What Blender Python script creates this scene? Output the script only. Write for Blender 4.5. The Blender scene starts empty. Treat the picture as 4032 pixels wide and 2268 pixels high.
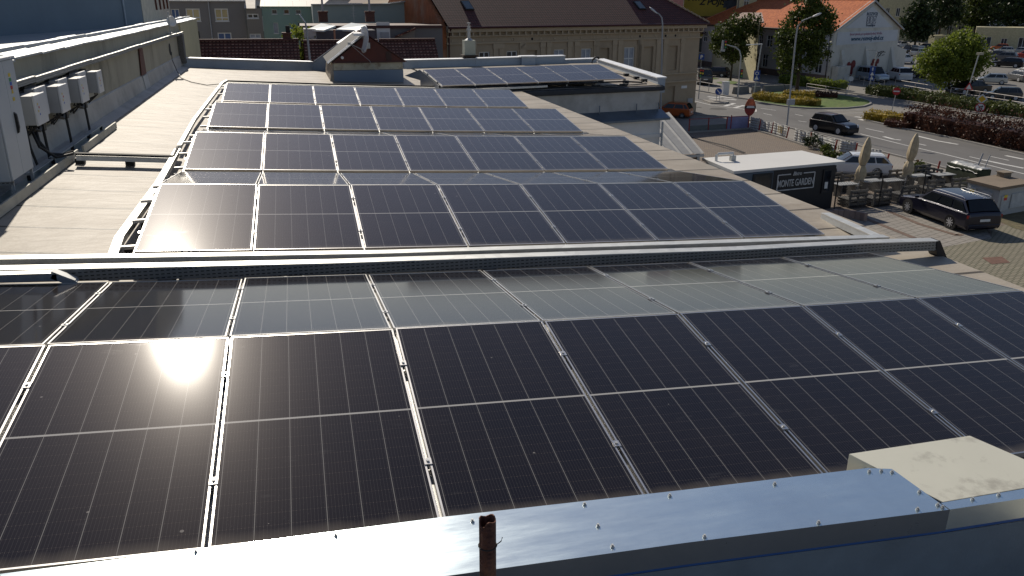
import bpy, bmesh, math, random
from mathutils import Vector, Matrix
from math import sin, cos, pi, radians, hypot
random.seed(7)
SC = bpy.context.scene
COL = SC.collection
# ---------------- camera, world, sun, exposure ----------------
cam_d = bpy.data.cameras.new('camera'); cam = bpy.data.objects.new('camera', cam_d); COL.objects.link(cam)
cam_d.sensor_width = 36; cam_d.lens = 28.483
cam_d.clip_start = 0.05; cam_d.clip_end = 6000
_r, _u, _f = Vector((0.967, -0.254, 0.003)), Vector((0.083, 0.325, 0.942)), Vector((0.241, 0.911, -0.335))
cam.matrix_world = Matrix(((_r.x, _u.x, -_f.x, 0), (_r.y, _u.y, -_f.y, 0), (_r.z, _u.z, -_f.z, 0), (0, 0, 0, 1)))
SC.camera = cam
SUN_EL, SUN_AZ = radians(34.85), radians(-6.7)      # azimuth from +Y towards +X
world = bpy.data.worlds.new('World'); SC.world = world; world.use_nodes = True
wn = world.node_tree.nodes; wl = world.node_tree.links
sky = wn.new('ShaderNodeTexSky'); sky.sky_type = 'NISHITA'; sky.sun_disc = False
sky.sun_elevation = SUN_EL; sky.sun_rotation = SUN_AZ; sky.air_density = 1.0; sky.dust_density = 0.35; sky.ozone_density = 2.0
bg = wn['Background']; bg.inputs[1].default_value = 0.066
wmx = wn.new('ShaderNodeMix'); wmx.data_type = 'RGBA'; wmx.blend_type = 'MULTIPLY'; wmx.inputs[0].default_value = 1; wmx.inputs[7].default_value = (1.09, .965, .95, 1)
wl.new(sky.outputs[0], wmx.inputs[6]); wl.new(wmx.outputs[2], bg.inputs[0])
sd = bpy.data.lights.new('sun', 'SUN'); sd.energy = 3.7; sd.angle = radians(0.53); sd.color = (1.0, 0.91, 0.775)
sun = bpy.data.objects.new('sun', sd); COL.objects.link(sun)
_sv = Vector((cos(SUN_EL) * sin(SUN_AZ), cos(SUN_EL) * cos(SUN_AZ), sin(SUN_EL)))
sun.rotation_euler = _sv.to_track_quat('Z', 'Y').to_euler(); sun.location = _sv * 60
SC.view_settings.view_transform = 'Standard'; SC.view_settings.look = 'None'; SC.view_settings.exposure = 0.18; SC.view_settings.gamma = 1.0
G = -10.4

# ---------------- helpers ----------------
def nodes(name):
    m = bpy.data.materials.new(name); m.use_nodes = True; nt = m.node_tree
    return m, nt, nt.nodes, nt.links, nt.nodes['Principled BSDF']
def V3(c): return (c[0], c[1], c[2], 1)
def math_n(nt, op, a, b=None, c=None):
    n = nt.nodes.new('ShaderNodeMath'); n.operation = op
    for i, v in enumerate((a, b, c)):
        if v is None: continue
        if isinstance(v, (int, float)): n.inputs[i].default_value = v
        else: nt.links.new(v, n.inputs[i])
    return n.outputs[0]
def mixc(nt, fac, a, b):
    n = nt.nodes.new('ShaderNodeMix'); n.data_type = 'RGBA'
    for i, v in ((0, fac), (6, a), (7, b)):
        if isinstance(v, (int, float)): n.inputs[i].default_value = v
        elif isinstance(v, tuple): n.inputs[i].default_value = V3(v)
        else: nt.links.new(v, n.inputs[i])
    return n.outputs[2]
def noise(nt, vec, scale, detail=4, rough=.55):
    n = nt.nodes.new('ShaderNodeTexNoise'); n.inputs['Scale'].default_value = scale; n.inputs['Detail'].default_value = detail
    n.inputs['Roughness'].default_value = rough
    nt.links.new(vec, n.inputs['Vector']); return n.outputs['Fac']
def mapping(nt, vec, s):
    n = nt.nodes.new('ShaderNodeMapping'); n.inputs['Scale'].default_value = s; nt.links.new(vec, n.inputs[0]); return n.outputs[0]
def coord(nt, kind):
    return nt.nodes.new('ShaderNodeTexCoord').outputs[kind]
def ramp(nt, fac, lo, hi):
    n = nt.nodes.new('ShaderNodeMapRange'); n.inputs[1].default_value = lo; n.inputs[2].default_value = hi
    nt.links.new(fac, n.inputs[0]); return n.outputs[0]
def bump(nt, h, strength, dist, bsdf):
    n = nt.nodes.new('ShaderNodeBump'); n.inputs['Strength'].default_value = strength; n.inputs['Distance'].default_value = dist
    nt.links.new(h, n.inputs['Height']); nt.links.new(n.outputs[0], bsdf.inputs['Normal'])
def M(name, col, rough=.7, metal=0., var=.18, scale=3., bmp=0., bscale=30., stain=None, samt=.5, sscale=1.2, spec=None, stretch=(1, 1, 1)):
    m, nt, N, L, b = nodes(name)
    v = coord(nt, 'Object')
    if stretch != (1, 1, 1): v = mapping(nt, v, stretch)
    f = noise(nt, v, scale, 6, .65); f = ramp(nt, f, .3, .7)
    lo = tuple(max(0, c * (1 - var)) for c in col); hi = tuple(min(1, c * (1 + var)) for c in col)
    c = mixc(nt, f, lo, hi)
    if stain:
        s = ramp(nt, noise(nt, v, sscale, 8, .7), .52, .68); s = math_n(nt, 'MULTIPLY', s, samt)
        c = mixc(nt, s, c, tuple(stain))
    L.new(c, b.inputs['Base Color']); b.inputs['Roughness'].default_value = rough; b.inputs['Metallic'].default_value = metal
    if spec is not None: b.inputs['Specular IOR Level'].default_value = spec
    if bmp: bump(nt, noise(nt, v, bscale, 4), bmp, .02, b)
    return m
def link(o, parent=None):
    COL.objects.link(o)
    if parent is not None: o.parent = parent
    return o
def tag(o, label=None, cat=None, group=None, kind=None):
    if label: o['label'] = label
    if cat: o['category'] = cat
    if group: o['group'] = group
    if kind: o['kind'] = kind
    return o
def root(name, loc, rz=0., label=None, cat=None, group=None):
    o = bpy.data.objects.new(name, None); o.empty_display_size = .1
    o.location = loc; o.rotation_euler = (0, 0, rz); COL.objects.link(o)
    return tag(o, label, cat, group)
class MB:
    """collects faces, then links them as one mesh object; uv in metres along each face"""
    def __init__(s): s.v = []; s.f = []; s.mi = []; s.cm = 0; s.T = None
    def add(s, vs, fs):
        b = len(s.v)
        for p in vs:
            p = Vector(p)
            if s.T: p = s.T @ p
            s.v.append(p)
        for f in fs: s.f.append([b + i for i in f]); s.mi.append(s.cm)
        return s
    def quad(s, *p): return s.add(p, [list(range(len(p)))])
    def box(s, x0, y0, z0, x1, y1, z1):
        return s.add([(x0, y0, z0), (x1, y0, z0), (x1, y1, z0), (x0, y1, z0), (x0, y0, z1), (x1, y0, z1), (x1, y1, z1), (x0, y1, z1)],
                     [(0, 3, 2, 1), (4, 5, 6, 7), (0, 1, 5, 4), (1, 2, 6, 5), (2, 3, 7, 6), (3, 0, 4, 7)])
    def cbox(s, c, d): return s.box(c[0] - d[0] / 2, c[1] - d[1] / 2, c[2] - d[2] / 2, c[0] + d[0] / 2, c[1] + d[1] / 2, c[2] + d[2] / 2)
    def prism(s, poly, z0, z1):
        n = len(poly)
        a = sum(poly[i][0] * poly[(i + 1) % n][1] - poly[(i + 1) % n][0] * poly[i][1] for i in range(n))
        if a < 0: poly = poly[::-1]
        return s.add([(p[0], p[1], z0) for p in poly] + [(p[0], p[1], z1) for p in poly],
                     [list(range(n))[::-1], list(range(n, 2 * n))] + [(i, (i + 1) % n, n + (i + 1) % n, n + i) for i in range(n)])
    def extrude(s, poly3, d):
        """planar polygon pushed along vector d"""
        n = len(poly3); d = Vector(d)
        nrm = sum(((Vector(poly3[i]) - Vector(poly3[0])).cross(Vector(poly3[(i + 1) % n]) - Vector(poly3[0])) for i in range(1, n - 1)), Vector())
        if nrm.dot(d) < 0: poly3 = poly3[::-1]
        return s.add([tuple(p) for p in poly3] + [tuple(Vector(p) + d) for p in poly3],
                     [list(range(n))[::-1], list(range(n, 2 * n))] + [(i, (i + 1) % n, n + (i + 1) % n, n + i) for i in range(n)])
    def bar(s, a, b, w, h=None, up=(0, 0, 1)):
        h = h or w; a = Vector(a); b = Vector(b); d = (b - a).normalized(); u = Vector(up)
        if abs(d.dot(u)) > .98: u = Vector((1, 0, 0))
        r = d.cross(u).normalized() * w / 2; q = r.cross(d).normalized() * h / 2
        return s.add([a - r - q, a + r - q, a + r + q, a - r + q, b - r - q, b + r - q, b + r + q, b - r + q],
                     [(0, 1, 2, 3), (7, 6, 5, 4), (0, 4, 5, 1), (1, 5, 6, 2), (2, 6, 7, 3), (3, 7, 4, 0)])
    def tube(s, pts, r, n=8, cap=True, r2=None):
        pts = [Vector(p) for p in pts]; k = len(pts); rings = []
        for i, p in enumerate(pts):
            d = (pts[min(i + 1, k - 1)] - pts[max(i - 1, 0)]).normalized()
            u = Vector((0, 0, 1)) if abs(d.z) < .9 else Vector((1, 0, 0))
            a = d.cross(u).normalized(); b = d.cross(a)
            rr = r + (r2 - r) * i / (k - 1) if r2 is not None else r
            rings += [p + (a * cos(2 * pi * j / n) + b * sin(2 * pi * j / n)) * rr for j in range(n)]
        fs = [(i * n + j, (i + 1) * n + j, (i + 1) * n + (j + 1) % n, i * n + (j + 1) % n) for i in range(k - 1) for j in range(n)]
        if cap: fs += [list(range(n)), list(range((k - 1) * n, k * n))[::-1]]
        return s.add(rings, fs)
    def disc(s, c, nrm, r, n=24, t=.0):
        nrm = Vector(nrm).normalized(); u = Vector((0, 0, 1)) if abs(nrm.z) < .9 else Vector((1, 0, 0))
        a = u.cross(nrm).normalized(); b = nrm.cross(a); c = Vector(c)
        ring = [c + (a * cos(2 * pi * j / n) + b * sin(2 * pi * j / n)) * r for j in range(n)]
        if t: return s.extrude([tuple(p) for p in ring], nrm * t)
        return s.add(ring, [list(range(n))])
    def wall(s, P, u, n, W, H, holes=(), depth=.15):
        """wall face with rectangular openings (u0,z0,w,h) and their reveals"""
        P = Vector(P); u = Vector(u); n = Vector(n); Z = Vector((0, 0, 1))
        us = sorted({0., W} | {h[0] for h in holes} | {h[0] + h[2] for h in holes}); zs = sorted({0., H} | {h[1] for h in holes} | {h[1] + h[3] for h in holes})
        for a, b in zip(us, us[1:]):
            for c, d in zip(zs, zs[1:]):
                mu, mz = (a + b) / 2, (c + d) / 2
                if any(h[0] < mu < h[0] + h[2] and h[1] < mz < h[1] + h[3] for h in holes): continue
                s.quad(P + u * a + Z * c, P + u * b + Z * c, P + u * b + Z * d, P + u * a + Z * d)
        for h in holes:
            q = [P + u * h[0] + Z * h[1], P + u * (h[0] + h[2]) + Z * h[1], P + u * (h[0] + h[2]) + Z * (h[1] + h[3]), P + u * h[0] + Z * (h[1] + h[3])]
            for i in range(4):
                a, b = q[i], q[(i + 1) % 4]; s.quad(a, a - n * depth, b - n * depth, b)
        return s
    def build(s, name, mats, parent=None, smooth=False, loc=None, bevel=0.):
        me = bpy.data.meshes.new(name); me.from_pydata([tuple(p) for p in s.v], [], s.f)
        if not isinstance(mats, (list, tuple)): mats = [mats]
        for m in mats: me.materials.append(m)
        uv = me.uv_layers.new(name='UVMap')
        for p in me.polygons:
            p.material_index = s.mi[p.index]; p.use_smooth = smooth
            n = p.normal; u = Vector((0, 0, 1)).cross(n)
            u = u.normalized() if u.length > .05 else Vector((1, 0, 0)); w = n.cross(u)
            for li in p.loop_indices:
                c = me.vertices[me.loops[li].vertex_index].co; uv.data[li].uv = (c.dot(u), c.dot(w))
        o = bpy.data.objects.new(name, me)
        if loc: o.location = loc
        link(o, parent)
        if bevel:
            md = o.modifiers.new('bevel', 'BEVEL'); md.width = bevel; md.segments = 2; md.limit_method = 'ANGLE'
        return o
def instance(o, parent=None, **k):
    c = o.copy(); COL.objects.link(c)
    if parent is not None: c.parent = parent
    for q in o.children: instance(q, c)
    return c
ORD = ['first', 'second', 'third', 'fourth', 'fifth', 'sixth', 'seventh', 'eighth', 'ninth', 'tenth', 'eleventh', 'twelfth']
def text_part(name, txt, size, mat, parent, P, u, up=(0, 0, 1), depth=.01, sx=1., align='LEFT', shear=0., bold=.035):
    """lettering as a thin solid standing on the point P, reading along u"""
    c = bpy.data.curves.new('t', 'FONT'); c.body = txt; c.size = size; c.extrude = depth; c.align_x = align; c.shear = shear; c.resolution_u = 3; c.offset = bold * size
    o = bpy.data.objects.new('t', c); me = bpy.data.meshes.new_from_object(o); bpy.data.objects.remove(o); me.name = name
    u = Vector(u).normalized(); up = Vector(up).normalized(); n = u.cross(up).normalized()
    R = Matrix(((u.x * sx, up.x, n.x), (u.y * sx, up.y, n.y), (u.z * sx, up.z, n.z))).to_4x4(); R.translation = Vector(P)
    me.transform(R); me.materials.clear(); me.materials.append(mat)
    o = bpy.data.objects.new(name, me); link(o, parent); return o

# ---------------- materials ----------------
def membrane():
    m, nt, N, L, b = nodes('roof membrane'); v = coord(nt, 'Object')
    w = noise(nt, mapping(nt, v, (1.0, 2.3, 1)), 1.3, 6, .62)
    f = ramp(nt, noise(nt, v, .9, 7, .65), .3, .7)
    c = mixc(nt, f, (.31, .27, .215), (.43, .38, .31))
    c = mixc(nt, math_n(nt, 'MULTIPLY', ramp(nt, noise(nt, mapping(nt, v, (.8, 1.1, 1)), .9, 9, .72), .52, .7), .6), c, (.215, .165, .115))
    # welded seams every metre
    s = nt.nodes.new('ShaderNodeSeparateXYZ'); L.new(v, s.inputs[0])
    y = math_n(nt, 'ADD', s.outputs[1], math_n(nt, 'MULTIPLY', noise(nt, mapping(nt, v, (.6, .1, 1)), 1, 2), .12))
    fr = math_n(nt, 'FRACT', math_n(nt, 'DIVIDE', y, 1.03)); ln = math_n(nt, 'LESS_THAN', fr, .06)
    c = mixc(nt, math_n(nt, 'MULTIPLY', ln, .85), c, (.045, .038, .03))
    L.new(c, b.inputs['Base Color']); b.inputs['Roughness'].default_value = .5; b.inputs['Specular IOR Level'].default_value = .13
    h = math_n(nt, 'ADD', math_n(nt, 'MULTIPLY', w, .9), math_n(nt, 'MULTIPLY', ramp(nt, fr, 0, .07), .12))
    h = math_n(nt, 'ADD', h, math_n(nt, 'MULTIPLY', noise(nt, v, 1.1, 2), .7))
    bump(nt, h, .42, .05, b)
    return m
def cell_glass():
    """solar cells: six columns in two halves, fine bus bars, pale gaps; local x 0..1.134, y 0..2.08"""
    m, nt, N, L, b = nodes('solar cell glass'); v = coord(nt, 'Object')
    s = nt.nodes.new('ShaderNodeSeparateXYZ'); L.new(v, s.inputs[0]); x, y = s.outputs[0], s.outputs[1]
    xc = math_n(nt, 'DIVIDE', math_n(nt, 'SUBTRACT', x, .03), 1.074 / 6)      # column coordinate
    fx = math_n(nt, 'FRACT', xc)
    dcol = math_n(nt, 'MINIMUM', fx, math_n(nt, 'SUBTRACT', 1, fx)); col = math_n(nt, 'LESS_THAN', dcol, .012)
    fb = math_n(nt, 'FRACT', math_n(nt, 'MULTIPLY', fx, 10)); bus = math_n(nt, 'LESS_THAN', math_n(nt, 'ABSOLUTE', math_n(nt, 'SUBTRACT', fb, .5)), .045)
    my = math_n(nt, 'ABSOLUTE', math_n(nt, 'SUBTRACT', y, 1.04)); mid = math_n(nt, 'LESS_THAN', my, .0085)
    fy = math_n(nt, 'FRACT', math_n(nt, 'DIVIDE', math_n(nt, 'SUBTRACT', my, .008), .0915)); row = math_n(nt, 'LESS_THAN', fy, .022)
    base = mixc(nt, ramp(nt, noise(nt, v, 1.7, 3), .35, .65), (.0085, .0075, .0105), (.013, .0105, .012))
    c = mixc(nt, math_n(nt, 'MULTIPLY', bus, .5), base, (.085, .08, .078))
    c = mixc(nt, math_n(nt, 'MULTIPLY', row, .10), c, (.25, .2, .15))
    c = mixc(nt, math_n(nt, 'MULTIPLY', math_n(nt, 'MULTIPLY', row, bus), .45), c, (.5, .42, .36))
    c = mixc(nt, math_n(nt, 'MULTIPLY', col, .62), c, (.30, .29, .27))
    c = mixc(nt, math_n(nt, 'MULTIPLY', mid, .9), c, (.46, .45, .42))
    # dust, droppings and smears: differ from panel to panel
    oi = nt.nodes.new('ShaderNodeObjectInfo'); off = nt.nodes.new('ShaderNodeVectorMath'); off.operation = 'MULTIPLY_ADD'
    L.new(oi.outputs['Location'], off.inputs[0]); off.inputs[1].default_value = (.77, 1.31, .4); L.new(v, off.inputs[2]); ov = off.outputs[0]
    vo = nt.nodes.new('ShaderNodeTexVoronoi'); vo.inputs['Scale'].default_value = 6.5; L.new(ov, vo.inputs['Vector'])
    cs = nt.nodes.new('ShaderNodeSeparateColor'); L.new(vo.outputs['Color'], cs.inputs[0])
    spot = math_n(nt, 'LESS_THAN', vo.outputs['Distance'], math_n(nt, 'MULTIPLY', math_n(nt, 'POWER', cs.outputs[0], 9), .10))
    c = mixc(nt, math_n(nt, 'MULTIPLY', spot, .5), c, (.36, .34, .31))
    vo2 = nt.nodes.new('ShaderNodeTexVoronoi'); vo2.inputs['Scale'].default_value = 40; L.new(ov, vo2.inputs['Vector'])
    spk = math_n(nt, 'LESS_THAN', vo2.outputs['Distance'], .07)
    c = mixc(nt, math_n(nt, 'MULTIPLY', spk, .22), c, (.3, .27, .24))
    smear = ramp(nt, noise(nt, mapping(nt, ov, (1, 3, 1)), 1.6, 8, .7), .62, .8)
    c = mixc(nt, math_n(nt, 'MULTIPLY', smear, .15), c, (.3, .29, .28))
    edge = ramp(nt, math_n(nt, 'ADD', y, math_n(nt, 'MULTIPLY', noise(nt, mapping(nt, ov, (3, .3, 1)), 2, 3), -.10)), .05, -.03)
    c = mixc(nt, math_n(nt, 'MULTIPLY', edge, .35), c, (.22, .19, .155))
    L.new(c, b.inputs['Base Color']); b.inputs['IOR'].default_value = 1.5
    b.inputs['Specular IOR Level'].default_value = .0075; b.inputs['Specular Tint'].default_value = (1, .52, .42, 1); b.inputs['Roughness'].default_value = .3
    b.inputs['Coat Weight'].default_value = .85; b.inputs['Coat IOR'].default_value = 1.45
    r = math_n(nt, 'ADD', math_n(nt, 'MULTIPLY', smear, .04), .078); L.new(r, b.inputs['Coat Roughness'])
    bump(nt, noise(nt, v, 160, 2), .05, .002, b)
    return m
def perforated():
    m, nt, N, L, b = nodes('perforated galvanised steel'); v = coord(nt, 'UV')
    s = nt.nodes.new('ShaderNodeSeparateXYZ'); L.new(v, s.inputs[0])
    fx = math_n(nt, 'FRACT', math_n(nt, 'DIVIDE', s.outputs[0], .05)); fy = math_n(nt, 'FRACT', math_n(nt, 'DIVIDE', s.outputs[1], .035))
    h = math_n(nt, 'MULTIPLY', math_n(nt, 'LESS_THAN', math_n(nt, 'ABSOLUTE', math_n(nt, 'SUBTRACT', fx, .5)), .3), math_n(nt, 'LESS_THAN', math_n(nt, 'ABSOLUTE', math_n(nt, 'SUBTRACT', fy, .5)), .14))
    c = mixc(nt, h, (.26, .27, .27), (.004, .004, .005)); L.new(c, b.inputs['Base Color'])
    L.new(math_n(nt, 'SUBTRACT', .6, math_n(nt, 'MULTIPLY', h, .6)), b.inputs['Metallic']); b.inputs['Roughness'].default_value = .5
    return m
def tiles(name, c1, c2, pu=.22, pv=.3, gloss=.5, lip_light_col=None, lip_light_amt=.4):
    """clay tiles in courses: uv in metres, v runs up the slope"""
    m, nt, N, L, b = nodes(name); v = coord(nt, 'UV')
    s = nt.nodes.new('ShaderNodeSeparateXYZ'); L.new(v, s.inputs[0])
    fu = math_n(nt, 'FRACT', math_n(nt, 'DIVIDE', s.outputs[0], pu)); fv = math_n(nt, 'FRACT', math_n(nt, 'DIVIDE', s.outputs[1], pv))
    iu = math_n(nt, 'FLOOR', math_n(nt, 'DIVIDE', s.outputs[0], pu)); iv = math_n(nt, 'FLOOR', math_n(nt, 'DIVIDE', s.outputs[1], pv))
    cx = nt.nodes.new('ShaderNodeCombineXYZ'); L.new(iu, cx.inputs[0]); L.new(iv, cx.inputs[1])
    wn_ = nt.nodes.new('ShaderNodeTexWhiteNoise'); L.new(cx.outputs[0], wn_.inputs[0])
    f = math_n(nt, 'ADD', math_n(nt, 'MULTIPLY', wn_.outputs[0], .6), math_n(nt, 'MULTIPLY', noise(nt, v, .8, 6, .7), .5))
    c = mixc(nt, f, c1, c2)
    lip_light = math_n(nt, 'MULTIPLY', math_n(nt, 'LESS_THAN', fv, .3), math_n(nt, 'LESS_THAN', math_n(nt, 'ABSOLUTE', math_n(nt, 'SUBTRACT', fu, .5)), .3))  # highlight on each tile's lower edge, painted into the colour
    c = mixc(nt, math_n(nt, 'MULTIPLY', math_n(nt, 'MULTIPLY', lip_light, lip_light_amt), math_n(nt, 'ADD', math_n(nt, 'MULTIPLY', wn_.outputs[0], .7), .3)), c, lip_light_col or tuple(min(1, k * 1.7) for k in c2))
    gap = math_n(nt, 'GREATER_THAN', fv, .8)
    c = mixc(nt, math_n(nt, 'MULTIPLY', gap, .75), c, tuple(k * .15 for k in c1))
    L.new(c, b.inputs['Base Color']); b.inputs['Roughness'].default_value = gloss
    hu = math_n(nt, 'ABSOLUTE', math_n(nt, 'SUBTRACT', fu, .5))
    h = math_n(nt, 'ADD', math_n(nt, 'MULTIPLY', math_n(nt, 'SUBTRACT', 1, fv), .7), math_n(nt, 'MULTIPLY', math_n(nt, 'SUBTRACT', .5, hu), 1.1))
    bump(nt, h, 1., .05, b)
    return m
def bricks(name, c1, c2, mortar, w, h, msize=.01, rough=.8, rot=0., bs=.3, spot=None):
    m, nt, N, L, b = nodes(name); v = coord(nt, 'UV')
    if rot:
        mp = nt.nodes.new('ShaderNodeMapping'); mp.inputs['Rotation'].default_value = (0, 0, rot); L.new(v, mp.inputs[0]); v = mp.outputs[0]
    t = nt.nodes.new('ShaderNodeTexBrick'); L.new(v, t.inputs['Vector']); t.inputs['Scale'].default_value = 1
    t.inputs['Color1'].default_value = V3(c1); t.inputs['Color2'].default_value = V3(c2); t.inputs['Mortar'].default_value = V3(mortar)
    t.inputs['Brick Width'].default_value = w; t.inputs['Row Height'].default_value = h; t.inputs['Mortar Size'].default_value = msize
    f = ramp(nt, noise(nt, v, .35, 7, .7), .35, .7)
    c = mixc(nt, math_n(nt, 'MULTIPLY', f, .45), t.outputs['Color'], tuple(k * .55 for k in c1))
    if spot: c = mixc(nt, math_n(nt, 'MULTIPLY', ramp(nt, noise(nt, v, .8, 6, .7), .6, .7), .5), c, spot)
    L.new(c, b.inputs['Base Color']); b.inputs['Roughness'].default_value = rough
    bump(nt, math_n(nt, 'SUBTRACT', 1, t.outputs['Fac']), bs, .01, b)
    return m
def galva(name, col=(.52, .56, .60), rough=.38, metal=.85, sp=14, amp=.35):
    m, nt, N, L, b = nodes(name); v = coord(nt, 'Object')
    vo = nt.nodes.new('ShaderNodeTexVoronoi'); vo.inputs['Scale'].default_value = sp; L.new(v, vo.inputs['Vector'])
    cs = nt.nodes.new('ShaderNodeSeparateColor'); L.new(vo.outputs['Color'], cs.inputs[0])
    f = math_n(nt, 'ADD', math_n(nt, 'MULTIPLY', cs.outputs[0], amp), math_n(nt, 'MULTIPLY', noise(nt, v, 2.2, 7, .7), 1 - amp))
    c = mixc(nt, f, tuple(k * .8 for k in col), tuple(min(1, k * 1.2) for k in col)); L.new(c, b.inputs['Base Color'])
    b.inputs['Metallic'].default_value = metal
    L.new(math_n(nt, 'ADD', rough - .1, math_n(nt, 'MULTIPLY', noise(nt, mapping(nt, v, (1, 6, 1)), 2.5, 6, .7), .2)), b.inputs['Roughness'])
    bump(nt, noise(nt, v, 1.3, 2), .12, .02, b)
    return m
def leafy(name, c1, c2, trans=.25):
    m, nt, N, L, b = nodes(name); v = coord(nt, 'Object'); gi = nt.nodes.new('ShaderNodeNewGeometry')
    f = math_n(nt, 'ADD', math_n(nt, 'MULTIPLY', gi.outputs['Random Per Island'], .7), math_n(nt, 'MULTIPLY', ramp(nt, noise(nt, v, .8, 3), .38, .62), .5)); f = math_n(nt, 'SUBTRACT', f, .1)
    c = mixc(nt, f, c1, c2); L.new(c, b.inputs['Base Color']); b.inputs['Roughness'].default_value = .55; b.inputs['Specular IOR Level'].default_value = .3
    t = nt.nodes.new('ShaderNodeBsdfTranslucent'); L.new(c, t.inputs[0]); mx = nt.nodes.new('ShaderNodeMixShader'); mx.inputs[0].default_value = trans
    L.new(b.outputs[0], mx.inputs[1]); L.new(t.outputs[0], mx.inputs[2]); L.new(mx.outputs[0], nt.nodes['Material Output'].inputs[0])
    return m
m_memb = membrane(); m_cell = cell_glass(); m_perf = perforated()
m_alu = M('anodised aluminium', (.62, .61, .59), .32, .9, .08, 5)
m_alub = M('aluminium frame side', (.42, .42, .42), .45, .7, .1, 5)
m_galv = galva('galvanised sheet')
m_galvt = galva('galvanised tray lid', (.60, .60, .57), .45, .55, 9, .5)
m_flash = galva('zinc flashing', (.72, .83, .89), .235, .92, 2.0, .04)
m_flash_dim = galva('zinc fascia with painted dim reflection', (.17, .20, .235), .3, .5, 2.0, .04)  # same zinc, darkened in colour to imitate a dim reflection on the fascia
m_black = M('black rubber', (.012, .012, .013), .6, 0, .2)
m_dark = M('dark cavity', (.02, .02, .02), .9)
m_steel = M('painted grey steel', (.42, .43, .43), .45, .3, .12)
m_white = M('white paint', (.72, .72, .70), .5, 0, .06)
m_backs = M('panel backsheet', (.5, .5, .5), .6)

# ---------------- roof of our own building ----------------
def rz(X): return -2.93 + .0055 * max(0, 5.5 - X) ** 2
XR = 7.493
xs = [-4.35 + i * .5 for i in range(24)] + [XR]
b = MB()
def yb(x): return 34.3 + (x + 4.35) * .23 if x < 1 else 37.3
for i in range(len(xs) - 1):
    n = 20
    for j in range(n):
        p = []
        for (x, jj) in ((xs[i], j), (xs[i + 1], j), (xs[i + 1], j + 1), (xs[i], j + 1)):
            e = yb(x) if x < 5.4 else 27.2
            p.append((x, 1.2 + (e - 1.2) * jj / n, rz(x)))
        b.quad(*p)
WING = [(5.36, 26.6), (7.386, 27.219), (13.051, 28.149), (15.3, 40.4), (5.3, 38.2)]
b.quad(*[(p[0], p[1], -2.926) for p in WING])
building = root('flat_roofed_building', (2, 20, G), 0, 'long flat-roofed building carrying the solar rows, pale membrane roof', 'building')
def local(o):  # keep world geometry under a root that is not at the origin
    o.matrix_parent_inverse = Matrix.Translation(-o.parent.location); return o
local(b.build('roof', m_memb, building))
# walls of our own building: right long wall, wing walls
m_render = M('pale grey render', (.50, .49, .46), .85, 0, .1, 2, .2, 40, (.25, .24, .2), .5, .7)
m_renderw = M('off white render', (.74, .73, .69), .85, 0, .06, 2, .15, 40, (.4, .38, .34), .5, .5)
m_ledge = M('slate blue ledge sheet', (.13, .17, .22), .4, .5, .2, 1.5)
m_gutter = M('dark brown gutter', (.035, .032, .03), .5, .2)
b = MB(); b.box(XR - .35, 1.0, G, XR - .01, 27.1, -2.96); local(b.build('wall', m_render, building))
W0, W1, W2 = Vector((WING[1][0], WING[1][1], 0)), Vector((WING[2][0], WING[2][1], 0)), Vector((15.3, 40.4, 0))
wu = (W1 - W0).normalized(); wnn = Vector((wu.y, -wu.x, 0)); WL = (W1 - W0).length
b = MB()
def wq(b, o0, o1, z0, z1): b.quad(W0 + wnn * o0 + Vector((0, 0, z0)), W1 + wnn * o0 + Vector((0, 0, z0)), W1 + wnn * o1 + Vector((0, 0, z1)), W0 + wnn * o1 + Vector((0, 0, z1)))
WZ = lambda o, z, t: W0 + wu * (WL * t) + wnn * o + Vector((0, 0, z))
up = MB(); up.extrude([WZ(0, -3.95, 0), WZ(0, -3.95, 1), WZ(0, -2.95, 1), WZ(0, -2.95, 0)], -wnn * .3)
local(up.build('upper_wall', m_render, building))
lw = MB(); lw.extrude([WZ(.45, G, -.0), WZ(.45, G, .965), WZ(.45, -4.12, .965), WZ(.45, -4.12, -.0)], -wnn * .3)
lw.extrude([WZ(.52, -4.75, 0), WZ(.52, -4.75, .975), WZ(.52, -4.62, .975), WZ(.52, -4.62, 0)], -wnn * .07)
local(lw.build('lower_wall', m_renderw, building))
pl = MB(); pl.extrude([WZ(.47, G, 0), WZ(.47, G, .968), WZ(.47, -6.9, .968), WZ(.47, -6.9, 0)], -wnn * .02)
local(pl.build('plinth', M('greenish grey plinth', (.36, .36, .29), .85, 0, .1), building))
lg = MB(); lg.extrude([WZ(.0, -3.92, 0), WZ(.62, -4.12, 0), WZ(.62, -4.05, 0), WZ(.0, -3.80, 0)], wu * (WL * 1.02)); local(lg.build('ledge', m_ledge, building))
for t in (.28, .55, .82, .985): br = MB(); br.bar(WZ(.1, -3.85, t), WZ(.1, -3.55, t), .03); local(br.build('ledge_bracket', m_ledge, building))
gt = MB(); gt.extrude([WZ(.0, -2.94, -.004), WZ(.16, -2.97, -.004), WZ(.2, -3.08, -.004), WZ(.06, -3.13, -.004), WZ(0, -3.08, -.004)], wu * (WL * 1.02)); local(gt.build('gutter', m_gutter, building))
dp = MB(); dp.tube([WZ(.55, -4.2, .972), WZ(.55, -5.2, .972), WZ(.6, -5.5, .972), WZ(.6, -6.4, .972)], .04); local(dp.build('downpipe', m_galv, building))
ew = MB(); ew.extrude([W1 + Vector((0, 0, G)), W2 + Vector((0, 0, G)), W2 + Vector((0, 0, -2.95)), W1 + Vector((0, 0, -2.95))], (-.3, 0, 0)); local(ew.build('end_wall', m_renderw, building))
cb = MB(); cb.tube([WZ(.46, -5.1, .0), WZ(.46, -5.05, .16), WZ(.46, -5.05, .205), WZ(.46, -5.35, .205), WZ(.46, -6.6, .2)], .015, 6); local(cb.build('wall_cable', m_black, building))

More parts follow.
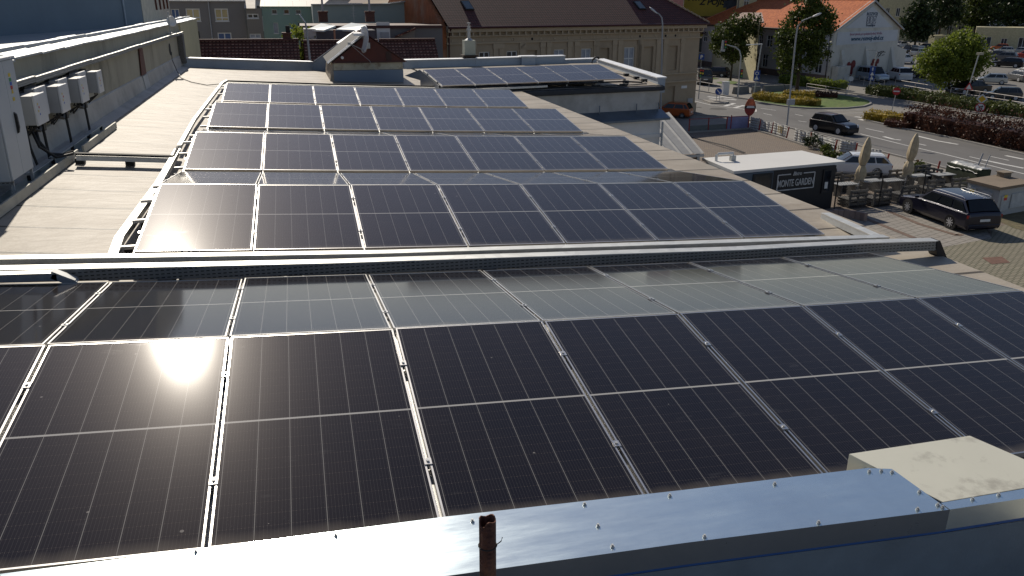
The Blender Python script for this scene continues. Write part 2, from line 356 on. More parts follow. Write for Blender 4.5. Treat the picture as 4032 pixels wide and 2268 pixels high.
# ---------------- solar panels ----------------
PW, PL, PITCH, TH = 1.134, 2.079, 1.154, 0.123
TENTS = ((5.595, -2.44, -1.743, -0.034, 0.002), (10.639, -2.449, -1.703, -0.04, 0.002), (15.213, -2.489, -1.726, -0.04, 0.002), (19.703, -2.487, -1.749, -0.041, 0.002), (24.204, -2.476, -1.777, -0.04, 0.002))   # ridge Y, ridge Z, first seam X, slope, curvature
def panel_proto():
    """panel in local space: x 0..PW along the row, y 0..PL up the slope, top face at z=0"""
    r = root('solar_panel', (0, 0, 0))
    f = MB(); t = .035; w = .011
    f.box(0, 0, -t, PW, w, .003); f.box(0, PL - w, -t, PW, PL, .003); f.box(0, w, -t, w, PL - w, .003); f.box(PW - w, w, -t, PW, PL - w, .003)
    f.build('frame', m_alu, r)
    g = MB(); g.quad((w, w, 0), (PW - w, w, 0), (PW - w, PL - w, 0), (w, PL - w, 0)); g.quad((w, w, -.006), (w, PL - w, -.006), (PW - w, PL - w, -.006), (PW - w, w, -.006))
    g.build('glass', m_cell, r)
    for cy in (.5, 1.58):
        c = MB(); c.box(-.032, cy - .028, .0035, .012, cy + .028, .009); c.box(-.018, cy - .028, -.03, -.002, cy + .028, .003)
        q = c.build('clamp', m_alu, r); s_ = MB(); s_.tube([(-.01, cy, .009), (-.01, cy, .017)], .009, 8); s_.build('bolt', m_steel, q)
    return r
proto = panel_proto(); used = [False]
def place_panel(P0, ux, uy, label, group):
    """P0 the lower left corner; ux along the row, uy up the local y"""
    if not used[0]: r = proto; used[0] = True
    else: r = instance(proto)
    ux = Vector(ux).normalized(); uy = Vector(uy); uy = (uy - ux * uy.dot(ux)).normalized(); n = ux.cross(uy)
    ux = (ux + uy * random.uniform(-.0012, .0012) + n * random.uniform(-.0016, .0016)).normalized(); uy = (uy + n * random.uniform(-.0018, .0018)); uy = (uy - ux * uy.dot(ux)).normalized(); n = ux.cross(uy)
    Mx = Matrix(((ux.x, uy.x, n.x, P0[0]), (ux.y, uy.y, n.y, P0[1]), (ux.z, uy.z, n.z, P0[2]), (0, 0, 0, 1)))
    r.matrix_world = Mx
    tag(r, label, 'solar panel', group); return r
ROWN = ['the nearest row', 'the second row', 'the third row', 'the fourth row', 'the fifth row']
def ridge(t, i):
    Y, Z, X0, s, c = TENTS[t]; X = X0 + i * PITCH
    return Vector((X, Y, Z + s * (X - 4) + c * (X - 4) ** 2))
m_rail = M('dull aluminium rail', (.42, .42, .41), .5, .8, .1)
for t in range(5):
    i0 = -1 if t == 0 else 0
    for i in range(i0, 7 if t else 8):
        if t == 0 and i == 7: continue
        a, c = ridge(t, i), ridge(t, i + 1); ux = (c - a).normalized(); off = ux * .01
        k = ORD[i - i0]
        down = Vector((0, -cos(TH), -sin(TH)))
        P0 = a + off + down * (PL + .008)
        extra = ', mirroring the sun' if (t == 0 and i == 0) else (', with sun sheen' if (t == 1 and i == 0) else '')
        place_panel(P0, ux, -down, '%s dark panel from the left, camera-facing slope of %s%s' % (k, ROWN[t], extra), 'solar panels on the roof')
        if t < 3:
            back = Vector((0, cos(TH), -sin(TH))); P1 = a + off + Vector((0, .008, 0))
            place_panel(P1, ux, back, '%s grey-sheened panel from the left, far slope of %s' % (k, ROWN[t]), 'solar panels on the roof')
    # the rack under the row
    rk = root('mounting_rack', ridge(t, 3) - Vector((0, 0, .5)), 0, 'low metal rack with black rubber feet under %s of solar panels' % ROWN[t], 'mounting rack', 'racks under the solar rows')
    rail = MB(); foot = MB(); pst = MB()
    for i in range(i0, 8):
        a = ridge(t, i); zr = rz(a.x)
        for sgn in (-1, 1):
            e = a + Vector((0, sgn * cos(TH) * PL, -sin(TH) * PL))
            q = MB(); q.bar(a + Vector((0, 0, -.075)), e + Vector((0, 0, -.075)), .045, .05); local(q.build('rail', m_rail, rk))
            q = MB(); q.bar((e.x, e.y - sgn * .12, e.z - .09), (e.x, e.y - sgn * .12, zr + .052), .04); local(q.build('post', m_alu, rk))
            q = MB(); q.box(e.x - .16, e.y - sgn * .12 - .09, zr + .002, e.x + .16, e.y - sgn * .12 + .09, zr + .05); local(q.build('rubber_foot', m_black, rk))
        q = MB(); q.bar((a.x, a.y, a.z - .1), (a.x, a.y, zr + .052), .04); local(q.build('post', m_alu, rk))
        q = MB(); q.box(a.x - .16, a.y - .09, zr + .002, a.x + .16, a.y + .09, zr + .05); local(q.build('rubber_foot', m_black, rk))
        q = MB(); q.bar((a.x, a.y - PL * .98, zr + .073), (a.x, a.y + PL * .98, zr + .073), .04, .04); local(q.build('base_rail', m_rail, rk))
    if t:   # cross arms that stick out at the left end
        a = ridge(t, 0)
        for dy in (-1.75, -1.0, -.35, .6, 1.5): 
            z = a.z - sin(TH) * abs(dy) - .085; arm = MB(); arm.bar((a.x - .17, a.y + dy, z), (a.x + .5, a.y + dy, z), .05, .035); local(arm.build('cross_arm', m_alu, rk))
# far right row on the wing
FB = [Vector(q) for q in ((4.755, 27.04, -2.67), (11.688, 28.077, -2.67))]
FU = (FB[1] - FB[0]).normalized(); FN = Vector((-FU.y, FU.x, 0)); TF = radians(10)
for i in range(6):
    P0 = FB[0] + FU * (i * PITCH * (FB[1] - FB[0]).length / (6 * PITCH))
    place_panel(P0, FU, FN * cos(TF) + Vector((0, 0, sin(TF))), '%s panel from the left in the small far row by the far parapet' % ORD[i], 'solar panels on the roof')
    place_panel(P0 + (FN * cos(TF) + Vector((0, 0, sin(TF)))) * (PL + .01) , FU, FN * cos(TF) - Vector((0, 0, sin(TF))), '%s panel from the left on the hidden rear slope of the small far row' % ORD[i], 'solar panels on the roof') if False else None
fr_ = root('mounting_rack', FB[0], 0, 'short rack under the small far row, galvanised triangular end plate', 'mounting rack', 'racks under the solar rows')
q = MB(); T0 = FB[0] - FU * .12; tp = T0 + FN * (2.05) + Vector((0, 0, .36))
q.extrude([T0, T0 + FN * 4.0 + Vector((0, 0, -.0)), tp], -FU * .004)
e0 = T0 + Vector((0, 0, -.2))
q.extrude([e0, e0 + FN * 2.05, T0 + FN * 2.05, T0], -FU * .004); local(q.build('end_plate', m_galv, fr_))
for i in range(7):
    P0 = FB[0] + FU * (i * 1.16)
    for d in (.1, 1.9):
        ft = MB(); ft.cbox((P0 + FN * d + Vector((0, 0, -.22))), (.3, .12, .06)); local(ft.build('rubber_foot', m_black, fr_)); q = MB(); q.bar(P0 + FN * d + Vector((0, 0, -.2)), P0 + FN * d + Vector((0, 0, -.04 + d * .15)), .035); local(q.build('post', m_rail, fr_))
    q = MB(); q.bar(P0 + Vector((0, 0, -.05)), P0 + FN * 2.0 + Vector((0, 0, .30)), .04); local(q.build('rail', m_rail, fr_))
# back sheet closing the rear of that row
q = MB(); q.quad(FB[0] + FN * 2.06 + Vector((0, 0, .34)), FB[1] + FN * 2.06 + Vector((0, 0, .34)), FB[1] + FN * 2.4 + Vector((0, 0, -.2)), FB[0] + FN * 2.4 + Vector((0, 0, -.2))); local(q.build('wind_sheet', m_galv, fr_))

# ---------------- cable trays ----------------
def tray(name, pts, w, h, label, lid=.012, mat=m_galvt, side=None, group=None, gapz=.0):
    r = root(name, pts[0], 0, label, 'cable tray', group)
    l = MB(); s_ = MB(); pd = None
    for a, c in zip(pts, pts[1:]):
        a = Vector(a); c = Vector(c); d = (c - a).normalized(); bend = .47 if pd is not None and pd.dot(d) < .93 else 0; pd = d
        l.bar(a + Vector((0, 0, -.006)) - d * w * bend, c + Vector((0, 0, -.006)), w + .012, lid)
        s_.bar(a + Vector((0, 0, -.013 - h / 2)) - d * w * bend, c + Vector((0, 0, -.013 - h / 2)), w, h)
    local(l.build('lid', mat, r)); local(s_.build('side', side or m_galv, r)); return r
T1Z = (-2.284, -2.483, -2.76)
T1 = ((-3.052, 8.27, -2.275), (-2.802, 8.27, -2.299), (-1.244, 8.27, -2.393), (0.753, 8.27, -2.511), (3.331, 8.27, -2.623), (7.038, 8.27, -2.774))
tray('cable_tray', T1, .12, .085, 'bright galvanised cable tray with plain sides, just in front of the second solar row', side=m_galv)
T1b = ((6.903, 8.2, -2.742), (7.271, 9.9, -2.892))
T1b = [T1[-1], (7.203, 9.75, -2.851)]
tray('cable_tray', [Vector(T1b[0]) - Vector((.1, 0, 0)), T1b[1]], .12, .085, 'short galvanised tray arm running back beside the corner of the second solar row', side=m_galv)
T2 = ((-2.981, 7.86, -2.265), (-2.681, 7.86, -2.282), (-1.195, 7.86, -2.369), (0.212, 7.86, -2.446), (2.309, 7.86, -2.537), (4.707, 7.86, -2.644), (6.381, 7.86, -2.683), (7.392, 7.86, -2.73))
tray('cable_tray', T2, .13, .11, 'long cable tray with slotted perforated side, directly behind the nearest solar row', side=m_perf)
q = MB(); e = Vector(T2[-1]); q.extrude([e + Vector((-.03, -.075, 0)), e + Vector((.02, -.075, 0)), e + Vector((.42, -.075, -.62)), e + Vector((.3, -.075, -.62)), e + Vector((.0, -.075, -.16))], (0, .15, 0))
o = q.build('tray_elbow', m_black); tag(o, 'black bent tray elbow dropping over the roof edge', 'cable tray')
T3 = ((-2.832, 7.7, -2.273), (-2.636, 7.7, -2.286), (-2.182, 7.7, -2.307), (-2.04, 7.7, -2.387))
tray('cable_tray', T3, .09, .06, 'short galvanised tray stub with sloping end at the left above the nearest row', side=m_galv)
bd = MB(); k0 = ridge(0, -2); zb = lambda x: rz(x)
o = None
for i, x in enumerate((-1.35, -.15, 1.9, 4.3, 6.35)):
    q = MB(); q.box(x - .1, 7.7, rz(x) + .003, x + .1, 8.4, rz(x) + .055); q.box(x - .07, 7.95, rz(x) + .055, x + .07, 8.38, rz(x) + .11)
    o = tag(q.build('support_block', m_black), 'black rubber support block under the crossing cable trays, %s from the left' % ORD[i], 'support block', 'blocks under the crossing trays')
LT = ((-1.903, 8.58, -2.439), (-1.962, 9.299, -2.434), (-1.946, 12.199, -2.435), (-2.011, 14.965, -2.43))
LT2 = ((-2.024, 15.308, -2.429), (-2.107, 18.737, -2.422), (-2.101, 27.059, -2.422), (-2.021, 27.89, -2.429))
tray('cable_tray', LT, .085, .07, 'bright tray running back along the left end of the second row', side=m_galv)
tray('cable_tray', LT2, .055, .06, 'thin tray along the left ends of the far solar rows', side=m_galv)
for i, y in enumerate([9.2, 10.3, 11.6, 13.0, 15, 17.5, 20, 22.5, 25.0]):
    x = LT[0][0] + .02; q = MB(); q.cbox((x + .06, y, rz(x) + .05), (.16, .14, .095)); tag(q.build('support_block', m_black), 'black rubber block under the side tray, %s from the near end' % ORD[i], 'support block', 'blocks under the side tray')
XT = ((-3.399, 14.07, -2.334), (-2.683, 14.159, -2.402), (-1.984, 14.184, -2.462))
tray('cable_tray', XT, .1, .06, 'flat tray crossing the left roof strip from the wall to the panels', side=m_galv)
q = MB(); q.tube([(p[0], p[1], p[2] + .03) for p in XT] + [(LT[-1][0], LT[-1][1], LT[-1][2] + .02)], .022); q.tube([(p[0], p[1] - .05, p[2] + .03) for p in XT], .02)
tag(q.build('cable_bundle', m_black), 'thick black cables lying on the flat crossing tray', 'cable')
for i, qx in enumerate(((-3.389, 14.234), (-2.667, 14.268))):
    q = MB(); q.cbox((qx[0], qx[1], rz(qx[0]) + .05), (.13, .12, .095)); tag(q.build('support_block', m_black), 'rubber block under the flat crossing tray, %s' % ('near the wall' if i == 0 else 'in the sun midway'), 'support block', 'blocks under the crossing trays')
ET = ((-2.023, 27.873, -2.459), (1.197, 28.277, -2.668), (6.136, 27.162, -2.77), (8.517, 27.678, -2.77), (11.591, 28.02, -2.77), (12.104, 27.608, -2.77))
q = MB(); q.tube(ET, .03, 6); tag(q.build('cable_bundle', m_black), 'black cable bundle along the far edge of the fifth row', 'cable')
tray('cable_tray', [(p[0], p[1] - .12, p[2] - .02) for p in ET[:4]], .08, .05, 'thin tray behind the fifth solar row', side=m_galv)
q = MB(); q.tube(((13.23, 33.146, -2.9), (13.249, 31.523, -2.9), (12.887, 29.162, -2.9), (12.613, 28.417, -2.9), (12.05, 28.157, -2.9), (9.935, 27.713, -2.9), (7.205, 27.901, -2.9)), .02, 6); tag(q.build('cable', m_black), 'loose dark cable along the gutter edge of the far wing', 'cable')
for i, qx in enumerate(((8.279, 28.279), (10.164, 28.689), (12.019, 28.952), (13.198, 31.774), (13.066, 30.411), (12.941, 29.358))):
    q = MB(); q.cbox((qx[0], qx[1], -2.87), (.2, .14, .1)); tag(q.build('support_block', m_black), 'small black roof block on the far wing, %s counted from the left' % ORD[i], 'support block', 'blocks on the far wing')

# ---------------- foreground parapet, pipe, box ----------------
FZ = -2.2
PF = [Vector(q) for q in ((-2.108, 3.175, -2.2), (-0.531, 3.105, -2.2), (0.507, 3.069, -2.2), (1.651, 2.994, -2.2), (2.631, 2.94, -2.2), (2.733, 2.907, -2.2), (2.752, 2.548, -2.2))]
PN = [Vector(q) for q in ((-1.555, 2.837, -2.2), (0.441, 2.678, -2.2), (1.472, 2.63, -2.2), (2.758, 2.547, -2.2))]
par = root('parapet', PN[1], 0, 'zinc-clad parapet crossing the foreground under the camera', 'parapet')
b = MB(); b.quad(*(PN + PF[::-1])); b.extrude([tuple(x) for x in PF[:5]][::-1] + [tuple(x - Vector((0, 0, .09))) for x in PF[:5]], (0, .004, 0))
local(b.build('cap_sheet', m_flash, par))
PB = [Vector(q) for q in ((-1.452, 2.6, -2.139), (0.425, 2.6, -2.273), (1.384, 2.6, -2.289), (2.827, 2.6, -2.387))]
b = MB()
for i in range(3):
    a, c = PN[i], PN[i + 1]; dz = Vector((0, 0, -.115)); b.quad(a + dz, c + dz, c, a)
local(b.build('fascia', m_flash_dim, par))
m_blue = M('blue protective film', (.02, .09, .30), .4, 0, .1); m_bluew = M('blue grey wall sheet', (.14, .19, .245), .5, .2, .15, 3, .1, 60)
b = MB()
for i in range(3):
    a, c = PN[i] + Vector((0, .012, -.115)), PN[i + 1] + Vector((0, .012, -.115)); dz = Vector((0, 0, -.022)); b.quad(a + dz, c + dz, c, a)
local(b.build('film_strip', m_blue, par))
b = MB()
for i in range(3):
    a, c = PN[i] + Vector((0, .01, -.137)), PN[i + 1] + Vector((0, .01, -.137)); dz = Vector((0, 0, -.9)); b.quad(a + dz, c + dz, c, a)
PR0, PR1 = [Vector(q) for q in ((2.758, 2.547, -2.2), (3.848, 2.511, -2.2))]
R0, R1 = [Vector(q) for q in ((2.755, 2.601, -2.2), (3.954, 2.596, -2.2))]
a, c = PR0 + Vector((0, .01, -.137)), PR1 + Vector((0, .01, -.137)); b.quad(a + Vector((0, 0, -.9)), c + Vector((0, 0, -.9)), c, a)
local(b.build('wall', m_bluew, par))
b = MB(); b.quad(PR0, PR1, R1, R0); b.quad(PR0 + Vector((0, 0, -.11)), PR1 + Vector((0, 0, -.11)), PR1, PR0); local(b.build('side_cap_sheet', m_flash, par))
b = MB(); b.quad(PR0 + Vector((0, .012, -.135)), PR1 + Vector((0, .012, -.135)), PR1 + Vector((0, .012, -.11)), PR0 + Vector((0, .012, -.11))); local(b.build('film_strip', m_blue, par))
scr = ((-0.559, 3.09, -2.195), (0.018, 3.054, -2.195), (0.615, 3.007, -2.195), (1.144, 3.002, -2.195), (2.089, 2.93, -2.195), (2.604, 2.91, -2.195), (2.666, 2.901, -2.195), (2.71, 2.878, -2.195), (2.72, 2.699, -2.195), (2.726, 2.587, -2.195), (2.733, 2.566, -2.195), (1.147, 2.833, -2.195), (1.156, 2.682, -2.195), (1.569, 2.645, -2.195), (2.11, 2.608, -2.195), (2.611, 2.582, -2.195), (2.918, 2.585, -2.195), (3.065, 2.583, -2.195), (1.556, 2.967, -2.195))
for p in scr:
    q = MB(); q.tube([(p[0], p[1], -2.2), (p[0], p[1], -2.194)], .009, 10); q.tube([(p[0], p[1], -2.194), (p[0], p[1], -2.186)], .0052, 6); local(q.build('screw', m_steel, par, bevel=0))
# pipe
pz0 = (0.638, 2.801, -2.05)
q = MB(); n = 20; Rr, Ri = .0295, .0255; ring = []
px, py = 0.519, 2.28; ptop = -1.669
for j in range(n):
    a = 2 * pi * j / n; zt = ptop + (.006 * sin(3 * a) + (-.012 if j in (11, 12, 13) else 0) + random.uniform(-.002, .002)); ring.append((a, zt))
vs = []; fs = []
for a, zt in ring:
    for rr, z in ((Rr, ptop - .9), (Rr, zt), (Ri, zt), (Ri, ptop - .5)): vs.append((px + rr * cos(a), py + rr * sin(a), z))
for j in range(n):
    k = (j + 1) % n
    for s_ in range(3): fs.append((j * 4 + s_, k * 4 + s_, k * 4 + s_ + 1, j * 4 + s_ + 1))
q.add(vs, fs)
pr = root('rusty_pipe', (px, py, ptop - .9), 0, 'brown cut-off rusty pipe end standing in the bottom foreground', 'pipe')
local(q.build('tube', M('rusty brown steel', (.11, .045, .028), .55, .55, .5, 18, .4, 60, (.25, .12, .06), .6, 12), pr, smooth=True))
q = MB(); q.tube([(px + (Rr + .002) * cos(2 * pi * j / 16), py + (Rr + .002) * sin(2 * pi * j / 16), ptop - .105) for j in range(17)], .0022, 5); q.tube([(px + .03, py - .005, ptop - .105), (px + .045, py - .01, ptop - .09), (px + .05, py - .01, ptop - .075)], .002, 5)
local(q.build('wire_tie', m_black, pr))
# cream box
BZ = -2.2; q = MB()
c = ((2.623, 3.094, -2.206), (3.375, 3.093, -2.206), (3.367, 2.67, -2.206), (2.779, 2.61, -2.206), (2.629, 2.624, -2.206))
bx = [Vector(c[0]), Vector(c[1])]; bx.append(bx[1] + Vector(c[3]) - bx[0]); bx.append(Vector(c[3]))
q.extrude(bx, (0, 0, -.62)); 
tag(q.build('vent_cover_box', M('cream painted sheet', (.56, .55, .46), .5, 0, .04, 2, 0, 30, (.25, .23, .19), .55, 7), bevel=.004), 'cream painted metal box at the lower right, behind the zinc parapet', 'box')
# near side wall below parapet towards the array
q = MB(); q.box(-6, 2.80, -3.2, 3.0, 3.0, -2.24); tag(q.build('parapet_core', m_render, par), None) ; [c_ for c_ in par.children if c_.name.startswith("parapet_core")][0].matrix_parent_inverse = Matrix.Translation(-par.location)

# ---------------- left wall with its equipment ----------------
m_wall = M('weathered cement render', (.36, .34, .265), .9, 0, .12, 1.2, .35, 25, (.10, .095, .075), .75, .55, stretch=(1, 1, .45))
m_yel = M('ochre render', (.50, .45, .28), .9, 0, .1, 1, .1)
m_coping = galva('pale sheet coping', (.40, .43, .45), .5, .3, 3)
m_memw = M('grey membrane upstand', (.40, .39, .365), .6, 0, .2, 1.4, .3, 5, (.2, .19, .17), .5, 1.5)
WX = -4.03
wall = root('side_wall', (WX, 20, -2.4), 0, 'long stained grey-ochre wall with sheet coping along the left side of the roof', 'wall')
b = MB(); b.box(WX - .35, 1.5, -2.6, WX, 34.6, -.86); local(b.build('masonry', m_wall, wall))
b = MB(); b.box(WX - .35, 34.6, -10.4, WX + .06, 41.0, -.87); local(b.build('end_pier', m_yel, wall))
for i in range(26):
    y0 = 2.0 + i * 1.5; b = MB(); k = random.uniform(-.012, .012); z0 = -.845 + k
    b.extrude([(WX + .06, y0, z0 - .03), (WX + .06, y0, z0), (WX - .42, y0, z0 + .10 + k), (WX - .42, y0, z0 + .05)], (0, 1.49, random.uniform(-.012, .012)))
    b.box(WX - .24 + k, y0 + .0, z0 + .06, WX - .20 + k, y0 + 1.48, z0 + .115)
    local(b.build('coping_sheet', m_coping, wall))
b = MB(); b.extrude([(WX + .0, 9, -2.50), (WX + .30, 9, rz(WX + .3) + .003), (WX + .07, 9, -2.38), (WX + .025, 9, -2.02), (WX + .0, 9, -2.0)], (0, 25.2, 0)); local(b.build('membrane_upstand', m_memw, wall))
b = MB(); b.extrude([(WX + .02, 24.75, -2.0), (WX + .02, 25.55, -2.0), (WX + .02, 25.45, -1.19), (WX + .02, 24.95, -1.19)], (.025, 0, 0)); tag(b.build('steel_strip', M('rust brown steel plate', (.12, .045, .035), .7, .2, .2)), 'rust brown steel strip standing against the left wall', 'steel plate')
b = MB(); b.extrude([(WX + .06, 24.9, -2.40), (WX + .06, 25.75, -2.40), (WX + .03, 25.6, -2.02), (WX + .03, 24.85, -2.02)], (.02, 0, 0)); local(b.build('patch', m_coping, wall))
b = MB(); b.box(WX + .01, 33.6, -2.3, WX + .2, 34.1, -1.24); local(b.build('corner_duct', M('rough grey duct', (.12, .12, .115), .9, 0, .5, 30), wall))
tr = root('wall_cable_tray', (WX + .05, 20, -1.18), 0, 'perforated cable tray fixed halfway up the left wall', 'cable tray')
for i in range(12):
    y0 = 10.5 + i * 2.0; k = random.uniform(-.01, .01) - .0035 * i
    b = MB(); b.box(WX + .005, y0, -1.155 + k, WX + .16, y0 + 1.985, -1.143 + k); local(b.build('lid', m_galvt, tr))
    b = MB(); b.box(WX + .012, y0, -1.235 + k, WX + .15, y0 + 1.99, -1.157 + k); local(b.build('side', m_perf, tr))
# inverters
m_inv = M('light grey cabinet paint', (.60, .61, .62), .42, 0, .04, 3); m_inv2 = M('grey cabinet side', (.36, .37, .38), .5, 0, .05)
m_y = M('yellow sticker', (.75, .55, .03), .5); m_rd = M('red sticker', (.55, .03, .03), .5); m_bl = M('blue sticker', (.04, .12, .5), .5); m_gn = M('green sticker', (.04, .3, .1), .5)
def inverter(y0, y1, z0, z1, x1, label, first, x0=WX + .02):
    r = root('inverter', (x1, y0, z0), 0, label, 'inverter', 'inverter boxes on the left wall')
    b = MB(); b.box(x0 + .06, y0 + .01, z0 + .01, x1 - .035, y1 - .01, z1 - .0); local(b.build('housing', m_inv2, r, bevel=.008))
    b = MB(); b.box(x1 - .034, y0, z0, x1, y1, z1 + .008); local(b.build('front_cover', m_inv, r, bevel=.01))
    b = MB(); b.box(x0, y0 + .08, z0 + .02, x0 + .06, y1 + .06, z1 + .03); local(b.build('wall_bracket', m_black, r))
    for j, mm in enumerate((m_y, m_rd, m_y, m_bl)):
        b = MB(); yy = y0 + .10 + .05 * (j % 2); zz = z1 - .14 - .05 * j; b.box(x1 + .001, yy, zz, x1 + .003, yy + .035, zz + .03); local(b.build('sticker', mm, r))
    for j in range(5):
        b = MB(); yy = y0 + .06 + .07 * j; dx = random.uniform(-.03, .05); b.tube([(x1 - .12, yy, z0 + .01), (x1 - .12, yy, z0 - .05), (x0 + .06 + dx, yy - .05, z0 - .13 - .02 * j), (x0 + .05, yy + .2, z0 - .15)], .009, 6); local(b.build('cable', m_black, r))
INV = [(13.40, 13.98), (14.84, 15.36), (16.26, 16.80), (17.74, 18.16)]
for i, (a, c) in enumerate(INV):
    zb, zt = -1.775 + (.02 if i == 3 else 0), -1.345
    inverter(a, c, zb, zt, -3.66, 'light grey inverter box standing proud of the wall, %s from the big cabinet' % ORD[i], i == 0)
for i, (a, c) in enumerate([(14.02, 14.60), (15.42, 15.98), (16.84, 17.42)]):
    inverter(a, c, -1.74, -1.30, -3.79, 'flatter inverter box set back on the wall behind the %s proud one' % ORD[i], False)
for i, (y, zz) in enumerate(((14.2, -1.72), (15.65, -1.72), (17.1, -1.72))):
    b = MB(); b.tube([(-3.86, y, zz), (-3.84, y + .05, -2.0), (-3.82, y + .02, -2.42)], .022, 8); b.cbox((-3.84, y, -1.86), (.09, .12, .18)); b.tube([(-3.85, y - .45, -1.88), (-3.82, y - .2, -1.93), (-3.84, y, -1.86)], .02, 6); b.tube([(-3.86, y - .6, -1.83), (-3.8, y - .3, -1.90), (-3.84, y, -1.8)], .014, 6)
    tag(b.build('cable_drop', m_black), 'black cables dropping down the wall below the inverters, %s from the cabinet' % ORD[i], 'cable', 'cable drops below the inverters')
b = MB(); b.tube([(-3.86, 13.9, -1.85), (-3.8, 13.75, -2.05), (-3.7, 13.8, -2.25), (-3.55, 13.95, -2.30), (-3.4, 13.97, -2.26)], .028, 8); b.tube([(-3.9, 13.6, -1.8), (-3.86, 13.5, -2.1), (-3.8, 13.5, -2.42)], .02, 8); b.tube([(-3.86, 13.7, -1.85), (-3.75, 13.55, -2.1), (-3.6, 13.75, -2.3), (-3.4, 13.92, -2.28)], .022, 8)
tag(b.build('cable_bundle', m_black), 'thick black cables curving from the nearest inverter onto the crossing tray', 'cable')
# cabinet
cab = root('switch_cabinet', (-3.8, 12.1, -2.45), 0, 'tall light grey switch cabinet at the left edge with stickers and black handle', 'cabinet')
m_cab = M('cabinet grey paint', (.50, .53, .55), .45, 0, .03, 1.5)
CX0, CX1, CY0, CY1, CZ0, CZ1 = -3.99, -3.60, 11.64, 12.58, -2.24, -.735
b = MB(); b.box(CX0, CY0, CZ0, CX1 - .025, CY1, CZ1 - .02); local(b.build('housing', m_cab, cab, bevel=.008))
b = MB(); b.box(CX1 - .022, CY0 + .004, CZ0 + .012, CX1, (CY0 + CY1) / 2 - .003, CZ1 - .035); local(b.build('door', m_cab, cab, bevel=.006))
b = MB(); b.box(CX1 - .022, (CY0 + CY1) / 2 + .003, CZ0 + .012, CX1, CY1 - .004, CZ1 - .035); local(b.build('door', m_cab, cab, bevel=.006))
b = MB(); b.box(CX0 - .01, CY0 - .02, CZ1 - .02, CX1 + .02, CY1 + .02, CZ1 + .01); local(b.build('top', m_inv, cab))
b = MB(); b.extrude([(CX1 + .002, 12.17, -1.42), (CX1 + .03, 12.17, -1.45), (CX1 + .035, 12.17, -1.62), (CX1 + .02, 12.17, -1.69), (CX1 + .002, 12.17, -1.70)], (0, .045, 0)); local(b.build('handle', m_black, cab))
for j, (mm, zz) in enumerate(((m_y, -.93), (m_gn, -.99), (m_bl, -1.04), (m_rd, -1.09), (m_y, -1.24))):
    b = MB(); b.box(CX1 + .001, 12.26, zz - .045, CX1 + .004, 12.34, zz); local(b.build('sticker', mm, cab))
b = MB(); b.extrude([(CX1 + .001, 12.26, -1.19), (CX1 + .001, 12.34, -1.19), (CX1 + .001, 12.30, -1.115)], (.003, 0, 0)); local(b.build('warning_sticker', m_y, cab))
for x in (CX0 + .03, CX1 - .05):
    for y in (CY0 + .04, CY1 - .05):
        b = MB(); b.box(x, y, rz(x) - .02, x + .035, y + .035, CZ0 + .002); local(b.build('leg', m_steel, cab))
b = MB(); b.box(CX0 + .02, CY0 + .01, CZ0 - .045, CX1 - .01, CY0 + .05, CZ0 - .002); b2 = b; local(b.build('base_rail', m_perf, cab))
# sheet-covered channel at the wall foot
ch = root('wall_foot_channel', (-3.7, 15, -2.45), 0, 'bluish sheet-metal channel with cream edge strip at the foot of the left wall', 'channel')
m_teal = galva('bluish channel sheet', (.36, .46, .50), .3, .7, 3)  # bluish tone for the sheet covering the channel
b = MB(); b.quad((-3.97, 9.5, -2.425), (-3.53, 9.5, -2.445), (-3.53, 18.0, -2.445), (-3.97, 18.0, -2.425)); local(b.build('sheet', m_teal, ch))
b = MB()
for y in (12.8, 14.1, 15.3, 16.5): b.bar((-3.75, y, -2.36), (-3.75, y + 1.15, -2.36), .10, .015)
local(b.build('lid', m_coping, ch))
b = MB(); b.box(-3.532, 10.6, -2.47, -3.505, 14.7, -2.34); b.box(-3.538, 15.1, -2.47, -3.508, 18.0, -2.345); local(b.build('edge_strip', M('cream edge strip', (.46, .44, .36), .6), ch))
for y in (12.7, 14.0, 15.25, 16.5, 17.6):
    b = MB(); b.cbox((-3.72, y, -2.40), (.05, .03, .07)); local(b.build('clip', m_black, ch))
# grid dish on the wall
ds = root('wall_dish', (-3.9, 31.6, -1.2), 0, 'small white grid dish antenna on a short mast above the left wall', 'antenna dish')
def dish(parent, c, n, R, dpth, mat, seg=20):
    b = MB(); n = Vector(n).normalized(); u = Vector((0, 0, 1)).cross(n).normalized(); w = n.cross(u); c = Vector(c); vs = [c - n * dpth]; fs = []
    for k in (1, 2, 3, 4):
        for j in range(seg): vs.append(c - n * dpth * (1 - (k / 4) ** 2) + (u * cos(2 * pi * j / seg) + w * sin(2 * pi * j / seg)) * R * k / 4)
    for j in range(seg): fs.append((0, 1 + j, 1 + (j + 1) % seg))
    for k in range(3):
        for j in range(seg): fs.append((1 + k * seg + j, 1 + (k + 1) * seg + j, 1 + (k + 1) * seg + (j + 1) % seg, 1 + k * seg + (j + 1) % seg))
    b.add(vs, fs); o = b.build('reflector', mat, parent, smooth=True); md = o.modifiers.new('t', 'SOLIDIFY'); md.thickness = .02; return o
local(dish(ds, (-3.85, 31.368, -0.735), (.5, -.75, .15), .17, .05, m_white))
b = MB(); b.tube([(-3.93, 31.3, -1.28), (-3.93, 31.3, -.42)], .018, 8); b.cbox((-3.93, 31.2, -1.12), (.12, .25, .03)); local(b.build('mast', m_steel, ds))
b = MB(); b.disc((WX + .006, 31.3, -1.66), (1, 0, 0), .2, 16, .01); local(b.build('dark_hole', m_dark, wall))
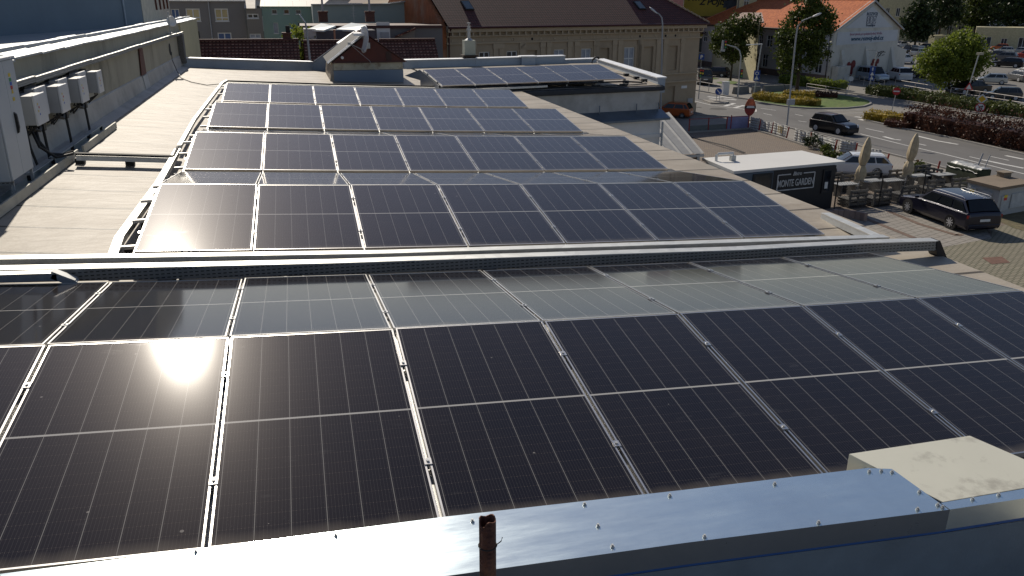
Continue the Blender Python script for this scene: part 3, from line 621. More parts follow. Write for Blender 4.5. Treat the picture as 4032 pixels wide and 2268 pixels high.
b = MB(); b.tube([(WX + .03, 31.4, -1.75), (WX + .05, 31.2, -2.0), (WX + .25, 30.5, -2.35), (-3.5, 29.2, rz(-3.5) + .02), (-3.1, 28.2, rz(-3.1) + .02), (-2.6, 27.6, rz(-2.6) + .02), (-2.05, 27.7, rz(-2.05) + .1)], .012, 6)
tag(b.build('cable', m_black), 'thin black cable falling from the left wall and running over the far roof corner', 'cable')
# low sheet roof between wall and hall
H0, H1, H2 = [Vector(q) for q in ((-10.943, 37.22, -1.4), (-7.489, 49.388, -1.4), (-8.093, 65.668, -1.4))]
hd = (H1 - H0).normalized(); HS = H0 - hd * 9
lr = MB(); HS.z = -1.4; lr.quad((WX - .3, 2, -1.42), (WX - .3, 41, -1.42), (H2.x, H2.y, -1.4), (H1.x, H1.y, -1.4), (HS.x, HS.y, -1.4))
for k in range(6):
    o_ = k * .55; lr.bar((WX - .75 - o_, 3, -1.39), (WX - .75 - o_, 36 - k * 1.2, -1.39), .02, .045)
annex = root('hall_building', (-9, 22, G), 0, 'tall windowless blue-grey hall beyond the left wall with a low sheet roof', 'hall')
local(lr.build('low_roof', m_coping, annex))
hn = Vector((hd.y, -hd.x, 0))
b = MB(); b.extrude([HS + Vector((0, 0, -1)), H1 + Vector((0, 0, -1)), H1 + Vector((0, 0, 6.5)), HS + Vector((0, 0, 6.5))], -hn * 9); local(b.build('wall', M('blue grey hall render', (.175, .23, .275), .85, 0, .07, .6, .1), annex))
b = MB(); d0 = (-8.308, 47.38, -1.4); dv = Vector(d0); t_ = (dv - H0).dot(hd); dv = H0 + hd * t_; b.tube([dv + hn * .07, dv + hn * .07 + Vector((0, 0, 7))], .045, 8); local(b.build('downpipe', M('pale blue pipe', (.35, .42, .48), .5), annex))
cr = root('cream_annex', (H1.x, H1.y, -1.4), 0, 'narrow cream wall end with rusty slanting brackets beside the blue-grey hall', 'building')
b = MB(); b.extrude([H1 + Vector((.02, .02, -1)), H2 + Vector((.02, 0, -1)), H2 + Vector((.02, 0, 6.5)), H1 + Vector((.02, .02, 6.5))], (-3, 2, 0)); local(b.build('wall', M('cream render', (.62, .58, .46), .85), cr))
cd = (H2 - H1).normalized(); cn = Vector((cd.y, -cd.x, 0)); LC = (H2 - H1).length
for k in range(4):
    t0 = LC * (.42 + .15 * k); b = MB(); b.bar(H1 + cd * (t0 + .02) + cn * .06 + Vector((0, 0, .75)), H1 + cd * (t0 - .45) + cn * .06 + Vector((0, 0, 3.0)), .12); local(b.build('bracket', M('rusty bracket', (.13, .05, .035), .8), cr))

# ---------------- back parapets, stair house, chimney ----------------
m_par = M('pale blue parapet paint', (.36, .41, .46), .7, 0, .06, 1.2, .1, 20, (.2, .22, .24), .4, .8)
m_cap = galva('white cap sheet', (.74, .75, .76), .45, .3, 3)
BP = [Vector(q) for q in ((-3.962, 33.943, -2.438), (0.892, 36.137, -2.813), (1.806, 35.674, -2.855))]
BT = [-2.133, -2.504]
bp = root('back_parapet', BP[1], 0, 'low pale blue parapet with white cap at the far left end of the roof', 'parapet')
def para(bm, cap, a, c, za, zc, th_=.28, n=None, drop=.3):
    a = Vector(a); c = Vector(c); d = (c - a).normalized(); n = Vector((-d.y, d.x, 0)).normalized() if n is None else n
    A0 = Vector((a.x, a.y, 0)); C0 = Vector((c.x, c.y, 0))
    bm.add([A0 + Vector((0, 0, a.z - drop)), C0 + Vector((0, 0, c.z - drop)), C0 + Vector((0, 0, zc)), A0 + Vector((0, 0, za)),
            A0 + n * th_ + Vector((0, 0, a.z - drop)), C0 + n * th_ + Vector((0, 0, c.z - drop)), C0 + n * th_ + Vector((0, 0, zc)), A0 + n * th_ + Vector((0, 0, za))],
           [(0, 1, 2, 3), (5, 4, 7, 6), (1, 5, 6, 2), (4, 0, 3, 7), (3, 2, 6, 7)])
    o = -n * .05; e = n * (th_ + .05)
    cap.add([A0 + o + Vector((0, 0, za + .003)), C0 + o + Vector((0, 0, zc + .003)), C0 + e + Vector((0, 0, zc + .003)), A0 + e + Vector((0, 0, za + .003)),
             A0 + o + Vector((0, 0, za + .035)), C0 + o + Vector((0, 0, zc + .035)), C0 + e + Vector((0, 0, zc + .05)), A0 + e + Vector((0, 0, za + .05))],
            [(3, 2, 1, 0), (4, 5, 6, 7), (0, 1, 5, 4), (1, 2, 6, 5), (2, 3, 7, 6), (3, 0, 4, 7)])
w1, c1 = MB(), MB(); para(w1, c1, BP[0] - Vector((.1, 0, 0)), BP[1], BT[0], BT[1]); para(w1, c1, BP[1], BP[2] + Vector((.15, .1, 0)), BT[1], -1.766)
para(w1, c1, BP[2] + Vector((.15, .1, 0)), BP[2] + Vector((1.15, .25, 0)), -1.766, -1.169)
local(w1.build('wall', m_par, bp)); local(c1.build('cap', m_cap, bp))
# roof strip rising behind, and membrane fillet
# stair house
SY = 31.192
SL, SR = (1.476, 31.192, -2.81), (4.025, 31.192, -2.918)
ZW, ZA = -2.163, -1.227
XA = 2.727
st = root('stair_house', ((SL[0] + SR[0]) / 2, SY + 2, -2.9), 0, 'small roof house with rust-red gable, blue-grey base and pale corrugated roof', 'roof house')
b = MB(); b.box(SL[0], SY, -3.0, SR[0], SY + 4.6, ZW - .30); local(b.build('base', M('blue grey base render', (.20, .25, .31), .8, 0, .06, 1), st))
b = MB(); b.extrude([(SL[0] - .16, SY - .02, -2.95), (SL[0], SY - .02, -2.95), (SL[0], SY - .02, ZW - .05), (SL[0] - .03, SY - .02, ZW - .05)], (0, 4.4, 0)); local(b.build('side_flashing', m_memb, st))
b = MB(); b.box(SL[0] + .01, SY + .01, ZW - .29, SR[0] - .01, SY + 4.6, ZW - .02); local(b.build('upper_band', M('cream stained band', (.45, .42, .32), .85, 0, .2, 2, .1, 20, (.16, .08, .04), .7, 3), st))
b = MB(); b.extrude([(SL[0] - .0, SY - .04, ZW), (SR[0] + .05, SY - .04, ZW), (XA, SY - .04, ZA)], (0, 4.0, 0)); local(b.build('gable', M('rust red gable sheet', (.10, .028, .020), .75, 0, .25, 1.4, .1, 20, (.05, .02, .015), .6, 1.5), st))
b = MB(); b.box(SL[0] - .02, SY - .07, ZW - .035, SR[0] + .08, SY - .03, ZW + .02); local(b.build('gable_sill', M('dark red trim', (.06, .018, .016), .6), st))
# corrugated left slope
rd = Vector((XA - SL[0], 0, ZA - ZW)); rl = rd.length; rd.normalize(); rn = Vector((-rd.z, 0, rd.x)); b = MB()
E0 = Vector((SL[0], SY - .12, ZW)) - rd * .18; n = 44; dy = .85 / n * 1.0; rows = []
for k in range(n + 1):
    y = k * dy; hgt_ = .03 * (1 if (k % 8) < 3 else 0); rows.append((E0 + Vector((0, y, 0)) + rn * (.05 + hgt_), E0 + Vector((0, y, 0)) + rd * (rl + .1) + rn * (.05 + hgt_)))
for k in range(n): b.quad(rows[k][0], rows[k + 1][0], rows[k + 1][1], rows[k][1])
local(b.build('corrugated_roof', galva('corrugated sheet', (.68, .68, .66), .4, .5, 4), st))
b = MB(); A = E0 + Vector((0, .86, 0)); b.extrude([A + rn * .02, A + rn * .02 + rd * (rl + .1), A + rd * (rl + .1) + rn * .06 + Vector((0, 3.2, 0)), A + rn * .06 + Vector((0, 3.2, 0))], rn * .02); local(b.build('dark_roof', M('dark bitumen sheet', (.05, .05, .05), .8), st))
b = MB(); R1 = Vector((XA, SY - .12, ZA + .03)); R2 = Vector((SR[0] + .12, SY - .12, ZW - .03)); b.extrude([R1, R2, R2 + Vector((0, 4.4, 0)), R1 + Vector((0, 4.4, 0))], (.01, 0, .03)); local(b.build('right_roof', M('dark red roof sheet', (.08, .03, .028), .6), st))
b = MB(); b.box(XA - .45, SY - .13, ZA - .02, XA + .02, SY + .5, ZA + .07); local(b.build('ridge_cap', m_cap, st))
b = MB(); b.tube([(1.813, 31.192, -1.998), Vector((1.813, 31.192, -1.998)) + Vector((0, -.25, 0))], .05, 10); local(b.build('vent_stub', m_white, st))
b = MB(); b.box(SR[0] - .62, SY - .055, ZW + .03, SR[0] - .42, SY - .04, ZW + .36); local(b.build('hatch', M('darker red hatch', (.045, .02, .016), .7), st))
dd = root('satellite_dish', (2.611, 30.892, -1.354), 0, 'large satellite dish seen almost edge-on in front of the rust-red gable', 'satellite dish')
local(dish(dd, (2.611, 30.892, -1.363), (-1, -.22, .12), .47, .09, m_inv, 28))
b = MB(); c_ = Vector((2.671, 30.942, -1.489)); l_ = Vector((2.059, 30.592, -1.484)); b.tube([c_ + Vector((0, 0, -.3)), l_], .014, 6); b.cbox(l_, (.1, .1, .09)); local(b.build('feed_arm', m_steel, dd))
b = MB(); b.cbox(c_ + Vector((.08, .1, -.1)), (.16, .14, .2)); b.bar(c_ + Vector((.06, .1, -.1)), c_ + Vector((.06, .28, -.25)), .05); local(b.build('mount', m_steel, dd))
b = MB(); b.tube([l_, c_ + Vector((-.1, -.1, -.45)), c_ + Vector((.1, 0, -.62)), c_ + Vector((.3, .02, -.95)), c_ + Vector((.45, .05, -.95))], .008, 5); local(b.build('cable', m_steel, dd))
# right back parapet
BR = [Vector(q) for q in ((4.919, 37.747, -2.93), (8.046, 38.265, -2.93), (13.004, 39.144, -2.93), (14.714, 39.293, -2.93))]
br_ = root('back_parapet', BR[1], 0, 'pale blue parapet with stepped white cap behind the small far solar row', 'parapet')
zt = lambda v: v
ZT = (-2.598, -2.61, -2.594, -2.787, -2.759)
w1, c1 = MB(), MB(); para(w1, c1, BR[0], BR[1], ZT[0], ZT[1]); para(w1, c1, BR[1], BR[2], ZT[1], ZT[2]); para(w1, c1, BR[2], BR[3], ZT[3], ZT[4])
local(w1.build('wall', m_par, br_)); local(c1.build('cap', m_cap, br_))
a = Vector((10.627, 38.493, -2.93)); c = Vector((11.299, 38.508, -2.93)); b = MB(); d_ = (c - a); b.extrude([a, c, c + Vector((0, 0, .36)), a + Vector((0, 0, .36))], (0, .5, 0)); local(b.build('pier', m_par, br_))
b = MB(); b.extrude([a + Vector((-.06, -.06, .362)), c + Vector((.06, -.06, .362)), c + Vector((.06, .55, .362)), a + Vector((-.06, .55, .362))], (0, 0, .05)); local(b.build('pier_cap', m_cap, br_))
# side parapet of the wing
SP = [Vector((13.05, 28.45, -2.93)), Vector((15.0, 40.2, -2.93))]; SP = [Vector((13.04, 28.346, -2.93)), Vector((14.559, 38.802, -2.93))]
sp = root('side_parapet', SP[0], 0, 'pale parapet with sheet cap along the right end of the far wing', 'parapet')
w1, c1 = MB(), MB(); n_ = Vector((1, -.16, 0)).normalized()
zt1 = -2.713; zt2 = -2.751; para(w1, c1, SP[0], SP[1], zt1, zt2, .28, n_)
local(w1.build('wall', m_par, sp)); local(c1.build('cap', m_cap, sp))
b = MB(); b.tube(((13.605, 37, -2.79), (13.649, 37, -2.63), (13.783, 37, -2.517), (13.922, 37, -2.519), (13.95, 37, -2.6)), .05, 8); tag(b.build('pipe_bend', m_black), 'black bent pipe at the far corner of the wing roof', 'pipe')
# chimney with steel flue
CYY = 38.265
ch_ = root('chimney', (8.093, 38.465, -2.647), 0, 'pale square chimney with thin steel flue on the far parapet', 'chimney')
cc = [(7.798, 38.365, -2.408), (8.373, 38.365, -1.781)]
b = MB(); b.box(cc[0][0] + .03, CYY + .05, cc[0][2] - .02, cc[1][0] - .03, CYY + .6, cc[1][2]); local(b.build('stack', M('pale chimney render', (.40, .42, .35), .85, 0, .1, 2), ch_))
b = MB(); b.box(cc[0][0] - .06, CYY - .03, cc[0][2] - .12, cc[1][0] + .06, CYY + .68, cc[0][2] - .02); b.box(cc[0][0] + .04, CYY + .05, cc[0][2] - .45, cc[1][0] - .04, CYY + .55, cc[0][2] - .12); local(b.build('brick_base', M('dark brown brick', (.05, .035, .025), .9), ch_))
fx = (cc[0][0] + cc[1][0]) / 2; b = MB(); b.tube([(fx, CYY + .3, cc[1][2]), (fx, CYY + .3, cc[1][2] + .1)], .2, 10, r2=.08); b.tube([(fx, CYY + .3, cc[1][2] + .08), (fx, CYY + .3, cc[1][2] + .62)], .075, 10)
b.tube([(fx, CYY + .3, cc[1][2] + .42), (fx, CYY + .3, cc[1][2] + .5)], .11, 10); b.tube([(fx, CYY + .3, cc[1][2] + .62), (fx, CYY + .3, cc[1][2] + .74)], .03, 6); b.tube([(fx, CYY + .3, cc[1][2] + .74), (fx, CYY + .3, cc[1][2] + .78)], .09, 8); local(b.build('flue', m_steel, ch_))

# ---------------- facade helpers ----------------
m_glass = None
def glassy():
    m, nt, N, L, b = nodes('window glass'); v = coord(nt, 'Object')
    c = mixc(nt, ramp(nt, noise(nt, v, .9, 3), .35, .65), (.012, .014, .017), (.05, .06, .075)); L.new(c, b.inputs['Base Color']); b.inputs['Roughness'].default_value = .08; return m
m_glass = glassy(); m_wfr = M('white window frame', (.66, .66, .64), .5, 0, .04); m_curt = M('pale curtain behind glass', (.30, .33, .38), .35, 0, .25, 3)
m_wood = M('brown wood', (.16, .09, .045), .7, 0, .3, 6)
class Facade:
    """a wall plane from A to B (plan), bottom z0, top z1; n points out to the viewer"""
    def __init__(s, A, B, z0, z1, rt, mat, depth=.18, name='wall'):
        s.A = Vector((A[0], A[1], z0)); d = Vector((B[0] - A[0], B[1] - A[1], 0)); s.W = d.length; s.u = d.normalized(); s.n = Vector((s.u.y, -s.u.x, 0)); s.H = z1 - z0
        s.holes = []; s.rt = rt; s.mat = mat; s.depth = depth; s.name = name; s.wins = []
    def pt(s, u, z, o=0): return s.A + s.u * u + s.n * o + Vector((0, 0, z))
    def win(s, u, z, w, h, cols=2, rows=2, pane=None, frame=None, split=.5, blind=False, name='window', bars=False):
        s.holes.append((u, z, w, h)); s.wins.append((u, z, w, h, cols, rows, pane, frame, split, blind, name, bars))
    def done(s):
        b = MB(); b.wall(s.A, s.u, s.n, s.W, s.H, s.holes, s.depth); local(b.build(s.name, s.mat, s.rt))
        for (u, z, w, h, cols, rows, pane, frame, split, blind, name, bars) in s.wins:
            if blind:
                b = MB(); b.quad(s.pt(u, z, -s.depth), s.pt(u + w, z, -s.depth), s.pt(u + w, z + h, -s.depth), s.pt(u, z + h, -s.depth)); local(b.build('blind_niche', s.mat, s.rt)); continue
            f = MB(); t = min(.09, w * .09); o = -s.depth * .55
            def bar_(ua, za, ub, zb): f.extrude([s.pt(ua, za, o - .04), s.pt(ub, za, o - .04), s.pt(ub, zb, o - .04), s.pt(ua, zb, o - .04)], s.n * .06)
            bar_(u, z, u + t, z + h); bar_(u + w - t, z, u + w, z + h); bar_(u + t, z, u + w - t, z + t); bar_(u + t, z + h - t, u + w - t, z + h)
            for k in range(1, cols): bar_(u + w * k / cols - t / 2, z + t, u + w * k / cols + t / 2, z + h - t)
            if rows > 1: f.extrude([s.pt(u + t, z + h * split - t / 2, o - .038), s.pt(u + w - t, z + h * split - t / 2, o - .038), s.pt(u + w - t, z + h * split + t / 2, o - .038), s.pt(u + t, z + h * split + t / 2, o - .038)], s.n * .052)
            fo = local(f.build(name, frame or m_wfr, s.rt))
            q = MB(); q.quad(s.pt(u, z, o - .03), s.pt(u + w, z, o - .03), s.pt(u + w, z + h, o - .03), s.pt(u, z + h, o - .03)); q.build('pane', pane or m_glass, fo)
            q = MB(); q.extrude([s.pt(u - .04, z - .05, .0), s.pt(u + w + .04, z - .05, 0), s.pt(u + w + .04, z, 0), s.pt(u - .04, z, 0)], s.n * .07); q.build('sill', frame or m_wfr, fo)
        return s
def local_free(o): return o
# children of children stay in world space because every empty is unrotated and handled by matrix_parent_inverse

# ---------------- old tan building with red tiled hip roof ----------------
TA = Vector((12.215, 66.909, -2)); TB = Vector((38.195, 74.158, -10.4)); TB.z = TA.z = 0
tan = root('tan_building', (TA.x, TA.y, G), 0, 'old tan stucco building with dark red tiled hip roof, cornice and pilasters', 'building')
m_tan = M('tan stucco', (.40, .315, .215), .9, 0, .09, .8, .25, 8, (.14, .11, .08), .35, .4)
m_tan2 = M('tan stucco mouldings', (.44, .35, .24), .85, 0, .08, 1.5)
ZE = -2.02
F = Facade(TA, TB, G, ZE, tan, m_tan, .22)
def fu(x, y=150):   # where along the facade a pixel column falls
    pass
FX = (0.206, 0.245, 0.28, 0.317, 0.381, 0.421, 0.488, 0.528, 0.565, 0.602, 0.665, 0.71, 0.749, 0.791, 0.863, 0.901, 0.109, 0.146, 0.041, 0.87, 0.91, 0.841, 0.228, 0.298, 0.729, 0.886, 0.057)
def U(i): return FX[i] * F.W
ztop, zbot = -3.806, 0
HW = lambda a, c: U(c) - U(a)
rows = [(16, 17, 1), (0, 1, 1), (2, 3, 0), (4, 5, 1), (6, 7, 1), (8, 9, 0), (10, 11, 1), (12, 13, 0), (14, 15, 0)]
wz0, wz1 = 4.1, 6.35        # sill and head of the upper windows above ground
for k, (a, c, real) in enumerate(rows):
    F.win(U(a) , wz0, HW(a, c), wz1 - wz0, 2, 2, pane=(m_curt if k in (3, 4, 5, 6) else None), split=.55, blind=not real)
for k, (a, c, real) in enumerate(rows[2:]):
    F.win(U(a), .3 if k % 2 else 1.0, HW(a, c), 2.5 if k % 2 else 1.6, 2, 2, blind=(k > 3))
F.done()
tw = F.W
b = MB()     # cornice, bands
for (z, h, o) in ((7.92, .46, .42), (7.55, .10, .2), (6.98, .12, .14), (3.72, .12, .16), (2.98, .14, .22), (.0, .9, .12)):
    b.extrude([F.pt(-.05, z, .003), F.pt(tw + o, z, .003), F.pt(tw + o, z + h, .003), F.pt(-.05, z + h, .003)], F.n * o)
local(b.build('cornice', m_tan2, tan))
k = 0.3
while k < tw: b = MB(); b.extrude([F.pt(k, 7.66, .21), F.pt(k + .14, 7.66, .21), F.pt(k + .14, 7.91, .21), F.pt(k, 7.91, .21)], F.n * .14); local(b.build('dentil', m_tan2, tan)); k += .62
for (a, c, real) in rows:
    for (s_, e_) in ((-.75, -.33), (.33, .75)):
        ua = (U(a) if s_ < 0 else U(c)) + s_; b = MB()
        b.extrude([F.pt(ua, 3.85, .004), F.pt(ua + .42, 3.85, .004), F.pt(ua + .42, 6.55, .004), F.pt(ua, 6.55, .004)], F.n * .07)
        b.extrude([F.pt(ua - .06, 6.56, .004), F.pt(ua + .48, 6.56, .004), F.pt(ua + .48, 6.96, .004), F.pt(ua - .06, 6.96, .004)], F.n * .12)
        local(b.build('pilaster', m_tan2, tan))
for i in (26, 22, 23, 21, 24, 25):
    b = MB(); b.disc(F.pt(U(i), 7.27, .012), F.n, .11, 12); local(b.build('vent_hole', m_dark, tan))
k = .5
while k < tw: b = MB(); b.disc(F.pt(k, 7.27, .004), F.n, .1, 8, .03); local(b.build('frieze_ornament', m_tan2, tan)); k += 1.4
# right end wall and rear block under the roof
DB = 13.5; nb = -F.n
Cc = [F.pt(0, 0), F.pt(tw, 0), F.pt(tw, 0) + nb * DB, F.pt(0, 0) + nb * DB]
b = MB(); b.quad(Cc[1], Cc[2], Cc[2] + Vector((0, 0, 8.4)), Cc[1] + Vector((0, 0, 8.4))); b.quad(Cc[2], Cc[3], Cc[3] + Vector((0, 0, 8.4)), Cc[2] + Vector((0, 0, 8.4))); local(b.build('rear_wall', m_tan, tan))
m_tile = tiles('dark red glazed tiles', (.068, .018, .014), (.11, .030, .024), .24, .34, .8)
E = .55; rh = 5.0; zt_ = ZE + .02
e = [F.pt(-.1, 8.38) + F.n * E, F.pt(tw + E, 8.38) + F.n * E, F.pt(tw + E, 8.38) + nb * (DB + E), F.pt(-.1, 8.38) + nb * (DB + E)]
r0 = (e[0] + e[3]) / 2 + Vector((0, 0, rh)); r1 = (e[1] + e[2]) / 2 - F.u * (DB / 2 + E) * .95 + Vector((0, 0, rh))
b = MB(); b.quad(e[0], e[1], r1, r0); b.quad(e[1], e[2], r1); b.quad(e[2], e[3], r0, r1); local(b.build('roof', m_tile, tan))
b = MB(); hv = r1 - e[1]; L_ = hv.length; hv.normalize(); k = 0
while k < L_: p_ = e[1] + hv * k; b.bar(p_ + Vector((0, 0, .04)), p_ + hv * .36 + Vector((0, 0, .1)), .22, .12); k += .42
local(b.build('hip_ridge', M('hip tiles', (.30, .22, .15), .6, 0, .5, 3), tan))
b = MB(); b.tube([F.pt(-.1, 8.30, E + .08), F.pt(tw + E, 8.30, E + .08)], .10, 8); b.tube([F.pt(tw + E + .05, 8.3, E), F.pt(tw + E + .05, 8.3, -DB)], .1, 8); local(b.build('gutter', M('dark red gutter', (.07, .02, .02), .5), tan))
b = MB(); b.tube([F.pt(.15, 8.25, E), F.pt(.15, 7.9, .3), F.pt(.15, 7.5, .12), F.pt(.15, .0, .12)], .06, 8); local(b.build('downpipe', M('dark red pipe', (.09, .03, .025), .5), tan))
for (px_, lab) in ((FX[23], 0), (FX[13], 0)):
    s_ = .33; c_ = e[0] + F.u * (px_ * tw + (-5.6 if px_ < .5 else -.9)) + (r0 - e[0]) * .235; sv = (r0 - e[0]).normalized(); nn = F.u.cross(sv)
    b = MB(); b.extrude([c_, c_ + F.u * .8, c_ + F.u * .8 + sv * 1.2, c_ + sv * 1.2], nn * .12); w_ = b.build('skylight', m_gutter, tan); local(w_)
    b = MB(); b.quad(*[x + nn * .13 for x in (c_ + F.u * .08 + sv * .08, c_ + F.u * .72 + sv * .08, c_ + F.u * .72 + sv * 1.1, c_ + F.u * .08 + sv * 1.1)]); b.build('pane', M('skylight glass', (.10, .13, .15), .15), w_)
m_org = M('peeling orange brick gable', (.33, .115, .045), .9, 0, .25, 2.5, .5, 14, (.30, .24, .17), .8, .35, stretch=(1, 1, .5))
g0 = F.pt(-.02, 0, .0); gb = F.pt(-.02, 0) + nb * 13.5
b = MB(); b.extrude([g0, gb, gb + Vector((0, 0, 8.4)), (g0 + gb) / 2 + Vector((0, 0, 8.3 + rh)), g0 + Vector((0, 0, 8.4))], -F.u * .35); local(b.build('gable_wall', m_org, tan))

# street name plate and sign on its ground floor
b = MB(); b.extrude([F.pt(tw - 1.9, 2.35, .01), F.pt(tw - 1.2, 2.35, .01), F.pt(tw - 1.2, 2.6, .01), F.pt(tw - 1.9, 2.6, .01)], F.n * .03); local(b.build('name_plate', m_white, tan))
b = MB(); b.extrude([F.pt(tw - 1.0, .0, .02), F.pt(tw - .35, .0, .02), F.pt(tw - .35, 1.35, .02), F.pt(tw - 1.0, 1.35, .02)], F.n * .06); local(b.build('meter_box', m_inv2, tan))

# ---------------- long low red tile roofs behind the parapet ----------------
m_rt = tiles('old red clay tiles', (.065, .02, .014), (.15, .05, .032), .23, .285, .9, (.52, .30, .21), .85)
def tile_house(label, xa, xb, yr, zr, run, drop, back=5., name='tiled_house', wallm=None):
    r = root(name, ((xa + xb) / 2, yr, G), 0, label, 'house')
    b = MB(); b.quad((xa, yr - run, zr - drop), (xb, yr - run, zr - drop), (xb, yr, zr), (xa, yr, zr)); b.quad((xa, yr, zr), (xb, yr, zr), (xb, yr + back, zr - drop * .8), (xa, yr + back, zr - drop * .8)); local(b.build('roof', m_rt, r))
    b = MB(); b.bar((xa, yr, zr + .02), (xb, yr, zr + .02), .25, .12); local(b.build('ridge', M('ridge tiles', (.10, .035, .03), .7, 0, .3, 4), r))
    b = MB(); b.box(xa + .1, yr - run + .4, G, xb - .1, yr + back - .4, zr - drop + .2); b.extrude([(xa + .1, yr - run + .4, zr - drop + .1), (xa + .1, yr + back - .4, zr - drop + .1), (xa + .1, yr, zr - .1)], (xb - xa - .2, 0, 0)); local(b.build('walls', wallm or m_render, r)); return r
TR = ((-6.045, 58, -2.545), (0.605, 58, -2.636), (0.753, 58, -2.637), (5.823, 58, -2.583), (9.517, 58, -2.598))
tile_house('long low house with old red clay tile roof left of the stair house', TR[0][0] - 4, TR[1][0], 58, TR[0][2], 4.2, 3.4)
tile_house('low house with red clay tile roof directly behind the stair house', TR[2][0] + .15, TR[3][0] + .0, 58, TR[2][2], 4.2, 3.4)
tile_house('low house with red clay tiles abutting the orange brick gable', TR[3][0] + .1, 9.755, 58, TR[4][2], 4.2, 3.4)
chb = root('brick_chimney', (-0.06, 58.3, -2.595), 0, 'crumbling red brick chimney on the ridge of the long tile roof', 'chimney')
m_brk = bricks('red chimney brick', (.16, .05, .03), (.10, .035, .025), (.12, .1, .08), .25, .08)
c0, c1_ = (-0.388, 58.4, -2.597), (0.138, 58.4, -2.196); b = MB(); b.box(c0[0], 58.2, c0[2] - .8, c1_[0], 58.8, c1_[2]); b.box(c0[0] - .05, 58.1, c1_[2], c1_[0] + .05, 58.9, c1_[2] + .1); local(b.build('stack', m_brk, chb))
b = MB(); b.box(c0[0] + .22, 58.3, c1_[2] + .1, c0[0] + .5, 58.6, c1_[2] + .52); local(b.build('flue', M('sooty flue', (.03, .028, .026), .9), chb))

# ---------------- grey and green buildings behind ----------------
m_gr = M('grey render', (.20, .19, .185), .9, 0, .05, .5, .1); m_gr2 = M('grey brown render', (.22, .20, .175), .9, 0, .05, .5)
m_grn = M('pale green render', (.25, .36, .315), .9, 0, .06, .4, .1); m_ggr = M('grey green render', (.29, .345, .33), .9, 0, .06, .3, .1, 10, (.17, .21, .2), .4, .3)
def XZ(px, py, Y): pass
YB = 78.0
gx0, gx1 = (-10.111, 78, -0.21), (-3.519, 78, -3.442)
gr_ = root('grey_building', (gx0[0], YB, G), 0, 'plain grey rendered building with white windows behind the red tile roof', 'building')
def facade_px(A, B, z0, z1, rt, mat, Y, wins, depth=.15):
    F = Facade((A, Y), (B, Y), z0, z1, rt, mat, depth)
    for w in wins:
        (xa, za), (xb, zb) = w[0]; F.win(xa - A, zb - z0, xb - xa, za - zb, *w[1:2] or (2,), **(w[2] if len(w) > 2 else {}))
    return F.done()
PW_ = (((-9.545, -0.834), (-8.887, -1.614)), ((-8.366, -0.795), (-7.216, -1.838)), ((-6.02, -0.795), (-4.904, -1.845)), ((-8.123, -2.651), (-7.45, -3.374)), ((-5.986, -2.782), (-4.846, -3.429)))
m_bluep = M('blue blind', (.05, .11, .26), .4); m_yref = M('pane with painted yellow reflection', (.55, .45, .24), .15, 0, .25, .35)  # second pane has the yellow house reflection painted into its colour
facade_px(gx0[0], gx1[0], G, -0.202, gr_, m_gr, YB, [(PW_[0], 2, dict(rows=1, pane=m_bluep)), (PW_[1], 2, dict(pane=m_yref, split=.28)), (PW_[2], 2, dict(pane=m_yref, split=.28)), (PW_[3], 1, dict(rows=1, frame=m_gutter)), (PW_[4], 2, dict(rows=1, pane=m_bluep))])
zt_g = -0.202
b = MB(); b.box(gx0[0] - .2, YB - .25, zt_g + .002, gx1[0] + .1, YB + 8, zt_g + .12); local(b.build('roof', m_cap, gr_))
b = MB(); b.box(gx0[0] + .02, YB + .2, G, gx1[0] - .02, YB + 8, zt_g - .01); local(b.build('rear_wall', m_gr, gr_))
b = MB(); b.tube([(-6.44, 77.9, -0.242), (-6.436, 77.9, -3.455)], .05, 6); local(b.build('downpipe', m_inv2, gr_))
# link building
lk = root('link_building', (gx1[0], YB, G), 0, 'narrow grey-brown link block between the grey and the green building', 'building')
PL_ = (((-3.321, -1.207), (-2.382, -1.596)), ((-3.28, -2.854), (-2.345, -3.242)), ((-3.406, -0.771), (-2.087, -3.31)))
lz = PL_[2][0][1]
facade_px(PL_[2][0][0], PL_[2][1][0], G, lz, lk, m_gr2, 77.0, [(PL_[0], 2, dict(rows=1)), (PL_[1], 2, dict(rows=1, pane=m_curt))])
b = MB(); b.quad((PL_[2][0][0] - .1, 76.8, lz + .0), (PL_[2][1][0] - .5, 76.8, lz), (PL_[2][1][0] - .5, 80.5, lz + 1.15), (PL_[2][0][0] - .1, 80.5, lz + 1.15)); local(b.build('roof', M('pale weathered roof sheet', (.50, .44, .36), .7, 0, .25, 1.5, 0, 30, (.2, .12, .08), .6, 1.0), lk))
# green building
PG = (((-1.266, -0.878), (-0.819, -1.252)), ((-0.243, -0.878), (0.215, -1.253)), ((0.771, -0.898), (1.229, -1.254)), ((-1.234, -1.976), (-0.832, -2.882)), ((-2.085, -0.624), (2.159, -3.334)), ((-2.217, -0.624), (4.613, -0.618)), ((0.875, -2.004), (1.235, -2.607)))
gn = root('green_building', (PG[4][0][0], YB, G), 0, 'pale green building with three small square windows and weathered sheet roof', 'building')
gz1 = PG[4][0][1]
facade_px(PG[4][0][0], PG[4][1][0], G, gz1, gn, m_grn, YB, [(PG[0], 1, dict(rows=1)), (PG[1], 1, dict(rows=1, pane=m_wood)), (PG[2], 1, dict(rows=1)), (PG[3], 1, dict(rows=1, pane=m_curt)), (PG[6], 1, dict(rows=1, frame=m_inv2))])
b = MB(); x0_, x1_ = PG[5][0][0], PG[5][1][0]; b.quad((x0_, YB - .3, gz1 + .02), (x1_ - 1.6, YB - .3, gz1 + .02), (x1_ + 1.0, YB + 6.0, gz1 + 1.85), (x0_ + .2, YB + 6.0, gz1 + 1.85))
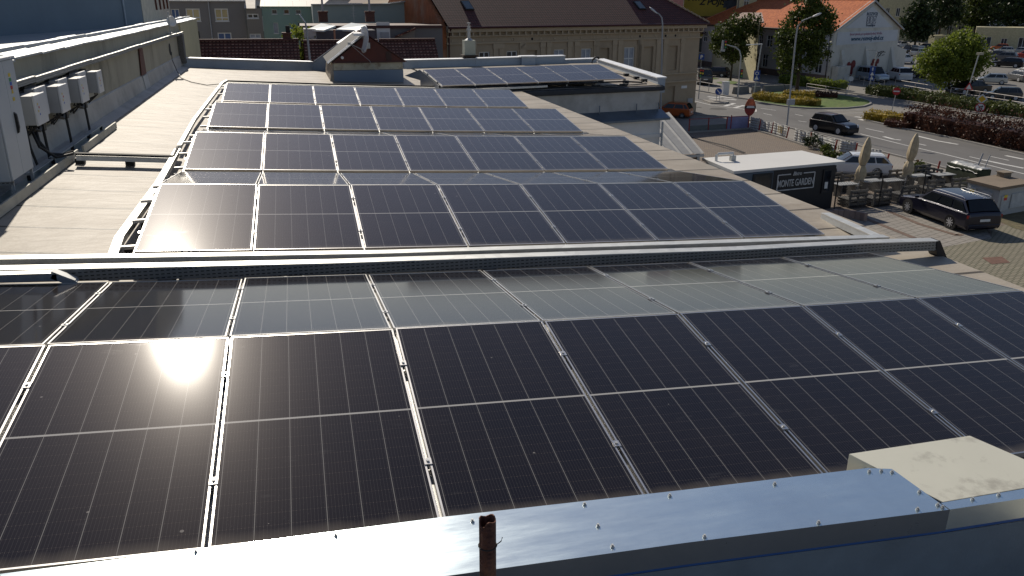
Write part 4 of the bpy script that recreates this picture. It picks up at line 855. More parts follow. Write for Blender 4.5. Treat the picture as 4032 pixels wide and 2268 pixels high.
local(b.build('roof', bricks('weathered roof sheets', (.52, .47, .40), (.44, .38, .31), (.2, .17, .14), 1.2, 4, .03, .6, 0, .3, (.16, .09, .06)), gn))
b = MB(); b.box(PG[4][0][0] + .02, YB + .2, G, PG[4][1][0] - .02, YB + 6, gz1 - .02); local(b.build('rear_wall', m_grn, gn))
# long grey green wall block on its right
PH = ((2.12, -0.463), (8.629, -0.403), (8.644, -0.096), (10.766, -0.026), (10.696, -1.905), (2.018, -1.779))
gg = root('grey_green_building', (PH[0][0], 74, G), 0, 'long windowless grey-green wall with stepped top in front of brown roofs', 'building')
b = MB(); b.extrude([(PH[0][0], 74, G), (PH[3][0] + 1, 74, G), (PH[3][0] + 1, 74, PH[3][1]), (PH[2][0], 74, PH[2][1] - .25), (PH[1][0], 74, PH[1][1]), (PH[0][0], 74, PH[0][1])], (0, 6, 0)); local(b.build('wall', m_ggr, gg))
b = MB(); b.bar((PH[0][0] - .1, 73.9, PH[0][1] + .04), (PH[1][0], 73.9, PH[1][1] + .04), .3, .08); b.bar((PH[2][0], 73.9, PH[2][1] - .2), (PH[3][0] + 1, 73.9, PH[3][1] + .05), .3, .08); local(b.build('coping', m_inv2, gg))
def stack(label, pxa, Y, w, d, zb, zt_, mat, mast=0):
    r = root('brick_chimney', (pxa, Y, zb), 0, label, 'chimney'); b = MB(); b.box(pxa - w / 2, Y, zb, pxa + w / 2, Y + d, zt_ - .12); b.box(pxa - w / 2 - .05, Y - .05, zt_ - .12, pxa + w / 2 + .05, Y + d + .05, zt_); local(b.build('stack', mat, r))
    if mast: b = MB(); b.tube([(pxa, Y + d / 2, zt_), (pxa, Y + d / 2, zt_ + mast)], .09, 6); local(b.build('pipe', m_inv2, r))
for a, lab in (((2.76, 69, -1.292), 'brown brick chimney with thin pipe at the left of the grey-green wall'), ((6.439, 69, -1.222), 'brown brick chimney with thin pipe at the middle of the grey-green wall')):
    stack(lab, a[0], 69.0, .95 if a[0] < -3 else .7, .8, -1.711, -0.893, m_brk, 1.5)
b = MB(); p_ = (5.106, 68.5, -1.745); b.tube([p_, (p_[0], p_[1], p_[2] + 1.3)], .02, 5); 
for k in range(4): b.bar((p_[0] - .25 + .04 * k, p_[1], p_[2] + .5 + .2 * k), (p_[0] + .25 - .04 * k, p_[1], p_[2] + .5 + .2 * k), .02)
tag(b.build('antenna', m_steel), 'thin television antenna between the two brown brick chimneys', 'antenna')
# brown low roofs and yard walls in front of the grey green wall
m_brr = M('dark brown roof', (.07, .028, .024), .7, 0, .2, 1)
yb_ = root('workshop', (5.004, 66, -1.866), 0, 'low dark workshop with brown roof edge and grey walls below the grey-green wall', 'building')
q_ = ((0.935, 70, -1.652), (10.284, 70, -1.682), (9.375, 64, -2.287), (6.537, 64, -1.781), (0.835, 64, -1.757))
b = MB(); b.quad((q_[4][0], 64, q_[4][2] - .1), (q_[2][0] + 2, 64, q_[4][2] - .1), (q_[1][0] + 2, 71, q_[1][2] - .2), (q_[0][0], 71, q_[0][2] - .2)); b.box(q_[4][0], 63.9, q_[4][2] - .28, q_[2][0] + 2, 64.0, q_[4][2] - .08); local(b.build('roof', m_brr, yb_))
b = MB(); b.box(q_[4][0] + .1, 64.05, G, q_[2][0] + 2, 70, q_[4][2] - .25); local(b.build('wall', M('dark grey yard render', (.17, .16, .155), .9, 0, .08, .5), yb_))
wz_ = (6.88, 63.95, -2.36); b = MB(); b.cbox((wz_[0], 64.0, wz_[2]), (1.0, .1, 1.5)); local(b.build('window', m_wfr, yb_)); b = MB(); b.cbox((wz_[0] + .1, 63.9, wz_[2] - .3), (.6, .1, .7)); local(b.build('vent_grille', m_inv2, yb_))
b = MB(); b.extrude([(7.795, 63.8, -2.725), (9.213, 63.8, -2.737), (9.236, 63.8, -2.133)], (0, .3, 0)); local(b.build('small_gable', m_gr2, yb_))
b = MB(); b.bar((7.697, 63.6, -2.662), (9.248, 63.6, -2.054), .3, .12); local(b.build('verge', m_rt, yb_))
# dark grey shed with white pyramid skylights
sh_ = root('skylight_shed', (3.668, 60.5, -2.385), 0, 'dark grey flat building with two white pyramid skylights', 'building')
SHZ = (2.842, 61, -2.074); s0, s1_ = (1.885, 61, -2.068), (5.995, 61, -2.092)
b = MB(); b.box(s0[0], 61, G, s1_[0], 66, SHZ[2]); local(b.build('wall', M('anthracite render', (.095, .095, .105), .85, 0, .05), sh_))
b = MB(); b.box(1.05, 61.02, G, s0[0] - .01, 65, SHZ[2] + .1); local(b.build('left_wall', m_render, sh_))
for (pxs, lab) in (([(1210,117),(1265,92),(1322,101),(1275,120)], 0), ([(1323,116),(1383,90),(1443,99),(1398,119)], 1)) if False else ():
    pass
for q_ in (((1.272, 61.2, -2.004), (2.392, 60.6, -2.041), (3.335, 62.6, -1.799), (2.339, 62.9, -1.637)), ((3.261, 61.2, -1.998), (4.54, 60.6, -2.036), (5.549, 62.6, -1.756), (4.469, 62.9, -1.61))):
    b = MB(); v = [Vector(x) for x in q_]; lowz = Vector((0, 0, -.12)); b.extrude(v, lowz); local(b.build('pyramid_skylight', M('white skylight sheet', (.66, .72, .70), .4, 0, .05), sh_))
b = MB(); p_ = (3.08, 60, -2.664); b.tube([p_, (p_[0], p_[1], p_[2] + .62)], .07, 8); b.tube([(p_[0], p_[1], p_[2] + .6), (p_[0], p_[1], p_[2] + .68)], .1, 8); tag(b.build('flue_pipe', M('copper flue', (.35, .2, .14), .4, .5)), 'short copper coloured flue behind the tile ridge', 'flue')
"""brown and ochre roofs at the very top, between the green building and the gable"""
tp = root('ochre_roofed_house', (8.727, 95, -0.179), 0, 'distant house with brown and ochre roof at the top of the picture', 'house')
b = MB(); b.quad((6.318, 92, -0.381), (10.857, 92, -0.398), (12.206, 96, 0.228), (7.322, 96, 0.263)); local(b.build('roof', M('brown roof', (.12, .07, .055), .8), tp))
b = MB(); b.quad((7.687, 91, -0.424), (10.602, 91, -0.47), (11.668, 94, 0.065), (9.473, 94, 0.162)); local(b.build('ochre_roof', M('ochre roof', (.28, .2, .11), .8), tp))
b = MB(); z_ = (6.386, 93, -0.385); b.box(z_[0], 93.2, G, z_[0] + 9, 97, z_[2] - .1); local(b.build('wall', m_gr, tp))

# ---------------- ground, roads, kerbs, markings ----------------
m_pave = bricks('pale street paving', (.30, .275, .24), (.26, .24, .21), (.17, .155, .135), .3, .15, .012, .85, 0, .15)
m_asph = M('asphalt', (.125, .12, .115), .85, 0, .12, .5, .25, 60, (.075, .072, .07), .5, .12, stretch=(1, .35, 1))
m_side = M('worn side street paving', (.205, .19, .165), .85, 0, .1, .6, .2, 50, (.14, .13, .115), .5, .2)
m_grav = M('gravel of the car park', (.17, .16, .145), .95, 0, .25, 3, .5, 20, (.10, .095, .085), .6, .12)
m_yard = bricks('brown yard pavers', (.25, .19, .14), (.20, .16, .13), (.085, .07, .055), .28, .14, .02, .85, .5, .4, (.36, .30, .20))
m_slab = bricks('pale concrete slabs', (.32, .29, .255), (.28, .26, .23), (.12, .11, .09), .55, .35, .02, .85, -.35, .4)
m_cobb = bricks('grass jointed cobbles', (.29, .255, .19), (.24, .215, .16), (.10, .10, .06), .26, .2, .035, .9, .35, .5)
m_kerb = M('granite kerb', (.30, .285, .26), .85, 0, .15, 2)
m_mark = M('worn white road paint', (.62, .61, .58), .7, 0, .15, 2, 0, 30, (.3, .29, .27), .6, 1.5)
m_grass = M('mown grass', (.075, .125, .012), .9, 0, .35, 2, .5, 40, (.16, .17, .05), .6, .5)
def sheet(name, pts, dz, mat, kind='structure'):
    b = MB(); P = [(q[0], q[1], G + dz) for q in pts]
    a = sum(P[i][0] * P[(i + 1) % len(P)][1] - P[(i + 1) % len(P)][0] * P[i][1] for i in range(len(P)))
    b.quad(*(P if a > 0 else P[::-1])); o = b.build(name, mat); tag(o, kind=kind); return o
bm_ = MB(); bm_.quad((-2500, -600, G), (2500, -600, G), (2500, 4500, G), (-2500, 4500, G)); tag(bm_.build('ground', m_side), kind='structure')
ROAD_N = ((35.009, 72.791, -10.4), (37.033, 71.743, -10.4), (39.537, 69.676, -10.4), (41.101, 62.354, -10.4), (41.333, 57.866, -10.4), (41.01, 49.809, -10.4), (41.012, 44.007, -10.4), (41.08, 37.636, -10.4), (41.316, 31.957, -10.4))
ROAD_F = ((46.21, 96.606, -10.4), (46.707, 90.948, -10.4), (47.83, 86.465, -10.4), (48.673, 80.645, -10.4), (49.447, 74.988, -10.4), (51.67, 72.561, -10.4), (50.886, 65.007, -10.4), (50.665, 60.039, -10.4), (51.056, 54.962, -10.4), (50.638, 47.019, -10.4), (50.285, 39.505, -10.4))
sheet('road', list(ROAD_N) + list(ROAD_F)[::-1], .012, m_asph)
sheet('pavement', list(ROAD_N) + list(((36.968, 28.297, -10.4), (37.638, 33.159, -10.4), (38.97, 36.47, -10.4), (39.57, 41.36, -10.4), (37.01, 42.798, -10.4), (38.167, 48.852, -10.4), (37.983, 57.101, -10.4), (37.917, 63.125, -10.4), (29.704, 61.511, -10.4))), .02, m_pave)
sheet('paved_yard', [(7.8, -8), (60, -8)] + list(((36.968, 28.297), (37.638, 33.159), (38.97, 36.47), (39.57, 41.36), (37.01, 42.798), (38.167, 48.852), (37.983, 57.101), (37.917, 63.125), (31.232, 61.833))) + [(7.8, 40)], .016, m_yard)
sheet('paved_yard', ((25.89, 33.962), (28.568, 35.66), (31.037, 36.086), (31.966, 30.949), (30.846, 29.398), (26.337, 28.455), (25.037, 28.393), (25.082, 31.295)), .024, m_slab)
sheet('paved_yard', ((24.985, 28.329), (26.337, 28.455), (30.846, 29.398), (32.082, 30.682), (37.175, 32.719), (39.451, 29.064), (28.624, 18.534), (20.312, 20.659)), .021, m_cobb)
sheet('car_park', ((73.338, 99.866), (72.894, 90.416), (74.995, 85.234), (75.227, 77.379), (74.422, 70.365), (74.629, 59.993), (137.469, 92.613), (384.165, 333.919), (244.277, 298.566), (90.553, 110.098), (80.502, 112.362)), .008, m_grav)
sheet('pavement', ((58.447, 114.087, -10.4), (67.829, 116.175, -10.4), (68.293, 108.327, -10.4), (63.323, 99.542, -10.4), (59.881, 100.333, -10.4), (61.339, 109.907, -10.4), (55.899, 109.035, -10.4)), .02, m_pave)
def strip(name, pts, w, h, mat, kind=None, dz=0., **k):
    b = MB()
    for a, c in zip(pts, pts[1:]): b.bar((a[0], a[1], G + dz + h / 2), (c[0], c[1], G + dz + h / 2), w, h)
    return tag(b.build(name, mat), kind=kind, **k)
strip('kerb', list(ROAD_N)[1:], .18, .13, m_kerb, 'structure')
ISL1 = ((49.534, 82.919), (48.413, 80.465), (48.519, 78.324), (49.447, 74.988), (50.636, 73.641), (51.837, 73.145), (54.459, 72.73), (57.204, 73.576), (59.375, 75.291), (60.808, 77.294), (61.56, 79.578), (61.631, 82.151), (61.18, 83.877), (60.477, 85.713), (58.454, 88.499), (55.719, 88.55), (52.296, 86.235), (49.534, 82.919))
sheet('grass_island', ISL1[:-1], .12, m_grass); strip('kerb', ISL1, .2, .14, m_kerb, 'structure')
ISL2 = ((51.58, 65.889), (50.753, 64.867), (50.586, 63.722), (50.459, 59.785), (50.767, 54.636), (50.298, 46.685), (50.136, 39.379), (58.06, 46.048), (61.913, 58.086), (59.374, 63.662), (57.765, 66.773), (55.987, 68.147), (53.671, 67.754), (51.58, 65.889))
sheet('planting_bed', ISL2[:-1], .1, M('dark soil', (.05, .038, .028), .95, 0, .3, 3)); strip('kerb', ISL2, .2, .14, m_kerb, 'structure')
HB = ((64.542, 83.64), (65.067, 75.335), (64.882, 67.383), (65.689, 61.792), (67.262, 53.793)); strip('kerb', HB, .18, .13, m_kerb, 'structure')
HB2 = ((62.174, 98.003), (61.824, 94.3), (62.834, 90.831), (64.275, 87.735), (64.542, 83.64)); strip('kerb', HB2, .18, .13, m_kerb, 'structure')
ISL0 = ((43.453, 82.364), (43.05, 79.85), (44.158, 79.128), (45.313, 80.247), (45.405, 81.417), (44.502, 82.606), (43.453, 82.364)); sheet('traffic_island', ISL0[:-1], .12, m_pave); strip('kerb', ISL0, .15, .13, m_kerb, 'structure')
strip('kerb', ((47.437, 92.262), (47.98, 89.206), (47.988, 86.159), (48.391, 83.7), (49.029, 81.784)), .2, .13, m_kerb, 'structure')
sheet('grass_verge', ((56.051, 107.769), (58.55, 109.267), (57.873, 105.746), (55.394, 104.748)), .03, m_grass, 'structure'); sheet('grass_verge', ((54.994, 101.093), (58.131, 103.352), (58.028, 100.76), (56.272, 98.308), (54.804, 99.348)), .03, m_grass, 'structure')
sheet('grass_verge', ((35.412, 33.718), (36.786, 33.943), (36.724, 32.288), (33.464, 29.181), (33.291, 30.615), (33.748, 32.089)), .03, M('dry verge', (.12, .10, .05), .95, 0, .4, 3, .5, 20, (.06, .08, .025), .7, 1.0), 'structure')
mk = MB()
def mark(pts, w):
    for a, c in zip(pts, pts[1:]): mk.bar((a[0], a[1], G + .018), (c[0], c[1], G + .018), w, .004)
for w, pts in ((0.14, ((45.174, 58.026), (44.917, 52.441), (44.961, 48.415), (44.724, 41.213), (44.388, 36.12))), (0.14, ((47.573, 60.485), (47.652, 58.268))), (0.32, ((49, 55.999), (48.78, 53.449), (49.12, 51.651))), (0.2, ((46.315, 53.183), (46.371, 51.849))), (0.3, ((46.108, 56.301), (45.953, 54.9), (46.229, 54.45))), (0.12, ((45.995, 47.128), (45.971, 45.839))), (0.3, ((45.971, 45.839), (46.066, 44.017), (46.25, 42.711))), (0.12, ((47.54, 46.849), (47.564, 45.252))), (0.3, ((48.847, 46.835), (48.9, 45.313))), (0.12, ((46.893, 70.134), (46.919, 68.816))), (0.12, ((44.566, 66.015), (44.836, 65.109))), (0.12, ((46.043, 74.946), (46.675, 73.137))), (0.12, ((44.2, 71.353), (44.315, 69.997))), (0.12, ((51.514, 71.577), (55.455, 71.452))), (0.12, ((51.094, 69.51), (54.393, 69.497))), (0.14, ((42.388, 82.372), (42.411, 78.637), (43.081, 77.152), (44.115, 74.362))), (0.45, ((43.422, 77.509), (45.612, 79.475))), (0.45, ((43.659, 75.938), (45.705, 77.631))), (0.3, ((43.885, 74.212), (43.684, 72.648), (44.259, 72.908), (45.241, 74.717), (45.462, 75.936))), (0.14, ((44.412, 78.613), (45.444, 76.156))), (0.5, ((45.806, 85.871), (46.69, 84.358))), (0.5, ((45.065, 83.973), (45.738, 82.314))), (0.5, ((47.286, 86.055), (47.97, 83.799))), (0.5, ((46.478, 83.387), (47.374, 82.175))), (0.5, ((51.436, 67.182), (51.777, 66.556))), (0.5, ((50.732, 65.566), (50.736, 64.7)))): mark(pts, w)
tag(mk.build('road_markings', m_mark), kind='structure')
pt_ = MB()
for p_, r_ in (((41.649, 75.573, -10.4), 1.1), ((40.206, 77.187, -10.4), .5), ((49.896, 73.191, -10.4), .4), ((50.443, 48.684, -10.4), .35)): pt_.quad(*[(p_[0] + r_ * cos(k * pi / 3) * (1 if k % 2 else .7), p_[1] + r_ * .8 * sin(k * pi / 3), G + .0175) for k in range(6)])
tag(pt_.build('asphalt_patch', M('dark asphalt patch', (.055, .053, .05), .9)), kind='structure')
sheet('drain_grate', ((27.984, 26.962), (28.972, 26.899), (28.621, 26.103), (27.693, 26.123)), .03, M('rusty grate', (.16, .085, .06), .8, .2, .3, 6))
for pts in (((30.601, 59.55), (31.322, 55.183), (31.182, 52.33)),): strip('drain_channel', pts, .22, .03, m_dark, 'structure', .012)
for pts in (((27.456, 33.981), (27.394, 32.101), (27.334, 30.284)), ((29.609, 34.893), (29.343, 32.339), (29.617, 30.152), (29.959, 30.291))): strip('paving_strip', pts, .28, .012, M('brown paver strip', (.15, .10, .075), .9, 0, .3, 6), 'structure', .024)

# ---------------- vegetation ----------------
import numpy as np
rng = np.random.default_rng(3)
lf_mid = leafy('mid green leaves', (.022, .036, .007), (.115, .145, .022)); lf_dark = leafy('dark green leaves', (.010, .020, .008), (.045, .070, .018), .15)
lf_lime = leafy('yellow green leaves', (.060, .095, .012), (.26, .31, .045), .4); lf_yel = leafy('golden shrub leaves', (.12, .10, .012), (.50, .36, .05), .3)
lf_red = leafy('purple red shrub leaves', (.030, .013, .009), (.12, .046, .026), .2); lf_hedge = leafy('olive hedge leaves', (.028, .038, .008), (.13, .15, .035), .2)
m_bark = M('bark', (.06, .045, .032), .9, 0, .3, 6, .5, 12)
def leaf_mesh(name, C, size, mat, parent=None, flat=.35):
    """C: centres (n,3); one bent leaf quad each, random facing"""
    n = len(C); a = rng.normal(size=(n, 3)); a /= np.linalg.norm(a, axis=1)[:, None]; b_ = rng.normal(size=(n, 3)); b_[:, 2] += flat
    b_ -= (a * b_).sum(1)[:, None] * a; b_ /= np.linalg.norm(b_, axis=1)[:, None]; s = (size * rng.uniform(.6, 1.35, n))[:, None]
    V = np.stack([C - a * s * .5, C + b_ * s * .38, C + a * s * .5, C - b_ * s * .38], 1).reshape(-1, 3)
    me = bpy.data.meshes.new(name); me.vertices.add(4 * n); me.vertices.foreach_set('co', V.astype(np.float32).ravel())
    me.loops.add(4 * n); me.loops.foreach_set('vertex_index', np.arange(4 * n, dtype=np.int32)); me.polygons.add(n)
    me.polygons.foreach_set('loop_start', np.arange(0, 4 * n, 4, dtype=np.int32)); me.polygons.foreach_set('loop_total', np.full(n, 4, dtype=np.int32)); me.update(calc_edges=True)
    me.materials.append(mat); o = bpy.data.objects.new(name, me); link(o, parent); return o
def clumps(blobs, nc, nl, cr):
    out = []
    vol = np.array([b[3] * b[4] * b[5] for b in blobs]); pr = vol / vol.sum()
    for k in range(nc):
        b = blobs[rng.choice(len(blobs), p=pr)]; d = rng.normal(size=3); d /= np.linalg.norm(d); rr = rng.uniform(.55, 1.0) ** .5 * rng.uniform(.82, 1.05)
        c = np.array(b[:3]) + d * rr * np.array(b[3:]); out.append(c + rng.normal(size=(nl, 3)) * cr * rng.uniform(.6, 1.3) * np.array([1, 1, .75]))
    return np.concatenate(out)
def tree(base, blobs, label, mat, nc=170, nl=32, cr=.45, size=.34, trunk=.2, th_=None, group=None, name='tree'):
    x, y = base[0], base[1]; r = root(name, (x, y, G), 0, label, 'tree', group)
    zc = min(b[2] - b[5] * .6 for b in blobs); B = [(x + b[0], y + b[1], G + b[2], b[3], b[4], b[5]) for b in blobs]
    local(leaf_mesh('crown', clumps(B, nc, nl, cr), size, mat, r))
    t = MB(); top = max(b[2] for b in blobs); t.tube([(x, y, G - .1), (x + .05, y, G + zc), (x - .05, y + .05, G + top)], trunk, 8, r2=trunk * .3)
    for k in range(7):
        b = blobs[k % len(blobs)]; a = rng.uniform(0, 2 * pi); z0 = G + zc * .8 + (top - zc) * .09 * k
        t.tube([(x, y, z0), (x + b[0] * .5 + cos(a) * b[3] * .45, y + b[1] * .5 + sin(a) * b[4] * .45, z0 + b[5] * .35), (x + b[0] + cos(a) * b[3] * .8, y + b[1] + sin(a) * b[4] * .8, z0 + b[5] * .7)], trunk * .4, 6, r2=trunk * .12)
    local(t.build('trunk', m_bark, r, smooth=True)); return r
T1B, T2B, T3B = (58.151, 102.967, -10.4), (59.815, 89.679, -10.4), (76.121, 83.199, -10.4)
tree(T1B, [(-1.2, 0, 6.1, 2.1, 2, 1.6), (1.0, .3, 6.8, 2.2, 2, 1.7), (0, 0, 4.6, 2.3, 2, 1.8), (2.3, .2, 7.2, 1.4, 1.4, 1.3), (-2.0, 0, 4.6, 1.2, 1.4, 1.2), (.6, 0, 3.1, 1.3, 1.3, 1.1), (.5, 0, 8, 1.2, 1.2, .8)], 'broad maple in front of the grey-white house, beside the curved traffic light arm', lf_mid, 190, 42, .33, .30, .17)
tree(T2B, [(-.3, 0, 4.4, 2.9, 2.6, 2.3), (.5, 0, 7.2, 3.1, 2.6, 2.5), (-1.6, 0, 6.0, 1.9, 1.9, 1.8), (2.2, .2, 8.2, 1.6, 1.7, 1.9), (.3, 0, 9.7, 1.9, 1.9, 1.9), (.4, 0, 11.4, 1.2, 1.2, 1.4), (2.2, 0, 5, 1.6, 1.6, 1.8), (-2.3, 0, 3.4, 1.3, 1.4, 1.1)], 'tallest tree, dark and pyramidal, rising past the picture top beside the tall street lamp', lf_mid, 300, 42, .36, .31, .24)
tree(T3B, [(0, 0, 3.6, 3.5, 3.2, 2.4), (-2.0, .3, 3.4, 2.4, 2.4, 2.0), (2.0, 0, 3.6, 2.5, 2.5, 2.2), (.7, 0, 5.5, 2.6, 2.4, 1.6), (-.7, 0, 4.8, 2.6, 2.2, 1.7), (1.3, 0, 6.4, 1.2, 1.2, .8), (-3.3, 0, 3.8, 1.2, 1.3, 1.2), (0, 0, 1.8, 1.8, 1.8, 1.2)], 'round yellow-green tree standing alone at the edge of the car park', lf_lime, 420, 46, .34, .27, .2)
FT = ((173.323, 216.069, -10.4), (141.74, 167.464, -10.4), (159.28, 180.271, -10.4), (172.523, 182.797, -10.4), (174.945, 174.604, -10.4), (181.317, 170.854, -10.4), (206.506, 250.108, -10.4), (223.746, 247.01, -10.4), (241.373, 248.604, -10.4), (260.953, 252.571, -10.4))
for i, (q, (w, h, zc)) in enumerate(zip(FT, [(5.0, 8.5, 7.5), (3.6, 6, 5.6), (5.2, 7.5, 8.8), (5.4, 8.5, 8.6), (5.6, 8.6, 8.4), (6, 9, 8), (6, 9, 9), (7, 9, 9), (7, 9, 9), (7, 9, 9)])):
    sc = hypot(q[0], q[1]) / 190
    tree(q, [(0, 0, zc, w * .8, w * .7, h * .62), (w * .45, 0, zc - 1.2, w * .6, w * .5, h * .4), (-w * .45, 0, zc - .6, w * .6, w * .5, h * .42), (0, 0, zc + h * .42, w * .55, w * .5, h * .35), (0, 0, zc + h * .8, w * .4, w * .4, h * .3)],
         'dark tree behind the car park, %s' % ('just right of the painted gable' if i == 0 else 'small conical one before the cream house' if i == 1 else ORD[i - 2] + ' of the big front ones from the left' if i < 6 else 'back row, ' + ORD[i - 6] + ' from the left'), lf_dark if i % 3 else lf_mid, 150, 30, .8, .62, .28, group='trees behind the car park')
def hedge(pts, w, h, label, mat, cat='hedge', dens=60, size=.16, name='hedge', spike=0., dz=.1, core=None, parts=True, group=None):
    r = root(name, (pts[0][0], pts[0][1], G), 0, label, cat, group); C = []; core_b = MB()
    for a, c in zip(pts, pts[1:]):
        a = np.array(a[:2]); c = np.array(c[:2]); L_ = np.linalg.norm(c - a); d = (c - a) / L_; nn = np.array([-d[1], d[0]]); n = int(L_ * dens * (w + 2 * h) / 2.5)
        t = rng.uniform(0, L_, n); s = rng.uniform(0, w + 2 * h, n); bulge = .14 * np.sin(t * 1.9 + a[0]) + .1 * np.sin(t * 4.3 + a[1])
        o_ = np.clip(s - h, 0, w) - w / 2; z = np.where(s < h, s, np.where(s > h + w, w + 2 * h - s, h)); z = z * (1 + bulge * .7) + rng.normal(size=n) * .06
        o_ = o_ * (1 + bulge) + rng.normal(size=n) * .08
        rnd = np.clip((np.abs(o_) - w * .32) / (w * .2), 0, 1) * np.where(z > h * .7, 1, 0); z = z - rnd * h * .18
        if spike: z = z + rng.exponential(spike, n) * (z > h * .8)
        p_ = a[None] + d[None] * t[:, None] + nn[None] * o_[:, None]; C.append(np.column_stack([p_, G + dz + np.maximum(z, .03)]))
        k = int(L_ / 1.2) + 1
        for j in range(k):
            q0 = a + d * L_ * j / k; q1 = a + d * L_ * (j + 1) / k; m_ = (j % 3) * .04
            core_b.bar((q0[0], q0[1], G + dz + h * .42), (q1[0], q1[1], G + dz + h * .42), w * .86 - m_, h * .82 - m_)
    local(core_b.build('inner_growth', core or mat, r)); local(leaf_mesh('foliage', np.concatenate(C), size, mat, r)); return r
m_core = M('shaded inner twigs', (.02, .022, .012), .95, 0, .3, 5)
def off(pts, d0):
    out = []
    for i, q in enumerate(pts):
        a = Vector(pts[max(i - 1, 0)][:2]); c = Vector(pts[min(i + 1, len(pts) - 1)][:2]); t = (c - a).normalized(); out.append((q[0] - t.y * d0, q[1] + t.x * d0))
    return out
hedge(off(HB, 1.5), 2.4, .95, 'long clipped olive-green hedge between the side street and the car park railing', lf_hedge, dens=170, size=.2)
hedge(off(HB2[:4], 1.2), 1.9, 1.0, 'bright green hedge below the white house and the tall tree', lf_lime, dens=170, size=.2)
hedge(((52.213, 60.432), (51.946, 55.965), (52.228, 48.579), (52.215, 42.04)), 2.2, 1.45, 'long dark purple-red hedge between the main road and the side street', lf_red, dens=230, size=.17, spike=.2)
hedge(((51.297, 65.081), (51.72, 63.449), (53.086, 61.483)), 1.6, .75, 'golden yellow shrub bed at the tip of the long traffic island', lf_yel, 'shrub', 260, .13, 'shrub_bed', .03)
hedge(((50.337, 61.354), (50.845, 59.093)), .9, .5, 'low dark shrubs along the kerb beside the golden shrub bed', lf_red, 'shrub', 220, .14, 'shrub_bed')
hedge(((49.655, 81.885), (50.339, 79.294), (51.201, 76.776), (52.586, 74.674)), 1.6, .7, 'golden shrubs along the front kerb of the round grass island', lf_yel, 'shrub', 260, .13, 'shrub_bed', .03)
hedge(((54.171, 83.64), (55.434, 82.299), (56.54, 81.268)), 1.5, .6, 'second golden shrub patch at the back of the round grass island', lf_yel, 'shrub', 260, .13, 'shrub_bed', .03)
hedge(((57.503, 82.593), (59.466, 81.091)), 1.6, .5, 'dark reddish shrubs at the back of the grass island', lf_red, 'shrub', 220, .14, 'shrub_bed')
for i, (q, r_, h_, lab) in enumerate((((37.271, 52.809, -10.4), .8, 1.0, 'grey-green bush against the white fence tarpaulin'), ((38.519, 50.527, -10.4), .5, .8, 'light green weed bush by the fence behind the white estate car'), ((37.383, 42.221, -10.4), .6, .9, 'leafy weed bush at the foot of the leaning red post'), ((37.269, 51.155, -10.4), .4, .6, 'small weed by the fence foot'), ((36.207, 49.134, -10.4), .5, .4, 'dry low weed beside the white car'))):
    C = clumps([(q[0], q[1], G + h_ * .5, r_, r_, h_ * .5)], 26, 30, .13); C[:, 2] = np.maximum(C[:, 2], G + .05)
    rb = root('bush', (q[0], q[1], G), 0, lab, 'bush', None); local(leaf_mesh('foliage', C, .14, lf_mid if i else lf_dark, rb, .8)); b = MB()
    for k in range(5): b.tube([(q[0], q[1], G), (q[0] + r_ * .6 * cos(k * 1.3), q[1] + r_ * .6 * sin(k * 1.3), G + h_ * .7)], .02, 5)
    local(b.build('stem', m_bark, rb))
tb = (0.896, 62, -2.768); C = clumps([(tb[0], tb[1], tb[2] - .2, 1.5, 1.0, 1.2), (tb[0] + 1.4, tb[1], tb[2] - .8, .9, .8, .8)], 60, 24, .2)
r = root('tree', (tb[0], tb[1], G), 0, 'bright green tree top showing above the long tile roof beside the grey shed', 'tree'); local(leaf_mesh('crown', C, .22, lf_lime, r, .8)); b = MB(); b.tube([(tb[0], tb[1], G), (tb[0], tb[1], tb[2])], .14, 8); local(b.build('trunk', m_bark, r))

# ---------------- cars ----------------
m_tyre = M('tyre rubber', (.018, .018, .018), .8); m_rim = M('alloy rim', (.55, .55, .56), .35, .2, .1); m_rimd = M('dark rim', (.06, .06, .06), .4, .6)
m_cglass = M('car glass', (.012, .015, .018), .06, 0, .1, 2); m_lamp = M('headlamp glass', (.7, .72, .75), .12, .3); m_tail = M('tail lamp', (.30, .012, .012), .2); m_plast = M('black trim', (.02, .02, .022), .55)
PAINT = {}
def paint(n, c, metal=.3):
    if n not in PAINT:
        m, nt, N, L_, b = nodes('car paint ' + n); b.inputs['Base Color'].default_value = V3(c); b.inputs['Metallic'].default_value = metal; b.inputs['Roughness'].default_value = .32
        b.inputs['Coat Weight'].default_value = .45; b.inputs['Coat Roughness'].default_value = .05; PAINT[n] = m
    return PAINT[n]
paint('black', (.010, .010, .012)); paint('navy', (.005, .006, .022)); paint('white', (.70, .70, .70), 0); paint('silver', (.42, .43, .43), .6); paint('grey', (.14, .145, .15), .5); paint('orange', (.42, .085, .01)); paint('red', (.30, .02, .015)); paint('paleblue', (.42, .50, .58), .3); paint('darkgrey', (.05, .053, .058), .5)
KIND = {  # length, width, height, wheelbase, belt, [rear glass foot, rear roof, front roof, windscreen foot] as x/L, nose height, wheel radius
 'hatch': (3.95, 1.70, 1.50, 2.50, .62, (-.485, -.40, .08, .27), .53, .31), 'wagon': (4.85, 1.84, 1.47, 2.92, .63, (-.48, -.39, .04, .20), .52, .335),
 'suv': (4.55, 1.84, 1.68, 2.70, .64, (-.475, -.40, .05, .20), .58, .36), 'sedan': (4.65, 1.80, 1.45, 2.72, .64, (-.38, -.22, .03, .19), .52, .325), 'van': (4.40, 1.80, 1.82, 2.70, .57, (-.49, -.455, .13, .29), .52, .32), 'bus': (5.3, 1.95, 2.1, 3.1, .52, (-.495, -.47, .24, .38), .45, .34)}
